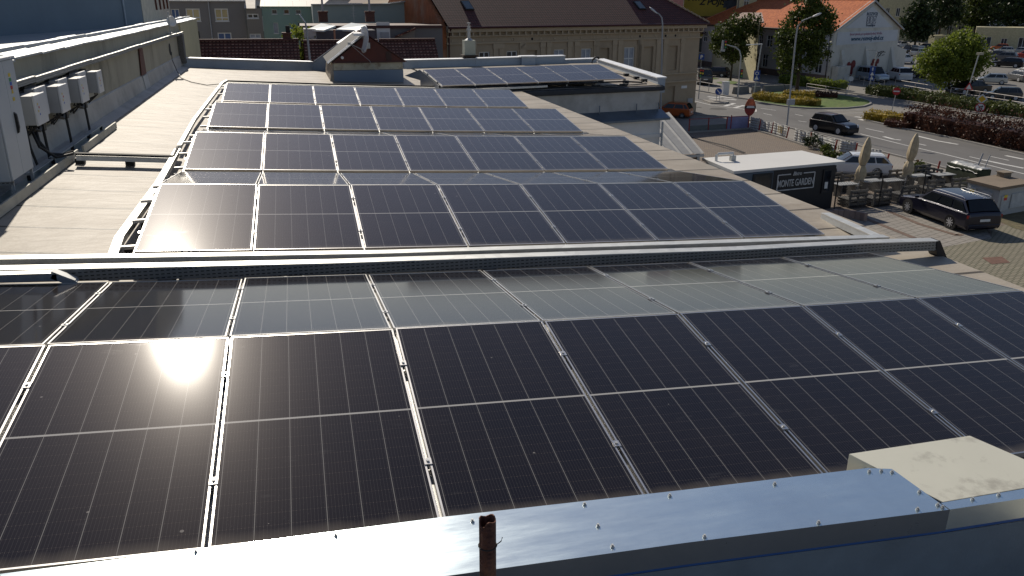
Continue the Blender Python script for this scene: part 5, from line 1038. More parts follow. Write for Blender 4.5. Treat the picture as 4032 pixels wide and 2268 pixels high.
def car(kind, colour, wf, wr, label, group=None, scale=None, rim=None, rails=False, name='parked_car', side=1, lit=False):
    """wf / wr: ground points of the visible front and rear wheels"""
    Lc, Wc, Hc, wb, belt, (rb, rr, rf, wfoot), nose, R_ = KIND[kind]; wf = Vector(wf); wr = Vector(wr)
    d = (wf - wr); d.z = 0; s = scale or d.length / wb; d.normalize(); n = Vector((-d.y, d.x, 0)); mid = (wf + wr) / 2
    if n.dot(mid) < 0: n = -n          # away from the camera
    c = mid + n * (Wc / 2 * s - .08)
    r = root(name, (c.x, c.y, G + .012), math.atan2(d.y, d.x), label, 'car', group); r.scale = (s, s, s)
    w = Wc / 2; zb = belt * Hc; z0 = .20; mt = PAINT[colour]
    st = [(-.5, z0 + .12, .84, zb * .82, zb * .86, .80), (-.492, z0, .93, zb * .95, zb * .985, .86), (rb, z0, .97, zb, zb + .025, .88)]
    if kind == 'sedan': st.insert(2, (-.46, z0, .96, zb * .99, zb + .02, .88))
    st += [(rr, z0, 1, zb, Hc - .03, .76), (rr + .06, z0, 1, zb, Hc, .77), ((rr + rf) / 2 - .02, z0, 1, zb, Hc + .01, .78), ((rr + rf) / 2 + .0, z0, 1, zb, Hc + .01, .78), (rf, z0, 1, zb * .995, Hc - .01, .77), (wfoot, z0, .99, zb * .97, zb * .985, .86), (.36, z0, .97, (nose + .02) * Hc * .97, (nose + .045) * Hc, .78), (.455, z0, .92, nose * Hc * .88, nose * Hc * .95, .72), (.492, z0 + .05, .82, nose * Hc * .68, nose * Hc * .74, .62), (.5, z0 + .12, .76, nose * Hc * .5, nose * Hc * .55, .56)]
    body, gls = MB(), MB(); rows_ = []
    for (fx_, zl, wk, zbk, zr_, wt) in st:
        x = fx_ * Lc; ww = w * wk; cab = zr_ > zb + .25
        rows_.append([(x, sg * yy, zz) for sg, L2 in ((-1, 0), (1, 0)) for yy, zz in [(ww * .9, zl), (ww, zl + .14), (ww, (zl + zbk) / 2 + .06), (ww * .985, zbk - .03), (ww * (.93 if cab else .92), zbk + .005), (w * wt * (1 if cab else .97), zr_ - (.055 if cab else .012)), (w * wt * .86, zr_ - .008), (0, zr_ + .012)]])
    for i in range(len(rows_) - 1):
        A, B_ = rows_[i], rows_[i + 1]
        za, zbb = st[i][4], st[i + 1][4]; cabA, cabB = za > zb + .25, zbb > zb + .25
        for h in (0, 8):
            for k in range(7):
                q = [A[h + k], B_[h + k], B_[h + k + 1], A[h + k + 1]]; q = q[::-1] if h else q
                if (k == 4 and (cabA and cabB) ) or (k in (5, 6) and cabA != cabB):
                    gls.quad(*q); 
                    if k == 4: body.quad(*q)
                elif k == 4 and cabA != cabB: body.quad(*q)
                else: body.quad(*q)
    for e in (0, -1): b8 = rows_[e]; body.quad(*([b8[k] for k in range(8)] + [b8[k] for k in range(14, 7, -1)]))
    body.quad(*[rows_[1][0], rows_[1][8], rows_[-2][8], rows_[-2][0]])
    bo = body.build('body', mt, r, smooth=True); md = bo.modifiers.new('w', 'WELD'); md.merge_threshold = .0005; md = bo.modifiers.new('b', 'BEVEL'); md.width = .05; md.segments = 3; md.limit_method = 'ANGLE'; md.angle_limit = radians(16); md.harden_normals = True
    # windows: push out a little, split by pillars
    def lerp(a, c2, t): return Vector(a) * (1 - t) + Vector(c2) * t
    for sg, h in ((-1, 0), (1, 8)):
        xs_ = [rows_[k] for k in range(len(st)) if st[k][4] > zb + .25]
        lo0, lo1, hi0, hi1 = Vector(xs_[0][h + 4]), Vector(xs_[-1][h + 4]), Vector(xs_[0][h + 5]), Vector(xs_[-1][h + 5])
        fo_ = Vector(rows_[[k for k in range(len(st)) if st[k][0] == wfoot][0]][h + 4]); ro_ = Vector(rows_[[k for k in range(len(st)) if st[k][0] == rb][0]][h + 4])
        def sp(t, v): # t 0..1 rear to front along the window band, v 0..1 up
            bot = ro_.lerp(fo_, .03 + .90 * t); top_ = hi0.lerp(hi1, .04 + .93 * t); p_ = bot.lerp(top_, v); p_.y += sg * .045; return p_
        cuts = [(0, .28), (.31, .62), (.65, 1.0)] if kind in ('wagon', 'suv', 'van', 'bus') else [(.0, .14), (.18, .55), (.59, 1.0)]
        g = MB()
        for (t0, t1) in cuts:
            q = [sp(t0, .10), sp(t1, .10), sp(t1 if t1 < 1 else .985, .88), sp(t0 if t0 else .04, .88)]; g.quad(*(q if sg < 0 else q[::-1]))
        g.build('side_window', m_cglass, r)
    iw = [k for k in range(len(st)) if st[k][0] == wfoot][0]; ir = [k for k in range(len(st)) if st[k][0] == rb][0]
    for nm, a, c2 in (('windscreen', rows_[iw], rows_[iw - 1]), ('rear_window', rows_[ir], rows_[ir + 1])):
        sg_ = 1 if nm == 'windscreen' else -1; b = MB(); o_ = Vector((sg_ * .012, 0, .014))
        pl_ = [lerp(a[6], c2[6], .06), lerp(a[7], c2[7], .06), lerp(a[7], c2[7], .93), lerp(a[6], c2[6], .93)]; pr_ = [Vector((v.x, -v.y, v.z)) for v in pl_]
        pl_[0].y *= 1.06; pr_[0].y *= 1.06
        for q in (pl_, pr_[::-1]): b.quad(*[v + o_ for v in q])
        b.build(nm, m_cglass, r)
    for fx_ in (1, -1):
        for sg in (-1, 1):
            x = fx_ * wb / 2; t = MB(); t.tube([(x, sg * (w - .2), R_), (x, sg * (w - .0), R_)], R_, 22); o = t.build('wheel', m_tyre, r)
            q = MB(); q.disc((x, sg * (w + .004), R_), (0, sg, 0), R_ * .66, 20)
            q.build('rim', m_rimd if rim != 'plain' else m_rim, o)
            q = MB()
            for k in range(5 if rim != 'multi' else 9):
                a = 2 * pi * k / (5 if rim != 'multi' else 9) + .3; q.bar((x, sg * (w + .012), R_), (x + R_ * .62 * cos(a), sg * (w + .012), R_ + R_ * .62 * sin(a)), .05 * (1 if rim != 'multi' else .7), .012, up=(0, 1, 0))
            q.build('spokes', m_rim if rim != 'dark' else m_inv2, o)
            q = MB(); q.disc((x, sg * (w * .985 + .004), R_ + .01), (0, sg, 0), R_ * 1.16, 24); q.build('wheel_arch', m_plast, r)
    b = MB(); b.cbox((-.495 * Lc, 0, z0 + .14), (.09, w * 1.72, .17)); b.build('rear_bumper', mt if kind != 'van' else m_plast, r, bevel=.03)
    b = MB(); b.cbox((.488 * Lc, 0, z0 + .12), (.12, w * 1.5, .2)); b.build('front_bumper', m_plast, r, bevel=.03)
    for sg in (-1, 1):
        b = MB(); b.extrude([(.455 * Lc, sg * w * .9, nose * Hc * .86), (.492 * Lc, sg * w * .58, nose * Hc * .72), (.485 * Lc, sg * w * .56, nose * Hc * .88), (.43 * Lc, sg * w * .88, nose * Hc * .98)], (.02, sg * .012, .004)); b.build('headlight', m_lamp, r)
        b = MB(); b.cbox((-.486 * Lc, sg * w * .78, zb * .84), (.09, w * .34, .15)); b.build('tail_light', m_tail, r, bevel=.02)
        b = MB(); b.cbox((wfoot * Lc * .82, sg * (w + .09), zb + .05), (.1, .17, .12)); b.build('mirror', mt, r, bevel=.02)
        b = MB(); b.cbox((.02 * Lc, sg * (w + .006), zb * .86), (.16, .016, .025)); b.cbox((-.22 * Lc, sg * (w + .006), zb * .86), (.16, .016, .025)); b.build('door_handles', mt, r)
        if rails: b = MB(); b.tube([(rr * Lc + .1, sg * w * .72, Hc + .0), (rr * Lc + .25, sg * w * .72, Hc + .05), (rf * Lc - .3, sg * w * .72, Hc + .05), (rf * Lc - .1, sg * w * .72, Hc - .0)], .012, 6); b.build('roof_rail', m_alu, r)
    b = MB(); b.cbox((-.503 * Lc, 0, zb * .66), (.012, .5, .11)); b.build('number_plate', m_white, r)
    return r
CARS = (('suv', 'black', (42.961, 57.876, -10.4), (42.475, 60.243, -10.4), 'black sport utility car driving on the main road, chrome details', '', 'plain', 0), ('wagon', 'navy', (30.343, 34.378, -10.4), (30.141, 31.218, -10.4), 'dark navy estate car parked in front of the transformer kiosk, silver roof rails', '', 'multi', 1), ('wagon', 'white', (32.538, 43.584, -10.4), (34.433, 42.635, -10.4), 'white estate car parked behind the bistro hut with dark alloy wheels', '', 'dark', 1), ('hatch', 'orange', (33.381, 71.154, -10.4), (34.5, 70.172, -10.4), 'orange hatchback in the shade by the corner of the tan building', '', 'dark', 0), ('hatch', 'navy', (58.241, 109.759, -10.4), (59.52, 108.211, -10.4), 'dark blue hatchback with light roof in front of the small yellow house', '', 'plain', 0), ('van', 'darkgrey', (52.473, 103.143, -10.4), (50.8, 97.858, -10.4), 'dark vehicle half hidden behind the corner of the tan building', '', 'plain', 0), ('van', 'paleblue', (76.066, 95.88, -10.4), (76.052, 100.017, -10.4), 'pale silver-blue family van parked below the painted gable wall', 'cars in the car park', 'plain', 0), ('suv', 'white', (81.062, 100.446, -10.4), (79.994, 96.822, -10.4), 'white crossover seen from behind next to the pale blue van', 'cars in the car park', 'dark', 0), ('sedan', 'darkgrey', (85.586, 103.115, -10.4), (86.144, 100.904, -10.4), 'dark grey car in the shade of the round tree, left of it', 'cars in the car park', 'plain', 0), ('hatch', 'silver', (88.969, 91.469, -10.4), (90.75, 90, -10.4), 'silver small hatchback with black side strip right of the round tree', 'cars in the car park', 'plain', 0), ('wagon', 'grey', (96.672, 95.294, -10.4), (95.943, 92.41, -10.4), 'grey estate car directly behind the silver small hatchback', 'cars in the car park', 'plain', 1), ('wagon', 'silver', (106.861, 103.137, -10.4), (106.473, 99.654, -10.4), 'silver car cut by the right picture edge, third line of the car park', 'cars in the car park', 'plain', 0), ('wagon', 'black', (114.285, 115.675, -10.4), (115.87, 112.568, -10.4), 'shiny black estate car in the open lane of the car park', 'cars in the car park', 'plain', 1), ('suv', 'grey', (126.091, 127.896, -10.4), (127.424, 125.591, -10.4), 'dark grey car in the tight group above the shiny black estate', 'cars in the car park', 'plain', 0), ('suv', 'red', (132.439, 129.281, -10.4), (133.097, 126.369, -10.4), 'dark red car at the right picture edge above the black estate', 'cars in the car park', 'plain', 0), ('hatch', 'silver', (145.015, 146.271, -10.4), (146.737, 145.029, -10.4), 'silver car in the back line right of the round tree, left one of two', 'cars in the car park', 'plain', 0), ('sedan', 'silver', (148.73, 146.371, -10.4), (149.982, 144.341, -10.4), 'silver car in the back line at the far right, right one of two', 'cars in the car park', 'plain', 0), ('hatch', 'orange', (154.018, 156.591, -10.4), (155.526, 155.28, -10.4), 'orange car peeping over the two silver cars at the far right', 'cars in the car park', 'plain', 0), ('wagon', 'black', (132.554, 136.602, -10.4), (132.996, 134.237, -10.4), 'black car touching the right outline of the round tree', 'cars in the car park', 'plain', 0), ('sedan', 'black', (75.927, 80.417, -10.4), (78.96, 80.539, -10.4), 'black saloon in the shade under the right side of the round tree', 'cars in the car park', 'plain', 0), ('hatch', 'darkgrey', (75.596, 75.764, -10.4), (77.38, 74.595, -10.4), 'dark hatchback behind the railing at the right, nearest of the parked cars', 'cars in the car park', 'plain', 0), ('hatch', 'silver', (123.52, 141.659, -10.4), (120.517, 140.734, -10.4), 'silver hatchback left of the round tree, front one of the little group', 'cars in the car park', 'plain', 0), ('hatch', 'silver', (124.771, 147.117, -10.4), (128.106, 148.114, -10.4), 'silver hatchback half hidden behind the front one of the little group', 'cars in the car park', 'plain', 0), ('suv', 'black', (122.284, 145.974, -10.4), (125.192, 147.028, -10.4), 'black car at the left of the little group beyond the white side wall', 'cars in the car park', 'plain', 0), ('sedan', 'black', (137.988, 160.933, -10.4), (140.475, 160.415, -10.4), 'black saloon in the back of the little group left of the round tree', 'cars in the car park', 'plain', 0), ('hatch', 'white', (106.033, 125.157, -10.4), (103.311, 124.529, -10.4), 'white car whose front sticks out right of the white side wall', 'cars in the car park', 'plain', 0), ('bus', 'paleblue', (153.846, 174.035, -10.4), (157.369, 172.141, -10.4), 'white minibus behind the top left of the round tree', 'cars in the car park', 'plain', 0), ('wagon', 'red', (197.237, 236.37, -10.4), (198.292, 234.1, -10.4), 'red car far back between the gable and the cream house', 'cars in the car park', 'plain', 0), ('wagon', 'darkgrey', (181.824, 221.604, -10.4), (182.91, 219.574, -10.4), 'dark car far back just left of the red one', 'cars in the car park', 'plain', 0), ('sedan', 'white', (137.843, 168.267, -10.4), (140.704, 168.765, -10.4), 'white car roof above the low white side wall', 'cars in the car park', 'plain', 0))
for (k, c, a, b_, l, gp, rm, rl) in CARS:
    dlen = (Vector(a) - Vector(b_)).length; wbs = KIND[k][3]; sc = dlen / wbs
    if not .86 < sc < 1.12: sc = min(1.08, max(.93, sc))
    car(k, c, a, b_, l, gp or None, sc, rm, bool(rl), 'moving_car' if 'driving' in l else 'parked_car')

# ---------------- houses on the right ----------------
m_roof_or = tiles('orange red roof tiles', (.34, .075, .020), (.58, .17, .05), .25, .34, .9)
m_roof_br = tiles('brown red roof tiles', (.10, .035, .025), (.17, .07, .05), .25, .34, .6)
m_wh = M('grey white render', (.50, .49, .49), .9, 0, .05, .5, .1, 10, (.38, .37, .36), .4, .4)
m_wh2 = M('stained white render', (.60, .59, .54), .9, 0, .07, .4, .15, 12, (.36, .35, .30), .7, .35)
HA = Vector((70.091, 97.985, -10.4)); HZ = float(-3.618); HR = Vector((84.984, 103.871, -3.618)); HL = Vector((67.971, 117.115, -10.4))
HA.z = HR.z = HL.z = 0
ul = (HL - HA).normalized(); HL = HA + ul * 33
wh = root('gabled_house', (HA.x, HA.y, G), 0, 'white house with orange tiled roof and lettered banners on its gable wall', 'house')
gu = (HR - HA).normalized(); GW = (HR - HA).length; gn_ = Vector((gu.y, -gu.x, 0)); HH = HZ - G
# street side facade
Fh = Facade(HL, HA, G, HZ, wh, m_wh, .2)
def uh(px):
    return 0
UH = (0.521, 0.549, 0.576, 0.618, 0.404, 0.435, 0.491, 0.532, 0.559, 0.597, 0.907, 0.949)
wz = lambda i: UH[i] * Fh.W
for a, c, z, h in ((0, 1, 3.9, 1.7), (2, 3, 3.9, 1.7), (4, 5, 1.0, 1.8), (6, 7, 1.0, 1.9), (8, 9, 1.0, 1.9), (10, 11, 1.0, 1.9)):
    Fh.win(wz(a), z, max(.9, min(1.5, wz(c) - wz(a))), h, 2, 2, split=.62)
for x in (2.5, 6, 9.5): Fh.win(x, 3.9, 1.1, 1.7, 2, 2)
Fh.done()
b = MB(); b.extrude([Fh.pt(0, 0, .003), Fh.pt(Fh.W, 0, .003), Fh.pt(Fh.W, .85, .003), Fh.pt(0, .85, .003)], Fh.n * .06); local(b.build('plinth', M('mauve plinth', (.15, .11, .10), .9), wh))
b = MB(); b.extrude([Fh.pt(0, HH - .35, .003), Fh.pt(Fh.W, HH - .35, .003), Fh.pt(Fh.W, HH - .05, .003), Fh.pt(0, HH - .05, .003)], Fh.n * .2); local(b.build('eaves_cornice', M('mauve cornice', (.24, .20, .19), .9), wh))
b = MB(); b.extrude([Fh.pt(wz(9) + 2.2, 2.0, .01), Fh.pt(wz(9) + 3.1, 2.0, .01), Fh.pt(wz(9) + 3.1, 3.6, .01), Fh.pt(wz(9) + 2.2, 3.6, .01)], Fh.n * .04); local(b.build('notice_board', M('yellow notice', (.45, .33, .08), .7), wh))
# gable
apz = float(-3.618) ; AP = HA + gu * GW * .5; RH = -HZ + .05
g3 = lambda u_, z_, o_=0.: HA + gu * u_ + gn_ * o_ + Vector((0, 0, G + z_))
b = MB(); b.extrude([g3(0, 0), g3(GW, 0), g3(GW, HH), g3(GW / 2, HH + RH), g3(0, HH)], -gn_ * .4); local(b.build('gable_wall', m_wh2, wh))
b = MB(); b.quad(g3(GW, 0, -.4), g3(GW, 0, -.4) + ul * 33, g3(GW, HH, -.4) + ul * 33, g3(GW, HH, -.4)); b.quad(g3(GW, 0, -.4) + ul * 33, g3(0, 0) + ul * 33, g3(0, HH) + ul * 33, g3(GW, HH, -.4) + ul * 33); local(b.build('rear_wall', m_wh, wh))
e_ = .45; rt_ = (HH + RH + .08); zl_ = HH - e_ * RH / (GW / 2) + .08
A1, A2, A3 = g3(-e_, zl_, .35), g3(GW / 2, rt_, .35), g3(GW + e_, zl_, .35); LL = 33
hipb = ul * (LL + .4)
b = MB(); rb_ = A2 + ul * (LL - 5.5)
b.quad(A1 + hipb, A1, A2, rb_); b.quad(A3, A3 + hipb, rb_, A2); b.quad(A3 + hipb, A1 + hipb, rb_); local(b.build('roof', m_roof_or, wh))
b = MB(); b.bar(A2 + Vector((0, 0, .05)), rb_ + Vector((0, 0, .05)), .25, .14); b.bar(rb_, A1 + hipb, .22, .12); local(b.build('ridge', M('ridge tile row', (.45, .20, .12), .7, 0, .3, 5), wh))
for s_, t_ in ((A1, A2), (A3, A2)): b = MB(); b.bar(s_ + Vector((0, 0, -.10)), t_ + Vector((0, 0, -.10)), .12, .2); local(b.build('verge_board', m_inv2, wh))
b = MB(); b.tube([A1 + hipb + Vector((0, 0, -.05)), A1 + Vector((0, 0, -.05))], .09, 8); b.tube([A1 + ul * .8 + Vector((0, 0, -.1)), g3(-.12, HH - .6, -.5), g3(-.12, .2, -.5)], .07, 8); local(b.build('gutter_pipe', m_gutter, wh))
tr0, tr1, tr2 = g3(GW * .13, HH + .12, .03), g3(GW * .87, HH + .12, .03), g3(GW * .5, HH + RH * .80, .03)
m_ban = M('faded pale banner', (.56, .59, .63), .7, 0, .05, .8); m_bt = M('banner blue grey print', (.05, .08, .13), .7); m_bt2 = M('banner teal print', (.015, .08, .15), .7); m_bt3 = M('faded red print', (.40, .27, .33), .8); m_sq = M('grey letter squares', (.15, .16, .20), .8)
bn = root('gable_banner', tuple(tr0), 0, 'triangular pale banner with ROZVOJ SBD lettering in the gable top of the white house', 'banner')
b = MB(); b.extrude([tr0, tr1, tr2], gn_ * .03); local(b.build('cloth', m_ban, bn))
def tx(s_, size, m_, parent, u_, z_, sx=1., shear=0.): return local(text_part('lettering', s_, size, m_, parent, g3(u_, z_, .075), gu, (0, 0, 1), .008, sx, 'CENTER', shear))
tx('ROZVOJ', RH * .155, m_bt, bn, GW * .51, HH + RH * .475, 1.25, .08); tx('Prostějov', RH * .12, m_bt, bn, GW * .51, HH + RH * .085, 1.3)
for k, ch_ in enumerate('SBD'):
    u0 = GW * .51 - 1.2 + k * .82; b = MB(); b.extrude([g3(u0, HH + RH * .185, .062), g3(u0 + .76, HH + RH * .185, .062), g3(u0 + .76, HH + RH * .445, .062), g3(u0, HH + RH * .445, .062)], gn_ * .008); local(b.build('letter_square', m_sq, bn))
    local(text_part('lettering', ch_, RH * .29, m_ban, bn, g3(u0 + .38, HH + RH * .215, .085), gu, (0, 0, 1), .008, .8, 'CENTER'))
b4 = root('wall_banner', tuple(g3(.6, HH - 1.9, .05)), 0, 'long pale banner reading www.rozvoj-sbd.cz across the gable wall', 'banner')
b = MB(); b.extrude([g3(GW * .035, HH - 2.0, .03), g3(GW * .965, HH - 1.75, .03), g3(GW * .965, HH - .25, .03), g3(GW * .035, HH - .35, .03)], gn_ * .03); local(b.build('cloth', m_ban, b4))
tx('www.rozvoj-sbd.cz', .76, m_bt2, b4, GW * .49, HH - 1.5, 1.35, .12); tx('Bytová výstavba pro spokojené bydlení, Váš dům', .42, m_bt3, b4, GW * .46, HH - .78, .95, .15)
for k, u_ in enumerate((.14, .50, .91)):   # buttresses
    b = MB(); z1 = HH - 2.4 - (.2 if k != 1 else -.1); w2 = .9
    b.add([g3(GW * u_ - w2 / 2, 0, 0), g3(GW * u_ + w2 / 2, 0, 0), g3(GW * u_ + w2 / 2, 0, 1.3), g3(GW * u_ - w2 / 2, 0, 1.3), g3(GW * u_ - w2 * .36, z1, .0), g3(GW * u_ + w2 * .36, z1, .0), g3(GW * u_ + w2 * .36, z1, .06), g3(GW * u_ - w2 * .36, z1, .06)], [(3, 2, 6, 7), (0, 3, 7, 4), (2, 1, 5, 6), (4, 7, 6, 5)])
    local(b.build('buttress', m_wh2, wh))
m_gr1 = M('dark red spray paint', (.18, .02, .02), .7, 0, .3, 5); m_gr2_ = M('black spray paint', (.02, .02, .025), .7)
def blob_paint(u0, z0, rad, mat, n=5, nm='graffiti'):
    b = MB()
    for k in range(n): b.disc(g3(u0 + rad * 1.1 * cos(k * 2.4) * (k > 0), z0 + rad * .8 * sin(k * 2.4) * (k > 0), .045 + .002 * k), gn_, rad * random.uniform(.5, .95), 12)
    local(b.build(nm, mat, wh))
blob_paint(GW * .30, 1.7, .75, m_gr1); blob_paint(GW * .68, 1.9, .7, m_gr1)
b = MB()
for (ua, za, ub, zb_) in ((.68, 3.0, .72, 3.6), (.70, 2.9, .78, 3.7), (.73, 3.0, .74, 3.6), (.76, 3.1, .80, 3.2), (.77, 3.6, .81, 3.5), (.66, 3.4, .76, 3.7)): b.bar(g3(GW * ua, za, .06), g3(GW * ub, zb_, .06), .08, .02, up=gn_)
local(b.build('graffiti', m_gr2_, wh))
b = MB(); sw = g3(GW, 0, -.5); b.extrude([sw, sw + gu * 3.6, sw + gu * 3.6 + Vector((0, 0, 3.6)), sw + Vector((0, 0, 4.4))], -gn_ * .4); local(b.build('side_wall', m_wh2, wh))
b = MB(); b.extrude([g3(GW * .02, 0, .1), g3(GW * .2, 0, .1), g3(GW * .2, 2.1, .1), g3(GW * .02, 2.1, .1)], gn_ * .9); local(b.build('shed_box', m_wh2, wh))

# small yellow house
YH = [Vector(q) for q in ((63.064, 130.448, -10.4), (70.037, 126.621, -10.4))]; yz = float(-5.212)
yh = root('yellow_house', tuple(YH[0]), 0, 'low yellow house with dark red roof and dark poster window behind the maple', 'house')
Fy = Facade(YH[0], YH[1] + (YH[1] - YH[0]).normalized() * 6, G, yz, yh, M('yellow render', (.42, .33, .09), .9, 0, .06), .15)
hy = yz - G; uw = Fy.W
ym = M('pale yellow render', (.44, .42, .20), .9, 0, .06)
yw = (YH[1] - YH[0]).length; k1 = yw / 190.
Fy.win(81 * k1, hy * .41, 45 * k1, hy * .50, 1, 1, pane=M('dark poster', (.04, .05, .045), .5, 0, .6, 1.2)); Fy.win(132 * k1, hy * .48, 12 * k1, hy * .34, 1, 1); Fy.win(130 * k1, .1, 12 * k1, hy * .42, 1, 1, frame=m_grn, pane=m_grn); Fy.win(150 * k1, hy * .12, 14 * k1, hy * .28, 1, 1)
Fy.done()
b = MB(); b.extrude([Fy.pt(0, .02, .003), Fy.pt(129 * k1, .02, .003), Fy.pt(129 * k1, hy * .38, .003), Fy.pt(0, hy * .38, .003)], Fy.n * .04); local(b.build('pale_base', ym, yh))
b = MB(); b.extrude([Fy.pt(0, .01, .05), Fy.pt(uw, .01, .05), Fy.pt(uw, .7, .05), Fy.pt(0, .7, .05)], Fy.n * .04); local(b.build('plinth', M('pinkish plinth', (.24, .17, .15), .9), yh))
rz1 = float(-1.958)
b = MB(); a0, a1 = Fy.pt(-3, hy, .5), Fy.pt(uw, hy, .5); nb2 = -Fy.n; H_ = rz1 - yz
b.quad(a0, a1, a1 + nb2 * 7 + Vector((0, 0, H_)), a0 + nb2 * 7 + Vector((0, 0, H_))); b.quad(a1 + nb2 * 7 + Vector((0, 0, H_)), a1 + nb2 * 14, a0 + nb2 * 14, a0 + nb2 * 7 + Vector((0, 0, H_))); local(b.build('roof', m_roof_br, yh))
b = MB(); b.extrude([Fy.pt(0, 0, -.2), Fy.pt(uw, 0, -.2), Fy.pt(uw, hy - .05, -.2), Fy.pt(0, hy - .05, -.2)], nb2 * 13); local(b.build('rear_wall', ym, yh))
# big yellow advert building and neighbours
def block(name, label, pxl, pxr, ytop, D, mat, depth=14, wins=(), cat='building', cap=None, dark=None):
    """upright block whose front spans two pixel columns at distance D"""
    (x0, y0_), (x1, y1_), zt_ = pxl, pxr, ytop
    r = root(name, ((x0 + x1) / 2, (y0_ + y1_) / 2, G), 0, label, cat)
    F_ = Facade((x0, y0_), (x1, y1_), G, zt_, r, mat, .2)
    for w_ in wins: F_.win(w_[0] * F_.W, w_[1] - G, w_[2] * F_.W, w_[3], 2, 1)
    F_.done(); b = MB(); b.extrude([F_.pt(0, 0, -.21), F_.pt(F_.W, 0, -.21), F_.pt(F_.W, F_.H - .01, -.21), F_.pt(0, F_.H - .01, -.21)], -F_.n * depth); b.quad(F_.pt(0, F_.H), F_.pt(F_.W, F_.H), F_.pt(F_.W, F_.H, -.22), F_.pt(0, F_.H, -.22)); b.quad(F_.pt(F_.W, 0), F_.pt(F_.W, 0, -.22), F_.pt(F_.W, F_.H, -.22), F_.pt(F_.W, F_.H)); local(b.build('rear_wall', mat, r)); return r, F_
m_yad = M('yellow advert wall', (.40, .32, .045), .8, 0, .04, .5); m_pink = M('pink render', (.42, .20, .18), .9); m_cry = M('pale cream yellow render', (.50, .45, .28), .9)
P2 = lambda q: (q[0], q[1])
r, F_ = block('advert_building', 'tall building side painted yellow with lettering and an old-timer car drawing', (65.923, 134.737), (73.672, 130.662), 6.5, 150, m_yad)
k1 = F_.W / 207.
tl = local(text_part('lettering', 'Z POJIŠTĚNÍ ZDARMA', 1.30, M('black print', (.02, .02, .02), .8), r, F_.pt(62 * k1, -0.394 - G - .3, .04), F_.u, (0, 0, 1), .01, 1.0, 'LEFT', .2))
tl = local(text_part('lettering', 'PRVOREPUBLIKOVÉ AUTO', 1.30, M('black print', (.02, .02, .02), .8), r, F_.pt(15 * k1, 0.176 - G - .2, .04), F_.u, (0, 0, 1), .01, 1.0, 'LEFT', .2))
oc = MB(); zc = lambda py: 0
ocx, ocz = 160 * k1, -1.764 - G
for du in (1.2, 6.2): oc.disc(F_.pt(ocx + du, ocz, .05), F_.n, 1.0 if du < 3 else .85, 16)
oc.quad(F_.pt(ocx - .2, ocz + .6, .06), F_.pt(ocx + 7.2, ocz + .6, .06), F_.pt(ocx + 7.4, ocz + 1.6, .06), F_.pt(ocx + 4.6, ocz + 1.8, .06), F_.pt(ocx + 4.4, ocz + 2.9, .06), F_.pt(ocx + 2.9, ocz + 2.9, .06), F_.pt(ocx + 2.4, ocz + 1.9, .06), F_.pt(ocx - .1, ocz + 1.7, .06))
local(oc.build('old_timer_drawing', M('grey blue drawing', (.06, .075, .09), .8, 0, .5, 1.0), r))
block('pink_building', 'pink rendered building peeping over the hip of the tan building roof', (57.825, 127.5), (61.417, 125.809), 6.2, 140, m_pink)
block('cream_tower_building', 'pale cream-yellow building with dark windows right of the yellow advert wall', (71.711, 127.175), (74.433, 125.601), 6.5, 146, m_cry, 12, ((.35, -1.781, .25, 2.3), (.38, -0.087, .25, 1.5), (-.0 + .04, -1.781, .08, 2.0)))
r5 = root('brown_roofed_house', tuple((78.908, 138.182, -10.4)), 0, 'house with brown-red tiled roof between the yellow house and the white house', 'house')
q5 = ((65.016, 119.453, -3.62), (61.219, 100.877, -2.828), (65.979, 109.685, -1.616), (70.328, 123.361, -1.815))
b = MB(); b.quad(*q5); local(b.build('roof', m_roof_br, r5)); b = MB(); b.extrude([(q5[0][0], q5[0][1] + .4, G), (q5[1][0] - .4, q5[1][1] + .4, G), (q5[1][0] - .4, q5[1][1] + .4, q5[1][2]), (q5[0][0], q5[0][1] + .4, q5[0][2])], (3, 8, 0)); local(b.build('wall', m_cry, r5))
block('white_far_building', 'white building sliver behind the trees above the orange roof', (117.639, 197.639), (121.647, 195.198), 9, 230, m_wh)
# cream house behind the car park
r, F_ = block('cream_house', 'long cream two storey building behind the car park trees', (159.874, 205.468), (177.623, 187.222), 6.5, 200, m_cry, 12, [(.08 + .105 * k, -8.9, .045, 2.6) for k in range(8)] + [(.08 + .105 * k, -4.0, .04, 2.2) for k in range(8)])
block('low_cream_annex', 'low cream wall building with dark door openings at the far right', (153.92, 162.805), (171.924, 146.054), -5.6, 170, m_cry, 8, [(.06, -10.3, .08, 2.6), (.22, -9.6, .05, 1.6), (.36, -10.3, .07, 2.6), (.48, -9.6, .05, 1.6)])
b = MB(); p0, p1 = Vector((151.182, 172.24, -10.4)), Vector((162.647, 174.64, -10.4)); b.extrude([p0, p1, p1 + Vector((0, 0, 2.6)), p0 + Vector((0, 0, 2.6))], (0, 2, 0)); tag(b.build('garden_wall', m_cry), 'plain cream wall right behind the white minibus', 'wall')
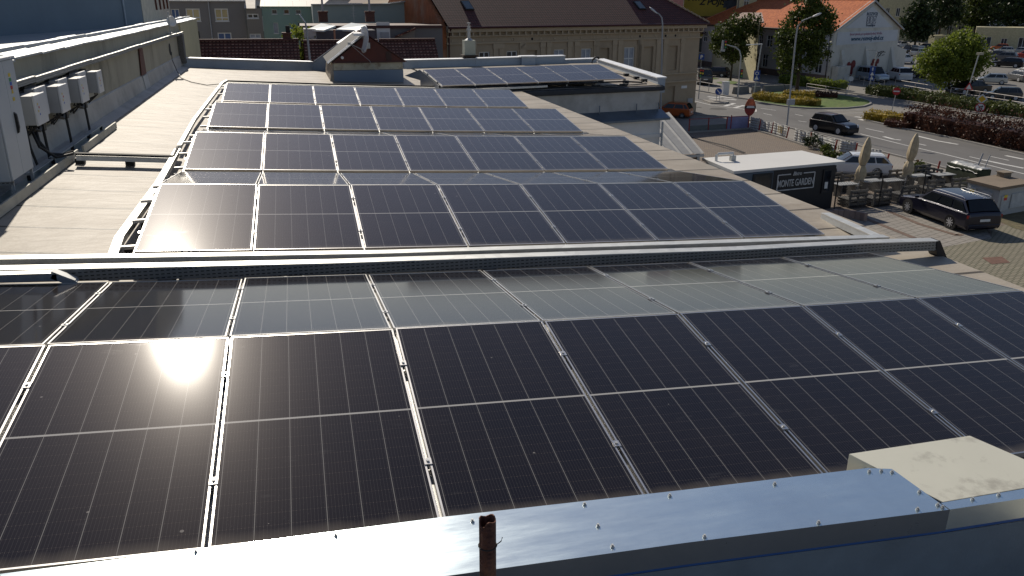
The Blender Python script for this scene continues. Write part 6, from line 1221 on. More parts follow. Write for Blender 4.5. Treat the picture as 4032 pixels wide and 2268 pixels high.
# town filling the horizon
TOWN = [(-60, 130, 22, 9, 'grey'), (-30, 118, 20, 10.8, 'ochre'), (0, 125, 26, 10.5, 'white'), (30, 135, 26, 9.8, 'cream'), (8, 190, 60, 14, 'grey'), (110, 260, 60, 16, 'cream'), (160, 300, 50, 17, 'grey'), (230, 330, 70, 18, 'ochre'), (60, 240, 50, 14, 'white'), (-90, 200, 60, 15, 'cream'), (300, 300, 60, 17, 'white')]
tm = dict(grey=m_gr, ochre=m_cry, white=m_wh, cream=m_tan2)
for i, (x, y, w_, h_, c_) in enumerate(TOWN):
    r = root('town_house', (x, y, G), 0, 'distant %s town house with pitched roof on the skyline, %s from the left' % (c_, ORD[sorted(t[0] / t[1] for t in TOWN).index(x / y)]), 'house', 'houses on the skyline')
    F_ = Facade((x - w_ / 2, y), (x + w_ / 2, y), G, G + h_, r, tm[c_], .2); n_ = int(w_ / 3.5)
    for k in range(n_):
        for z_ in (1.2, 4.6, 8.0):
            if z_ + 1.8 < h_: F_.win((k + .4) * w_ / n_, z_, 1.3, 1.6, 2, 1)
    F_.done(); b = MB(); b.box(x - w_ / 2, y + .25, G, x + w_ / 2, y + 11, G + h_ - .02); local(b.build('rear_wall', tm[c_], r))
    b = MB(); z_ = G + h_; b.quad((x - w_ / 2 - .3, y - .4, z_ - .1), (x + w_ / 2 + .3, y - .4, z_ - .1), (x + w_ / 2 + .3, y + 5.5, z_ + 4), (x - w_ / 2 - .3, y + 5.5, z_ + 4)); b.quad((x + w_ / 2 + .3, y + 11.4, z_ - .1), (x - w_ / 2 - .3, y + 11.4, z_ - .1), (x - w_ / 2 - .3, y + 5.5, z_ + 4), (x + w_ / 2 + .3, y + 5.5, z_ + 4)); b.extrude([(x - w_ / 2, y, z_), (x - w_ / 2, y + 11, z_), (x - w_ / 2, y + 5.5, z_ + 3.7)], (w_, 0, 0)); local(b.build('roof', m_roof_br if i % 2 else m_roof_or, r))
# more distant tree belt
fw = []
for k in range(26):
    x = 120 + k * 13; y = 330 + (k % 5) * 14; fw.append((x, y, G + 7 + (k % 3) * 2, 9, 8, 8.5))
C = clumps(fw, 420, 30, 1.6); o = leaf_mesh('woodland', C, 1.5, lf_dark); tag(o, kind='stuff')

# ---------------- bistro hut, shed, kiosk ----------------
K0 = Vector((27.081, 36.261, -10.4)); kz = float(-8.085)
roofp = [Vector(q) for q in ((20.657, 35.437, -8.065), (27.692, 36.404, -8.065), (27.33, 39.807, -8.065), (20.799, 39.058, -8.065))]
hu = root('bistro_hut', tuple(K0), 0, 'dark bistro hut with flat white roof and MONTE GARDEN sign', 'hut')
ku = (roofp[1] - roofp[0]); ku.z = 0; KL = ku.length; ku.normalize(); kn = Vector((ku.y, -ku.x, 0)); kp = lambda u_, z_, o_=0.: Vector((K0.x, K0.y, G)) - ku * u_ + kn * o_ + Vector((0, 0, z_))
kh = kz - G; KD = (roofp[2] - roofp[1]).length * .92
m_blk = M('black painted boards', (.018, .018, .02), .6, 0, .1, 2); m_gbl = M('grey blue boards', (.10, .13, .165), .7, 0, .1, 2)
b = MB(); b.extrude(roofp, (0, 0, .14)); local(b.build('roof', M('white roof membrane', (.66, .65, .62), .6, 0, .03, .6), hu))
b = MB(); b.extrude([kp(0, 0), kp(4.05, 0), kp(4.05, kh), kp(0, kh)], -kn * KD); local(b.build('black_wall', m_blk, hu))
b = MB(); b.extrude([kp(4.06, 0), kp(KL - .6, 0), kp(KL - .6, kh), kp(4.06, kh)], -kn * KD); local(b.build('grey_wall', m_gbl, hu))
b = MB(); b.extrude([kp(5.35, .9, .01), kp(4.15, .9, .01), kp(4.15, 2.25, .01), kp(5.35, 2.25, .01)], kn * .05); w_ = local(b.build('window', m_blk, hu)); b = MB(); b.extrude([kp(5.25, 1.0, .06), kp(4.25, 1.0, .06), kp(4.25, 2.15, .06), kp(5.25, 2.15, .06)], kn * .01); b.build('pane', m_glass, w_)
b = MB(); b.extrude([kp(.85, .9, .01), kp(.28, .9, .01), kp(.28, 2.15, .01), kp(.85, 2.15, .01)], kn * .05); w_ = local(b.build('window', m_blk, hu)); b = MB(); b.extrude([kp(.78, 1.0, .06), kp(.35, 1.0, .06), kp(.35, 2.08, .06), kp(.78, 2.08, .06)], kn * .01); b.build('pane', m_glass, w_)
b = MB(); b.extrude([kp(.7, 1.15, .075), kp(.5, 1.15, .075), kp(.5, 1.5, .075), kp(.7, 1.5, .075)], kn * .004); local(b.build('paper_notice', m_white, hu))
sg = root('hut_sign', tuple(kp(2.5, 1.6, .05)), 0, 'white framed MONTE GARDEN sign on the black hut wall', 'sign')
su0, su1, sz0, sz1 = 3.78, 1.42, 1.28, 2.08; b = MB(); m_sgw = M('white sign paint', (.55, .55, .54), .6)
for (ua, za, ub, zb_) in ((su0, sz0, su1, sz0), (su0, sz0, su0, sz1), (su1, sz0, su1, sz1), (su0, sz1, 2.98, sz1), (2.15, sz1, su1, sz1)): b.bar(kp(ua, za, .03), kp(ub, zb_, .03), .05, .03, up=kn)
local(b.build('frame', m_sgw, sg)); 
local(text_part('lettering', 'MONTE GARDEN', .50, m_sgw, sg, kp(2.6, 1.46, .03), ku, (0, 0, 1), .012, .60, 'CENTER', bold=.012)); local(text_part('lettering', 'Bistro', .27, m_sgw, sg, kp(2.56, 2.0, .03), ku, (0, 0, 1), .012, .85, 'CENTER', .4, bold=.01))
vp = root('roof_vent', tuple((19.969, 36.228, -7.6)), 0, 'white bent plastic vent pipe with grey box on the hut roof', 'vent')
v0, v1 = Vector(roofp[3]).lerp(roofp[0], .28) + ku * .35, None; zr_ = roofp[0].z + .14; v0.z = zr_; v1 = v0 + ku * .85 - kn * -.25; b = MB()
b.tube([v0, v0 + Vector((0, 0, .32)), v0 + Vector((0, 0, .36)) + (v1 - v0) * .08, v1 + Vector((0, 0, .40)), v1 + Vector((0, 0, .2))], .075, 10); local(b.build('pipe', m_white, vp)); b = MB(); b.cbox(v1 + Vector((0, 0, .14)), (.26, .24, .28)); local(b.build('fan_box', m_steel, vp))
# corrugated lean-to beside the wing
LZ = -7.4
lp = [Vector(q) for q in ((21.335, 45.551, -6.4), (21.854, 45.666, -6.4), (20.374, 38.104, -7.5), (19.175, 38.097, -7.5))]
ln = root('lean_to', tuple(lp[2]), 0, 'lean-to with corrugated grey roof and brown board wall beside the white side wall', 'shed')
b = MB(); nn = 84; a_ = [lp[0].lerp(lp[1], k / nn) for k in range(nn + 1)]; c_ = [lp[3].lerp(lp[2], k / nn) for k in range(nn + 1)]
wv = lp[3] - lp[2]; wv = wv / wv.x
lft = [lp[1] + wv * (11.5 - lp[1].x), lp[2] + wv * (11.5 - lp[2].x)]
a_ = [lft[0].lerp(lp[1], k / nn) for k in range(nn + 1)]; c_ = [lft[1].lerp(lp[2], k / nn) for k in range(nn + 1)]
for k in range(nn):
    z0, z1 = (.045 if k % 6 == 0 else 0), (.045 if (k + 1) % 6 == 0 else 0); b.quad(c_[k] + Vector((0, 0, z0)), c_[k + 1] + Vector((0, 0, z1)), a_[k + 1] + Vector((0, 0, z1)), a_[k] + Vector((0, 0, z0)))
local(b.build('corrugated_roof', galva('lean-to sheet', (.20, .205, .21), .75, .0, 3), ln))
b = MB(); p0 = lp[2] + Vector((-.25, .25, 0)); q0 = lft[1] + Vector((0, .25, 0)); b.extrude([Vector((p0.x, p0.y, G)), Vector((q0.x, q0.y, G)), Vector((q0.x, q0.y, lp[2].z - .25)), Vector((p0.x, p0.y, lp[2].z - .25))], (0, .1, 0)); local(b.build('board_wall', bricks('brown boards', (.20, .11, .05), (.15, .08, .04), (.04, .02, .01), 3, .14, .012), ln))
b = MB(); b.bar((p0.x, p0.y - .1, G), (p0.x, p0.y - .1, lp[2].z), .15); b.bar(lft[1] + Vector((0, 0, -.1)), lp[2] + Vector((0, 0, -.1)), .12, .12); local(b.build('post', m_steel, ln))
# transformer kiosk
Q0 = Vector((34.117, 32.517, -10.4)); qz = float(-8.982)
kr = [Vector(q) for q in ((34.083, 32.554, -8.982), (36.89, 33.205, -8.982), (36.282, 35.753, -8.982), (33.966, 34.705, -8.982))]; kr[2] = kr[1] + kr[3] - kr[0]
ks = root('transformer_kiosk', tuple(Q0), 0, 'grey transformer kiosk with brown roof slab and small warning stickers', 'kiosk')
cen = sum(kr, Vector()) / 4; b = MB(); b.extrude([cen + (v - cen) * 1.0 for v in kr], (0, 0, .14)); local(b.build('roof_slab', M('brown roof slab', (.20, .155, .11), .9, 0, .15, 1.2, .2), ks))
b = MB(); wl_ = [cen + (v - cen) * .93 for v in kr]; b.extrude([Vector((v.x, v.y, G)) for v in wl_], (0, 0, qz - G - .002)); local(b.build('walls', M('pale grey kiosk panels', (.40, .41, .40), .8, 0, .08, 1, .1, 20, (.22, .21, .19), .5, .8), ks))
def kface(a, c): u_ = (c - a); u_.z = 0; L_ = u_.length; u_.normalize(); n_ = Vector((u_.y, -u_.x, 0)); n_ = n_ if n_.dot(a - cen) > 0 else -n_; return u_, n_, L_
kH = qz - G
for (i0_, i1_, items) in ((3, 0, ((.08, .30, .15, .86, 'door'), (.50, .80, .05, .84, 'door'))), (0, 1, ((.08, .32, .2, .75, 'panel'), (.38, .95, .25, .78, 'panel')))):
    a, c = wl_[i0_], wl_[i1_]; u_, n_, L_ = kface(a, c); base_ = Vector((a.x, a.y, G))
    for (ua, ub, za, zb_, nm) in items:
        b = MB(); b.extrude([base_ + u_ * L_ * ua + n_ * .004 + Vector((0, 0, kH * za)), base_ + u_ * L_ * ub + n_ * .004 + Vector((0, 0, kH * za)), base_ + u_ * L_ * ub + n_ * .004 + Vector((0, 0, kH * zb_)), base_ + u_ * L_ * ua + n_ * .004 + Vector((0, 0, kH * zb_))], n_ * .05)
        d_ = local(b.build(nm, M('kiosk door', (.45, .47, .47), .7), ks))
        um = (ua + ub) / 2 if i0_ == 3 else ua + .1
        for mm, dz_ in ((m_y, .12), (m_rd, -.02)):
            if (ua, nm) == (.50, 'door') or ua == .38: continue
            b = MB(); b.extrude([base_ + u_ * (L_ * um - .12) + n_ * .056 + Vector((0, 0, kH * .6 + dz_)), base_ + u_ * (L_ * um + .14) + n_ * .056 + Vector((0, 0, kH * .6 + dz_)), base_ + u_ * (L_ * um + .14) + n_ * .056 + Vector((0, 0, kH * .6 + dz_ + .14)), base_ + u_ * (L_ * um - .12) + n_ * .056 + Vector((0, 0, kH * .6 + dz_ + .14))], n_ * .004); b.build('warning_sticker', mm, d_)
vb = Vector((36.407, 34.761, -8.982)); b = MB(); b.cbox(vb + Vector((0, 0, .25)), (.5, .45, .24)); b.cbox(vb + Vector((0, 0, .39)), (.62, .55, .05)); local(b.build('roof_vent_box', M('brown vent box', (.22, .18, .13), .85), ks))

# ---------------- terrace: pallets, tables, parasols, wire fence ----------------
m_pal = M('weathered grey pallet wood', (.125, .12, .11), .9, 0, .25, 5, .3, 30); m_pal2 = M('pale grey table top', (.30, .31, .31), .7, 0, .1, 3)
def pallet_bench(q, rz_, label):
    r = root('pallet_bench', (q[0], q[1], G + .016), rz_, label, 'bench', 'pallet benches on the terrace'); s_ = MB()
    for zz in (.0, .16, .32):
        for k in range(5): s_.box(-.6, -.4 + k * .17, zz + .09, .6, -.4 + k * .17 + .11, zz + .115)
        for x in (-.55, -.05, .45): s_.box(x, -.4, zz, x + .1, .39, zz + .088)
    s_.build('seat', m_pal, r); b_ = MB()
    for k in range(4): b_.box(-.6, .40, .12 + k * .23, .6, .425, .12 + k * .23 + .11)
    for x in (-.58, -.05, .48): b_.box(x, .426, .0, x + .1, .50, .95)
    for k in range(4): b_.box(-.6, .502, .12 + k * .23, .6, .525, .12 + k * .23 + .11)
    b_.build('backrest', m_pal, r); return r
PBN = (((28.547, 36.613), 3.35, 'nearest pallet bench to the black hut, front line by the wire fence'), ((29.942, 36.471), 3.35, 'pallet bench in the front line, second from the hut'), ((31.996, 36.913), 3.35, 'pallet bench in the front line just before the navy estate car'), ((34.537, 37.843), 3.3, 'pallet bench behind the bonnet of the navy estate car'), ((36.215, 37.89), 3.3, 'pallet bench beside the grey kiosk'), ((30.797, 39.36), 0.2, 'pallet bench behind the nearest parasol pole'), ((30.187, 39.988), 0.2, 'pallet bench half hidden by the hut corner'), ((32.461, 39.663), 0.2, 'pallet bench in the middle row between the two parasols'), ((34.432, 39.91), 0.2, 'pallet bench under the further parasol'), ((37.013, 40.811), 0.2, 'rearmost pallet bench by the leaning red post'), ((37.367, 40.328), 1.8, 'pallet bench turned sideways at the rear corner of the terrace'))
for q, rz_, l in PBN: pallet_bench(q, rz_ - .1, l)
TBN = (((29.517, 38.527), 'small grey table nearest the hut wall'), ((31.496, 38.951), 'small grey table between the front and middle benches'), ((32.719, 38.763), 'long pale table near the middle of the terrace'), ((35.084, 39.499), 'pale table below the further parasol'), ((36.84, 39.436), 'pale table beside the kiosk bench'))
for q, l in TBN:
    r = root('terrace_table', (q[0], q[1], G + .016), .05, l, 'table', 'terrace tables'); b = MB(); b.box(-.65, -.35, .70, .65, .35, .74); b.build('top', m_pal2, r); b = MB()
    for k in (-.45, .45): b = MB(); b.box(k - .04, -.3, 0, k + .04, .3, .699); b.build('leg', m_pal, r)
m_para = M('beige parasol cloth', (.47, .385, .25), .9, 0, .2, 5, .6, 9)
def parasol(base, ht, lean, label):
    r = root('closed_parasol', (base[0], base[1], G + .016), 0, label, 'parasol', 'closed parasols'); b = MB(); b.tube([(0, 0, 0), (lean * .3, 0, ht * .3)], .035, 8); b.build('pole', m_white, r)
    b = MB(); n = 18; prof = [(.22, .26), (.26, .21), (.33, .28), (.42, .24), (.48, .17), (.50, .13), (.52, .17), (.62, .25), (.74, .24), (.84, .20), (.92, .15), (.985, .07), (1.0, .01)]; vs = []
    for i, (t, rr) in enumerate(prof):
        for j in range(n):
            a = 2 * pi * j / n; k = rr * (1 + .22 * sin(5 * a + i * .35) * (1 if t < .9 else .3)); z = ht * t + (.12 * sin(3 * a + 1) if i == 0 else 0); vs.append((k * cos(a) + lean * t, k * sin(a), z))
    fs = [(i * n + j, i * n + (j + 1) % n, (i + 1) * n + (j + 1) % n, (i + 1) * n + j) for i in range(len(prof) - 1) for j in range(n)]
    b.add(vs, fs); b.build('canopy', m_para, r, smooth=True); b = MB(); b.tube([(lean * .505 + .15 * cos(2 * pi * j / 12), .15 * sin(2 * pi * j / 12), ht * .505) for j in range(13)], .012, 5); b.build('tie', m_pal, r); return r
parasol((30.731, 39.056, -10.4), float(3.192), .30, 'closed beige parasol nearer the hut, before the white car')
parasol((34.369, 39.589, -10.4), float(3.192), .28, 'closed beige parasol further right, before the main road')
WF = [Vector(q) for q in ((27.197, 36.14, -10.4), (29.687, 35.817, -10.4), (32.849, 36.376, -10.4))]
wf_ = root('wire_fence', tuple(WF[0]), 0, 'black chain-link fence with thin posts in front of the pallet terrace', 'fence')
for q in WF: b = MB(); b.tube([q, q + Vector((0, 0, 1.75))], .035, 8); local(b.build('post', m_black, wf_))
b = MB()
for a, c in ((WF[0], WF[1]), (WF[1], WF[2])):
    L_ = (c - a).length; d = (c - a).normalized(); n = int((L_ + 1.4) / .14); H_ = 1.4
    for k in range(n):
        for sgn in (1, -1):
            s0 = k * .14 - H_ if sgn > 0 else k * .14; t0, t1 = s0, s0 + sgn * H_; z0, z1 = .1, .1 + H_
            lo, hi = 0, 1
            if sgn > 0:
                if t0 < 0: lo = -t0 / H_
                if t1 > L_: hi = (L_ - t0) / H_
            else:
                if t0 > L_: lo = (t0 - L_) / H_
                if t1 < 0: hi = t0 / H_
            if hi <= lo: continue
            f0, f1 = t0 + (t1 - t0) * lo, t0 + (t1 - t0) * hi; b.bar(a + d * f0 + Vector((0, 0, z0 + H_ * lo)), a + d * f1 + Vector((0, 0, z0 + H_ * hi)), .006)
    b.bar(a + Vector((0, 0, .1)), c + Vector((0, 0, .1)), .03); b.bar(a + Vector((0, 0, 1.5)), c + Vector((0, 0, 1.5)), .012)
local(b.build('mesh', m_black, wf_))
# tarp covered planter by the road
r = root('planter', tuple((37.776, 39.167, -10.4)), 0, 'dark green planter box with crumpled white tarpaulin on top beside the kiosk', 'planter')
a, c = Vector((37.991, 40.514, -10.4)), Vector((37.835, 37.96, -10.4)); b = MB(); d = (c - a).normalized(); n_ = Vector((-d.y, d.x, 0)); b.extrude([a, c, c + Vector((0, 0, 1.2)), a + Vector((0, 0, 1.2))], n_ * .9); local(b.build('box', M('dark green panel', (.025, .035, .015), .8, 0, .5, 3), r))
b = MB(); n = 14
for k in range(n):
    for j in range(3):
        P_ = lambda kk, jj: a + d * (c - a).length * kk / n + n_ * (.32 * jj - .03) + Vector((0, 0, 1.22 + .12 * random.Random(kk * 7 + jj).random() + (.0 if jj else -.25)))
        b.quad(P_(k, j), P_(k + 1, j), P_(k + 1, j + 1), P_(k, j + 1))
local(b.build('tarpaulin', M('crumpled white tarpaulin', (.50, .50, .48), .5, 0, .3, 6), r))
# curved stone edging seen beyond the roof edge
for k in range(11):
    a0 = (26.014, 33.426, -10.4); an = .05 + k * .27; cx, cy = a0[0], a0[1]; R_ = 1.0; b = MB()
    b.extrude([(cx + R_ * cos(an), cy + R_ * sin(an), G), (cx + R_ * cos(an + .25), cy + R_ * sin(an + .25), G), (cx + (R_ + .18) * cos(an + .25), cy + (R_ + .18) * sin(an + .25), G), (cx + (R_ + .18) * cos(an), cy + (R_ + .18) * sin(an), G)], (0, 0, .42 + .03 * sin(k * 3)))
    tag(b.build('edging_stone', M('pinkish edging stone', (.30, .215, .18), .85, 0, .15, 3) if k == 0 else bpy.data.materials['pinkish edging stone']), 'pinkish upright stone of the curved edging below the roof corner, %s of the arc' % ORD[k], 'stone', 'stones of the curved edging')

# ---------------- fences, posts, flag ----------------
m_rpost = M('red painted post', (.30, .025, .015), .6, 0, .15, 3)
PST = (((37.842, 61.512, -10.4), 0.998, (37.926, 61.491, -10.4)), ((37.743, 59.419, -10.4), 0.993, (37.845, 59.394, -10.4)), ((37.705, 57.169, -10.4), 0.945, (37.824, 57.14, -10.4)), ((38.096, 54.587, -10.4), 0.9, (38.134, 54.578, -10.4)), ((37.418, 50.585, -10.4), 0.969, (37.526, 50.559, -10.4)), ((38.304, 49.429, -10.4), 0.9, (38.357, 49.416, -10.4)), ((37.436, 45.157, -10.4), 0.927, (37.584, 45.12, -10.4)), ((37.356, 42.712, -10.4), 0.974, (37.75, 42.615, -10.4)), ((38.952, 42.235, -10.4), 0.9, (39.031, 42.216, -10.4)))
for i, (q, h_, qt) in enumerate(PST):
    b = MB(); b.tube([q, (qt[0], qt[1], G + min(h_, 1.6))], .055, 8); tag(b.build('fence_post', m_rpost), 'red fence post along the main road pavement, %s from the flag%s' % (ORD[i], ', leaning' if i == 7 else ''), 'post', 'red posts along the road')
m_tarp = M('dusty white tarpaulin', (.50, .50, .48), .6, 0, .12, 1.5, .25, 3)
def tarp(i, a, c, h_, label, mat=m_tarp, art=None, z0=.12, group='tarpaulins on the roadside fence'):
    a, c = Vector(a), Vector(c); d = (c - a); L_ = d.length; d.normalize(); n_ = Vector((d.y, -d.x, 0)); r = root('fence_tarpaulin', tuple(a), 0, label, 'tarpaulin', group); b = MB(); nx, nz = 22, 5
    def P_(i_, j_): t = i_ / nx; return a + d * L_ * t + n_ * (.03 * sin(t * 11 + j_ * .12 + i) + .022 * sin(t * 25 - j_ * .2)) + Vector((0, 0, z0 + h_ * j_ / nz - (.10 * sin(t * pi) + .05 * abs(sin(t * 9))) * (j_ == nz)))
    for i_ in range(nx):
        for j_ in range(nz): b.quad(P_(i_, j_), P_(i_ + 1, j_), P_(i_ + 1, j_ + 1), P_(i_, j_ + 1))
    o = b.build('sheet', mat, r, smooth=True); local(o); md = o.modifiers.new('t', 'SOLIDIFY'); md.thickness = .01
    if art == 'E': local(text_part('print', 'E', .75, m_white, r, a + d * .35 + n_ * .07 + Vector((0, 0, .45)), d, (0, 0, 1), .004))
    if art == 'logo':
        for du, w_ in ((.42, .1), (.55, .1), (.68, .1)): q = MB(); q.box(0, 0, 0, 0, 0, 0) if False else q.extrude([a + d * L_ * du + n_ * .065 + Vector((0, 0, .35)), a + d * (L_ * du + w_) + n_ * .065 + Vector((0, 0, .35)), a + d * (L_ * du + w_) + n_ * .065 + Vector((0, 0, .9)), a + d * L_ * du + n_ * .065 + Vector((0, 0, .9))], n_ * .01); local(q.build('print', M('ochre print', (.45, .33, .12), .6), r))
    return r
tarp(0, (37.687, 62.729, -10.4), (37.8, 61.522, -10.4), 1.0, 'shaded tarpaulin right beside the feather flag')
tarp(1, (37.796, 61.234, -10.4), (37.722, 59.424, -10.4), .95, 'grey-white tarpaulin with a printed letter E', art='E')
tarp(2, (37.772, 59.275, -10.4), (37.666, 57.178, -10.4), 1.0, 'white tarpaulin with small ochre print', art='logo')
tarp(3, (37.278, 55.514, -10.4), (37.438, 53.802, -10.4), 1.0, 'creased white tarpaulin left of the grey-green bush')
tarp(4, (37.492, 53.556, -10.4), (37.319, 50.504, -10.4), 1.0, 'long creased white tarpaulin behind the grey-green bush')
tarp(5, (37.806, 50.596, -10.4), (38.332, 49.525, -10.4), .9, 'white tarpaulin behind the light green weed bush')
tarp(6, (38.185, 48.052, -10.4), (38.33, 46.86, -10.4), .8, 'crumpled tarpaulin end hanging behind the white estate car')
strip('fence_kerb', ((31.171, 61.708, -10.4), (37.492, 62.478, -10.4), (37.513, 58.931, -10.4), (36.906, 49.979, -10.4), (36.739, 44.37, -10.4), (35.255, 37.727, -10.4)), .16, .14, m_kerb, 'structure')
lf = root('side_fence', tuple((31.728, 62.135, -10.4)), 0, 'side fence with red posts and glassy bluish printed banner left of the flag', 'fence')
FP0, FP1 = Vector((31.604, 62.024, -10.4)), Vector((37.44, 62.639, -10.4)); d = (FP1 - FP0); L_ = d.length; d.normalize(); n_ = Vector((d.y, -d.x, 0))
for t in (.0, .32, .63, .70, 1.0): b = MB(); b.bar(FP0 + d * L_ * t, FP0 + d * L_ * t + Vector((0, 0, 1.15 if t < .66 else 1.25)), .07); local(b.build('post', m_rpost, lf))
b = MB(); b.bar(FP0 + Vector((0, 0, 1.1)), FP1 + Vector((0, 0, 1.1)), .04); local(b.build('rail', m_rpost, lf))
b = MB(); b.extrude([FP0 + d * L_ * .64 + Vector((0, 0, .1)), FP1 + Vector((0, 0, .1)), FP1 + Vector((0, 0, 1.15)), FP0 + d * L_ * .64 + Vector((0, 0, 1.15))], n_ * .01); local(b.build('banner', M('lilac blue banner', (.22, .22, .36), .5, 0, .35, .9), lf))
b = MB(); b.extrude([FP0 + Vector((0, 0, .1)), FP0 + d * L_ * .63 + Vector((0, 0, .1)), FP0 + d * L_ * .63 + Vector((0, 0, .55)), FP0 + Vector((0, 0, .55))], n_ * .01); local(b.build('lower_panel', M('grey green fence panel', (.13, .145, .14), .6), lf))
fb = Vector((37.635, 62.892, -10.4)); fl = root('feather_flag', tuple(fb), 0, 'red feather flag with food picture and dark band by the corner of the yard', 'flag')
fz0, fz1 = float(1.06), float(2.721); b = MB(); b.tube([(0, 0, 0), (0, 0, fz0 + .1)], .04, 8); b.build('pole', m_rpost, fl)
cols_ = [(0, .18, m_rpost), (.18, .38, M('dark red flag cloth', (.25, .03, .025), .7)), (.38, .52, M('black flag band', (.02, .018, .018), .7)), (.52, .86, M('orange red flag picture', (.50, .12, .05), .7, 0, .5, 4)), (.86, 1.0, M('pale flag tip', (.42, .30, .27), .7))]
fu_ = Vector((.96, -.26, 0)); FHt = fz1 - fz0
for (t0, t1, m_) in cols_:
    b = MB(); n = 6
    wd = lambda t: .95 * sin(pi * min(1, max(0, t)) ** .8) ** .8 + .02
    for k in range(n):
        ta, tb_ = t0 + (t1 - t0) * k / n, t0 + (t1 - t0) * (k + 1) / n
        b.quad(-fu_ * wd(ta) / 2 + Vector((0, 0, fz0 + FHt * ta)), fu_ * wd(ta) / 2 + Vector((0, 0, fz0 + FHt * ta)), fu_ * wd(tb_) / 2 + Vector((.0, 0, fz0 + FHt * tb_)), -fu_ * wd(tb_) / 2 + Vector((0, 0, fz0 + FHt * tb_)))
    o = b.build('cloth', m_, fl); md = o.modifiers.new('t', 'SOLIDIFY'); md.thickness = .02
for k, (zz, w2) in enumerate(((.47, .30), (.415, .34))):
    b = MB(); c0 = Vector((0, -.05, fz0 + FHt * zz)); b.extrude([c0 - fu_ * w2, c0 + fu_ * w2, c0 + fu_ * w2 + Vector((0, 0, .09)), c0 - fu_ * w2 + Vector((0, 0, .09))], (0, -.01, 0)); b.build('faded_print_line', m_inv, fl)

# ---------------- railings, signs, lamps, traffic lights ----------------
m_rl = M('white rusty railing', (.45, .42, .39), .6, .2, .3, 6, 0, 30, (.2, .09, .05), .6, 2)
def railing(pts, label, h_=1.0, step=2.2):
    r = root('railing', (pts[0][0], pts[0][1], G), 0, label, 'railing')
    b = MB()
    for a, c in zip(pts, pts[1:]):
        for z_ in (.5, 1.0): b.tube([(a[0], a[1], G + z_ * h_), (c[0], c[1], G + z_ * h_)], .035, 6)
    local(b.build('rails', m_rl, r))
    for a, c in zip(pts, pts[1:]):
        a, c = Vector((a[0], a[1], G)), Vector((c[0], c[1], G)); n = max(1, int((c - a).length / step))
        for k in range(n + 1):
            if k == n and c != Vector((pts[-1][0], pts[-1][1], G)): continue
            p_ = a.lerp(c, k / n); b = MB(); b.tube([p_, p_ + Vector((0, 0, h_))], .04, 6); local(b.build('post', m_rl, r))
railing(((73.31, 99.49), (72.711, 94.165), (72.005, 89.332)), 'white railing in front of the pale blue van')
railing(((74.019, 89.83), (73.46, 85.592), (73.048, 82.205)), 'white railing left of the round tree trunk')
railing(((73.563, 79.882), (73.476, 75.517), (73.333, 71.981), (73.163, 69.129), (73.116, 64.045)), 'white railing along the dark saloon and dark hatchback at the right')
railing(((48.267, 93.906), (48.494, 90.824), (48.609, 88.21)), 'grey railing by the crossing next to the tan building')
railing(((61.871, 90.741), (62.042, 87.073), (62.01, 83.136)), 'low dark railing behind the round grass island', .7)
m_sb = M('blue sign face', (.01, .06, .30), .5); m_sr = M('red sign face', (.45, .015, .02), .5); m_sw = M('white sign face', (.70, .70, .68), .5); m_sy = M('yellow sign face', (.70, .42, .02), .5); m_sbk = M('sign back', (.14, .14, .14), .6, .5)
def sroot(base, label, top, r_=.035, cat='road sign', name='road_sign', x2=None):
    r = root(name, (base[0], base[1], G), 0, label, cat); b = MB(); b.tube([(0, 0, 0), ((x2 or 0), 0, top)], r_, 8); b.build('pole', m_steel, r); return r
def facing(base):
    v = Vector((-base[0], -base[1], 0)).normalized(); return v, Vector((-v.y, v.x, 0))
def plate_disc(r, z_, R_, m_, base, t=.02, o=.05, nm='plate', n=24):
    v, u_ = facing(base); b = MB(); b.disc(v * o + Vector((0, 0, z_)), v, R_, n, t); return b.build(nm, m_, r)
def plate_poly(r, pts, m_, base, o=.05, nm='plate', t=.02):
    v, u_ = facing(base); b = MB(); b.extrude([u_ * (p_[0]) + v * o + Vector((0, 0, p_[1])) for p_ in pts], v * t); return b.build(nm, m_, r)
B = (56.464, 68.418, -10.4); zc_ = float(2.138); r = sroot(B, 'round red no entry sign with white bar on a thin pole by the side street', zc_ + .1, x2=.22)
o = plate_disc(r, zc_, .36, m_sr, B); o.location.x = .22; o = plate_poly(r, [(-.27, zc_ - .06), (.27, zc_ - .06), (.27, zc_ + .06), (-.27, zc_ + .06)], m_sw, B, .075, 'white_bar', .008); o.location.x = .22
B = (59.698, 61.192, -10.4); zd, zr2 = float(2.124), float(1.361); r = sroot(B, 'sign pair on one pole, yellow and white diamond above a crossed-out turn arrow', zd + .3, x2=.2)
dq = .45
for R_, m_, o_ in ((.46, m_sw, .05), (.30, m_sy, .072)): o = plate_poly(r, [(0, zd - R_), (R_, zd), (0, zd + R_), (-R_, zd)], m_, B, o_, 'diamond'); o.location.x = .2
for R_, m_, o_ in ((.42, m_sr, .05), (.34, m_sw, .072)): o = plate_disc(r, zr2, R_, m_, B, .02, o_, 'disc'); o.location.x = .16
v, u_ = facing(B); b = MB(); c0 = Vector((.16, 0, zr2)) + v * .1
b.bar(c0 + u_ * -.05 + Vector((0, 0, -.24)), c0 + u_ * -.05 + Vector((0, 0, .08)), .07, .01, up=v); b.bar(c0 + u_ * -.05 + Vector((0, 0, .08)), c0 + u_ * .14 + Vector((0, 0, .12)), .07, .01, up=v); b.add([c0 + u_ * .12 + Vector((0, 0, .22)), c0 + u_ * .12 + Vector((0, 0, .0)), c0 + u_ * .26 + Vector((0, 0, .14))], [(0, 1, 2)]); b.build('arrow', m_black, r)
b = MB(); b.bar(c0 + v * .012 + u_ * -.24 + Vector((0, 0, .24)), c0 + v * .012 + u_ * .24 + Vector((0, 0, -.24)), .06, .01, up=v); b.build('slash', m_sr, r)
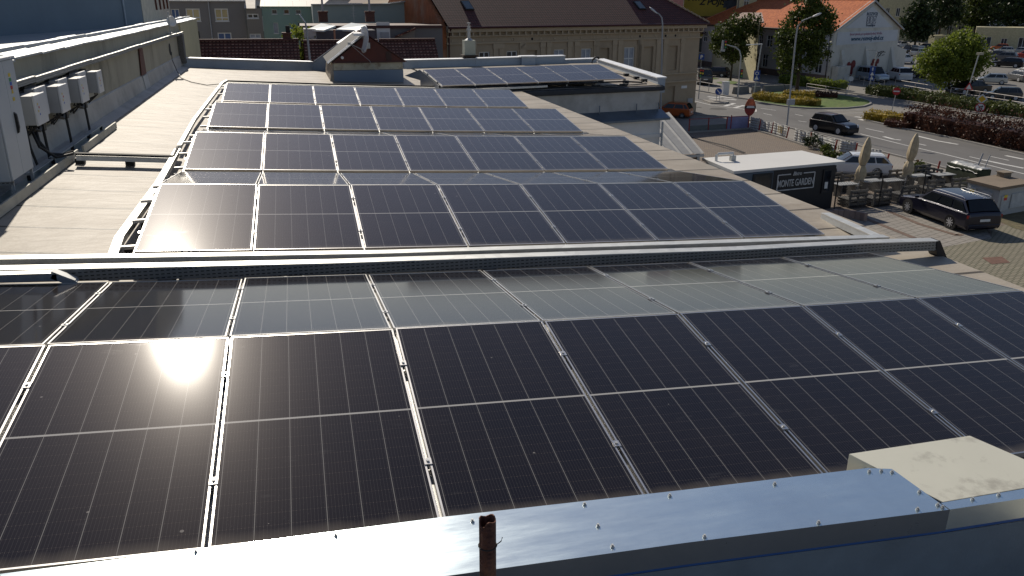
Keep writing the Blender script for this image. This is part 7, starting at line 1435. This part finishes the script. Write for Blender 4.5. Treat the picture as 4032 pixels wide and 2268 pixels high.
B = (44.524, 81.145, -10.4); zc_ = float(1.106); r = root('road_sign', (B[0], B[1], G), 0, 'round blue keep-right arrow sign on two short posts on the traffic island', 'road sign')
v, u_ = facing(B)
for s_ in (-.16, .16): b = MB(); b.tube([u_ * s_, u_ * s_ + Vector((0, 0, zc_))], .03, 6); b.build('post', m_steel, r)
plate_disc(r, zc_, .36, m_sb, B); b = MB(); c0 = Vector((0, 0, zc_)) + v * .09; b.bar(c0 + u_ * -.17 + Vector((0, 0, .2)), c0 + u_ * .1 + Vector((0, 0, -.1)), .09, .01, up=v); b.add([c0 + u_ * .02 + Vector((0, 0, -.2)), c0 + u_ * .22 + Vector((0, 0, -.22)), c0 + u_ * .2 + Vector((0, 0, 0))], [(0, 1, 2)]); b.build('arrow', m_sw, r)
def square_signs(r, B, specs, x=0., s_=.34):
    for (z_, kind_) in specs:
        o = plate_poly(r, [(-s_, z_ - s_), (s_, z_ - s_), (s_, z_ + s_), (-s_, z_ + s_)], m_sb, B, .06, 'plate'); o.location.x = x
        if kind_ == 'tri': o = plate_poly(r, [(-.24, z_ - .2), (.24, z_ - .2), (0, z_ + .24)], m_sw, B, .082, 'triangle', .006)
        elif kind_ == 'ring': o = plate_disc(r, z_, .2, m_sw, B, .006, .082, 'ring'); o.location.x = x; o = plate_disc(r, z_, .13, m_sb, B, .008, .089, 'ring_centre')
        elif kind_ == 'bar': o = plate_poly(r, [(-.07, z_ - .2), (.07, z_ - .2), (.07, z_ + .2), (-.07, z_ + .2)], m_sw, B, .082, 'bar', .006)
        elif kind_ == 'P': v, u_ = facing(B); o = text_part('letter', 'P', .7, m_sw, r, Vector((0, 0, z_ - .25)) + v * .09 - u_ * .18, u_, (0, 0, 1), .004)
        if o.location.x == 0: o.location.x = x
B = (50.805, 84.432, -10.4); zt_ = float(5.817); z1, z2 = float(2.62), float(2.145)
r = sroot(B, 'tall lamp pole with two square blue signs, round mark above triangle', zt_, .07, 'street lamp', 'street_lamp', x2=.35); square_signs(r, B, ((z1, 'ring'), (z2, 'tri')), x=.15); b = MB(); b.bar((.4, 0, zt_), (-1.5, 0, zt_ - .08), .28, .07); b.build('lamp_head', m_inv, r)
B = (70.796, 90.578, -10.4); zt_ = float(4.475); r = sroot(B, 'lamp pole with three square blue signs in front of the pale blue van', zt_, .07, 'street lamp', 'street_lamp', x2=.5)
square_signs(r, B, ((float(2.287), 'bar'), (float(1.726), 'tri'), (float(1.227), 'tri')), x=.2, s_=.33); b = MB(); b.bar((.5, 0, zt_), (-.3, 0, zt_ + .1), .06); b.bar((-.3, 0, zt_ + .1), (-1.1, 0, zt_ + .14), .3, .09); b.build('lamp_head', m_inv2, r)
B = (70.999, 74.884, -10.4); zt_ = float(5.034); zc_ = float(1.683); r = sroot(B, 'lamp pole with red-edged warning triangle beside the black saloon', zt_, .06, 'street lamp', 'street_lamp', x2=.75)
o = plate_poly(r, [(-.45, zc_ - .4), (.45, zc_ - .4), (0, zc_ + .42)], m_sr, B, .06, 'triangle'); o.location.x = .25; o = plate_poly(r, [(-.28, zc_ - .30), (.28, zc_ - .30), (0, zc_ + .22)], m_sw, B, .082, 'triangle_centre', .006); o.location.x = .25; b = MB(); b.cbox((.8, -.1, zt_ + .05), (.55, .45, .24)); b.build('lamp_head', M('dull lamp head', (.35, .32, .24), .5), r)
B = (57.581, 110.76, -10.4); r = sroot(B, 'blue parking sign in front of the yellow house', 3.0, .03); square_signs(r, B, ((2.7, 'P'),), s_=.4)
B = (62.097, 83.116, -10.4); zc_ = float(1.929); r = sroot(B, 'small round sign seen from its grey back by the hedge end', zc_, .03, x2=.3); o = plate_disc(r, zc_, .28, m_inv, B); o.location.x = .3
B = (35.919, 74.9, -10.4); zc_ = float(2.359); r = sroot(B, 'dark round sign disc seen sideways in front of the tan building door', zc_ + .3, .03); b = MB(); b.disc((0, 0, zc_), (-.85, -.5, 0), .38, 20, .02); b.build('plate', m_sbk, r)
for (bx_, tp_, l) in (((40.48, 40.898, -10.4), float(1.541), 'thicker leaning steel pole by the pavement near the kiosk'), ((41.323, 41.163, -10.4), float(1.361), 'thinner leaning steel pole by the pavement near the kiosk')):
    b = MB(); b.tube([bx_, (bx_[0] + .42, bx_[1], G + tp_)], .05 if 'thicker' in l else .03, 8); tag(b.build('steel_pole', m_inv2), l, 'pole')
def curved_lamp(base, pts, head, label, mat=m_inv2, hs=.62):
    r = root('street_lamp', (base[0], base[1], G), 0, label, 'street lamp'); b = MB(); b.tube([Vector(p_) - Vector((base[0], base[1], G)) for p_ in pts], .075, 8, r2=.04); b.build('pole', mat, r)
    h_ = Vector(head) - Vector((base[0], base[1], G)); d = (Vector(head) - Vector(pts[-1])); d = d.normalized() if d.length > .01 else Vector((1, 0, 0)); b = MB(); vs = []; n = 10; prof = [(-.5, .04), (-.35, .11), (0, .17), (.3, .15), (.5, .05)]
    u_ = Vector((0, 0, 1)); s_ = d.cross(u_).normalized()
    for (t, rr) in prof:
        for j in range(n): a = 2 * pi * j / n; vs.append(h_ + d * t * hs * 1.25 + (s_ * cos(a) * 1.0 + u_ * sin(a) * .6) * rr * hs * 1.7)
    b.add(vs, [(i * n + j, (i + 1) * n + j, (i + 1) * n + (j + 1) % n, i * n + (j + 1) % n) for i in range(len(prof) - 1) for j in range(n)] + [list(range(n)), list(range(4 * n, 5 * n))[::-1]]); b.build('lamp_head', m_inv, r, smooth=True); return r
LB = (41.48, 63.029, -10.4); D_ = 75.454
r = curved_lamp(LB, [LB] + [(41.405, 63.078, -2.963), (41.436, 63.058, -2.043), (41.711, 62.876, -1.574), (42.266, 62.504, -1.285)], (42.597, 62.28, -1.121), 'tall grey street lamp with long curved arm in front of the tallest tree')
b = MB(); b.cbox((.05, -.1, float(2.133)), (.65, .25, .5)); b.build('control_box', m_inv2, r)
LB = (30.4, 65.0, G)
r = curved_lamp(LB, [LB] + [(29.544, 64.011, -1.819), (29.46, 64.05, -1.328), (29.241, 64.15, -1.055), (28.992, 64.263, -0.92)], (28.817, 64.341, -0.784), 'white curved street lamp standing before the tan building facade')
LB = (1.116, 52, -10.4)
r = curved_lamp(LB, [LB] + [(1.116, 52, -3.511), (1.063, 52, -1.746), (1.022, 52, -1.343), (0.958, 52, -1.228)], (0.879, 52, -1.114), 'street lamp rising behind the far parapet before the green building', hs=.5)
def head3(r, c, v, n=3):
    b = MB(); b.cbox(c, (.3, .28, .32 * n)); b.build('signal_box', m_black, r)
    for k in range(n): b = MB(); b.disc(Vector(c) + Vector((.0, -.15, .3 * (n - 1) / 2 - .3 * k)), (-.3, -1, 0), .1, 12, .02); b.build('lens', [m_rd, m_y, m_gn][k], r)
TL = (49.171, 85.08, -10.4); r = root('traffic_light', (TL[0], TL[1], G), 0, 'traffic light with curved overhead arm in front of the maple', 'traffic light'); dd_ = lambda q: Vector(q) - Vector((TL[0], TL[1], G)); b = MB()
b.tube([(0, 0, 0), dd_((49.128, 85.105, -5.998)), dd_((48.928, 85.22, -5.314)), dd_((48.54, 85.442, -4.965)), dd_((47.673, 85.928, -4.706))], .09, 8, r2=.06); b.build('pole', m_steel, r)
c = dd_((47.501, 86.024, -4.682)); head3(r, tuple(c), 0); b = MB(); b.bar(c + Vector((-.22, 0, -.75)), c + Vector((-.12, 0, .45)), .1, .5); b.build('backing_board', m_inv2, r); head3(r, tuple(dd_((49.275, 85.02, -7.8))), 0)
TL = (43.696, 84.042, -10.4); r = root('traffic_light', (TL[0], TL[1], G), 0, 'straight traffic light pole at the crossing beside the tan building corner', 'traffic light'); h_ = float(2.834); b = MB(); b.tube([(0, 0, 0), (.1, 0, h_ + .6)], .06, 8); b.build('pole', m_steel, r); head3(r, (-.1, -.1, h_), 0); head3(r, (.25, .05, h_ + .1), 0, 2)
for i, (a, c, l) in enumerate((((50.196, 87.838, -10.4), (52.51, 88.72, -10.4), 'concrete road barrier left of the other two, behind the traffic light pole'), ((52.752, 88.089, -10.4), (53.792, 88.132, -10.4), 'short concrete barrier behind the pole with blue signs'), ((54.514, 88.541, -10.4), (57.497, 89.018, -10.4), 'longest concrete road barrier right of the blue signs'), ((57.619, 88.99, -10.4), (58.483, 89.086, -10.4), 'last concrete barrier next to the tallest tree'))):
    a, c = Vector(a), Vector(c); d = (c - a).normalized(); n_ = Vector((-d.y, d.x, 0)); b = MB(); b.extrude([a - n_ * .3, a + n_ * .3, a + n_ * .12 + Vector((0, 0, .8)), a - n_ * .12 + Vector((0, 0, .8))], c - a); tag(b.build('concrete_barrier', M('grey concrete barrier', (.17, .165, .15), .9, 0, .15, 2, .2)) if i == 0 else b.build('concrete_barrier', bpy.data.materials['grey concrete barrier']), l, 'barrier', 'concrete barriers')
B = (48.584, 86.832, -10.4); b = MB(); b.cbox((B[0], B[1] + .2, G + .75), (.75, .5, 1.5)); b.cbox((B[0], B[1] + .2, G + 1.53), (.85, .6, .06)); tag(b.build('electric_cabinet', m_inv), 'light grey electric cabinet beside the first concrete barrier', 'cabinet')
tre = None
o = None
for nm_, lab_ in ():
    pass
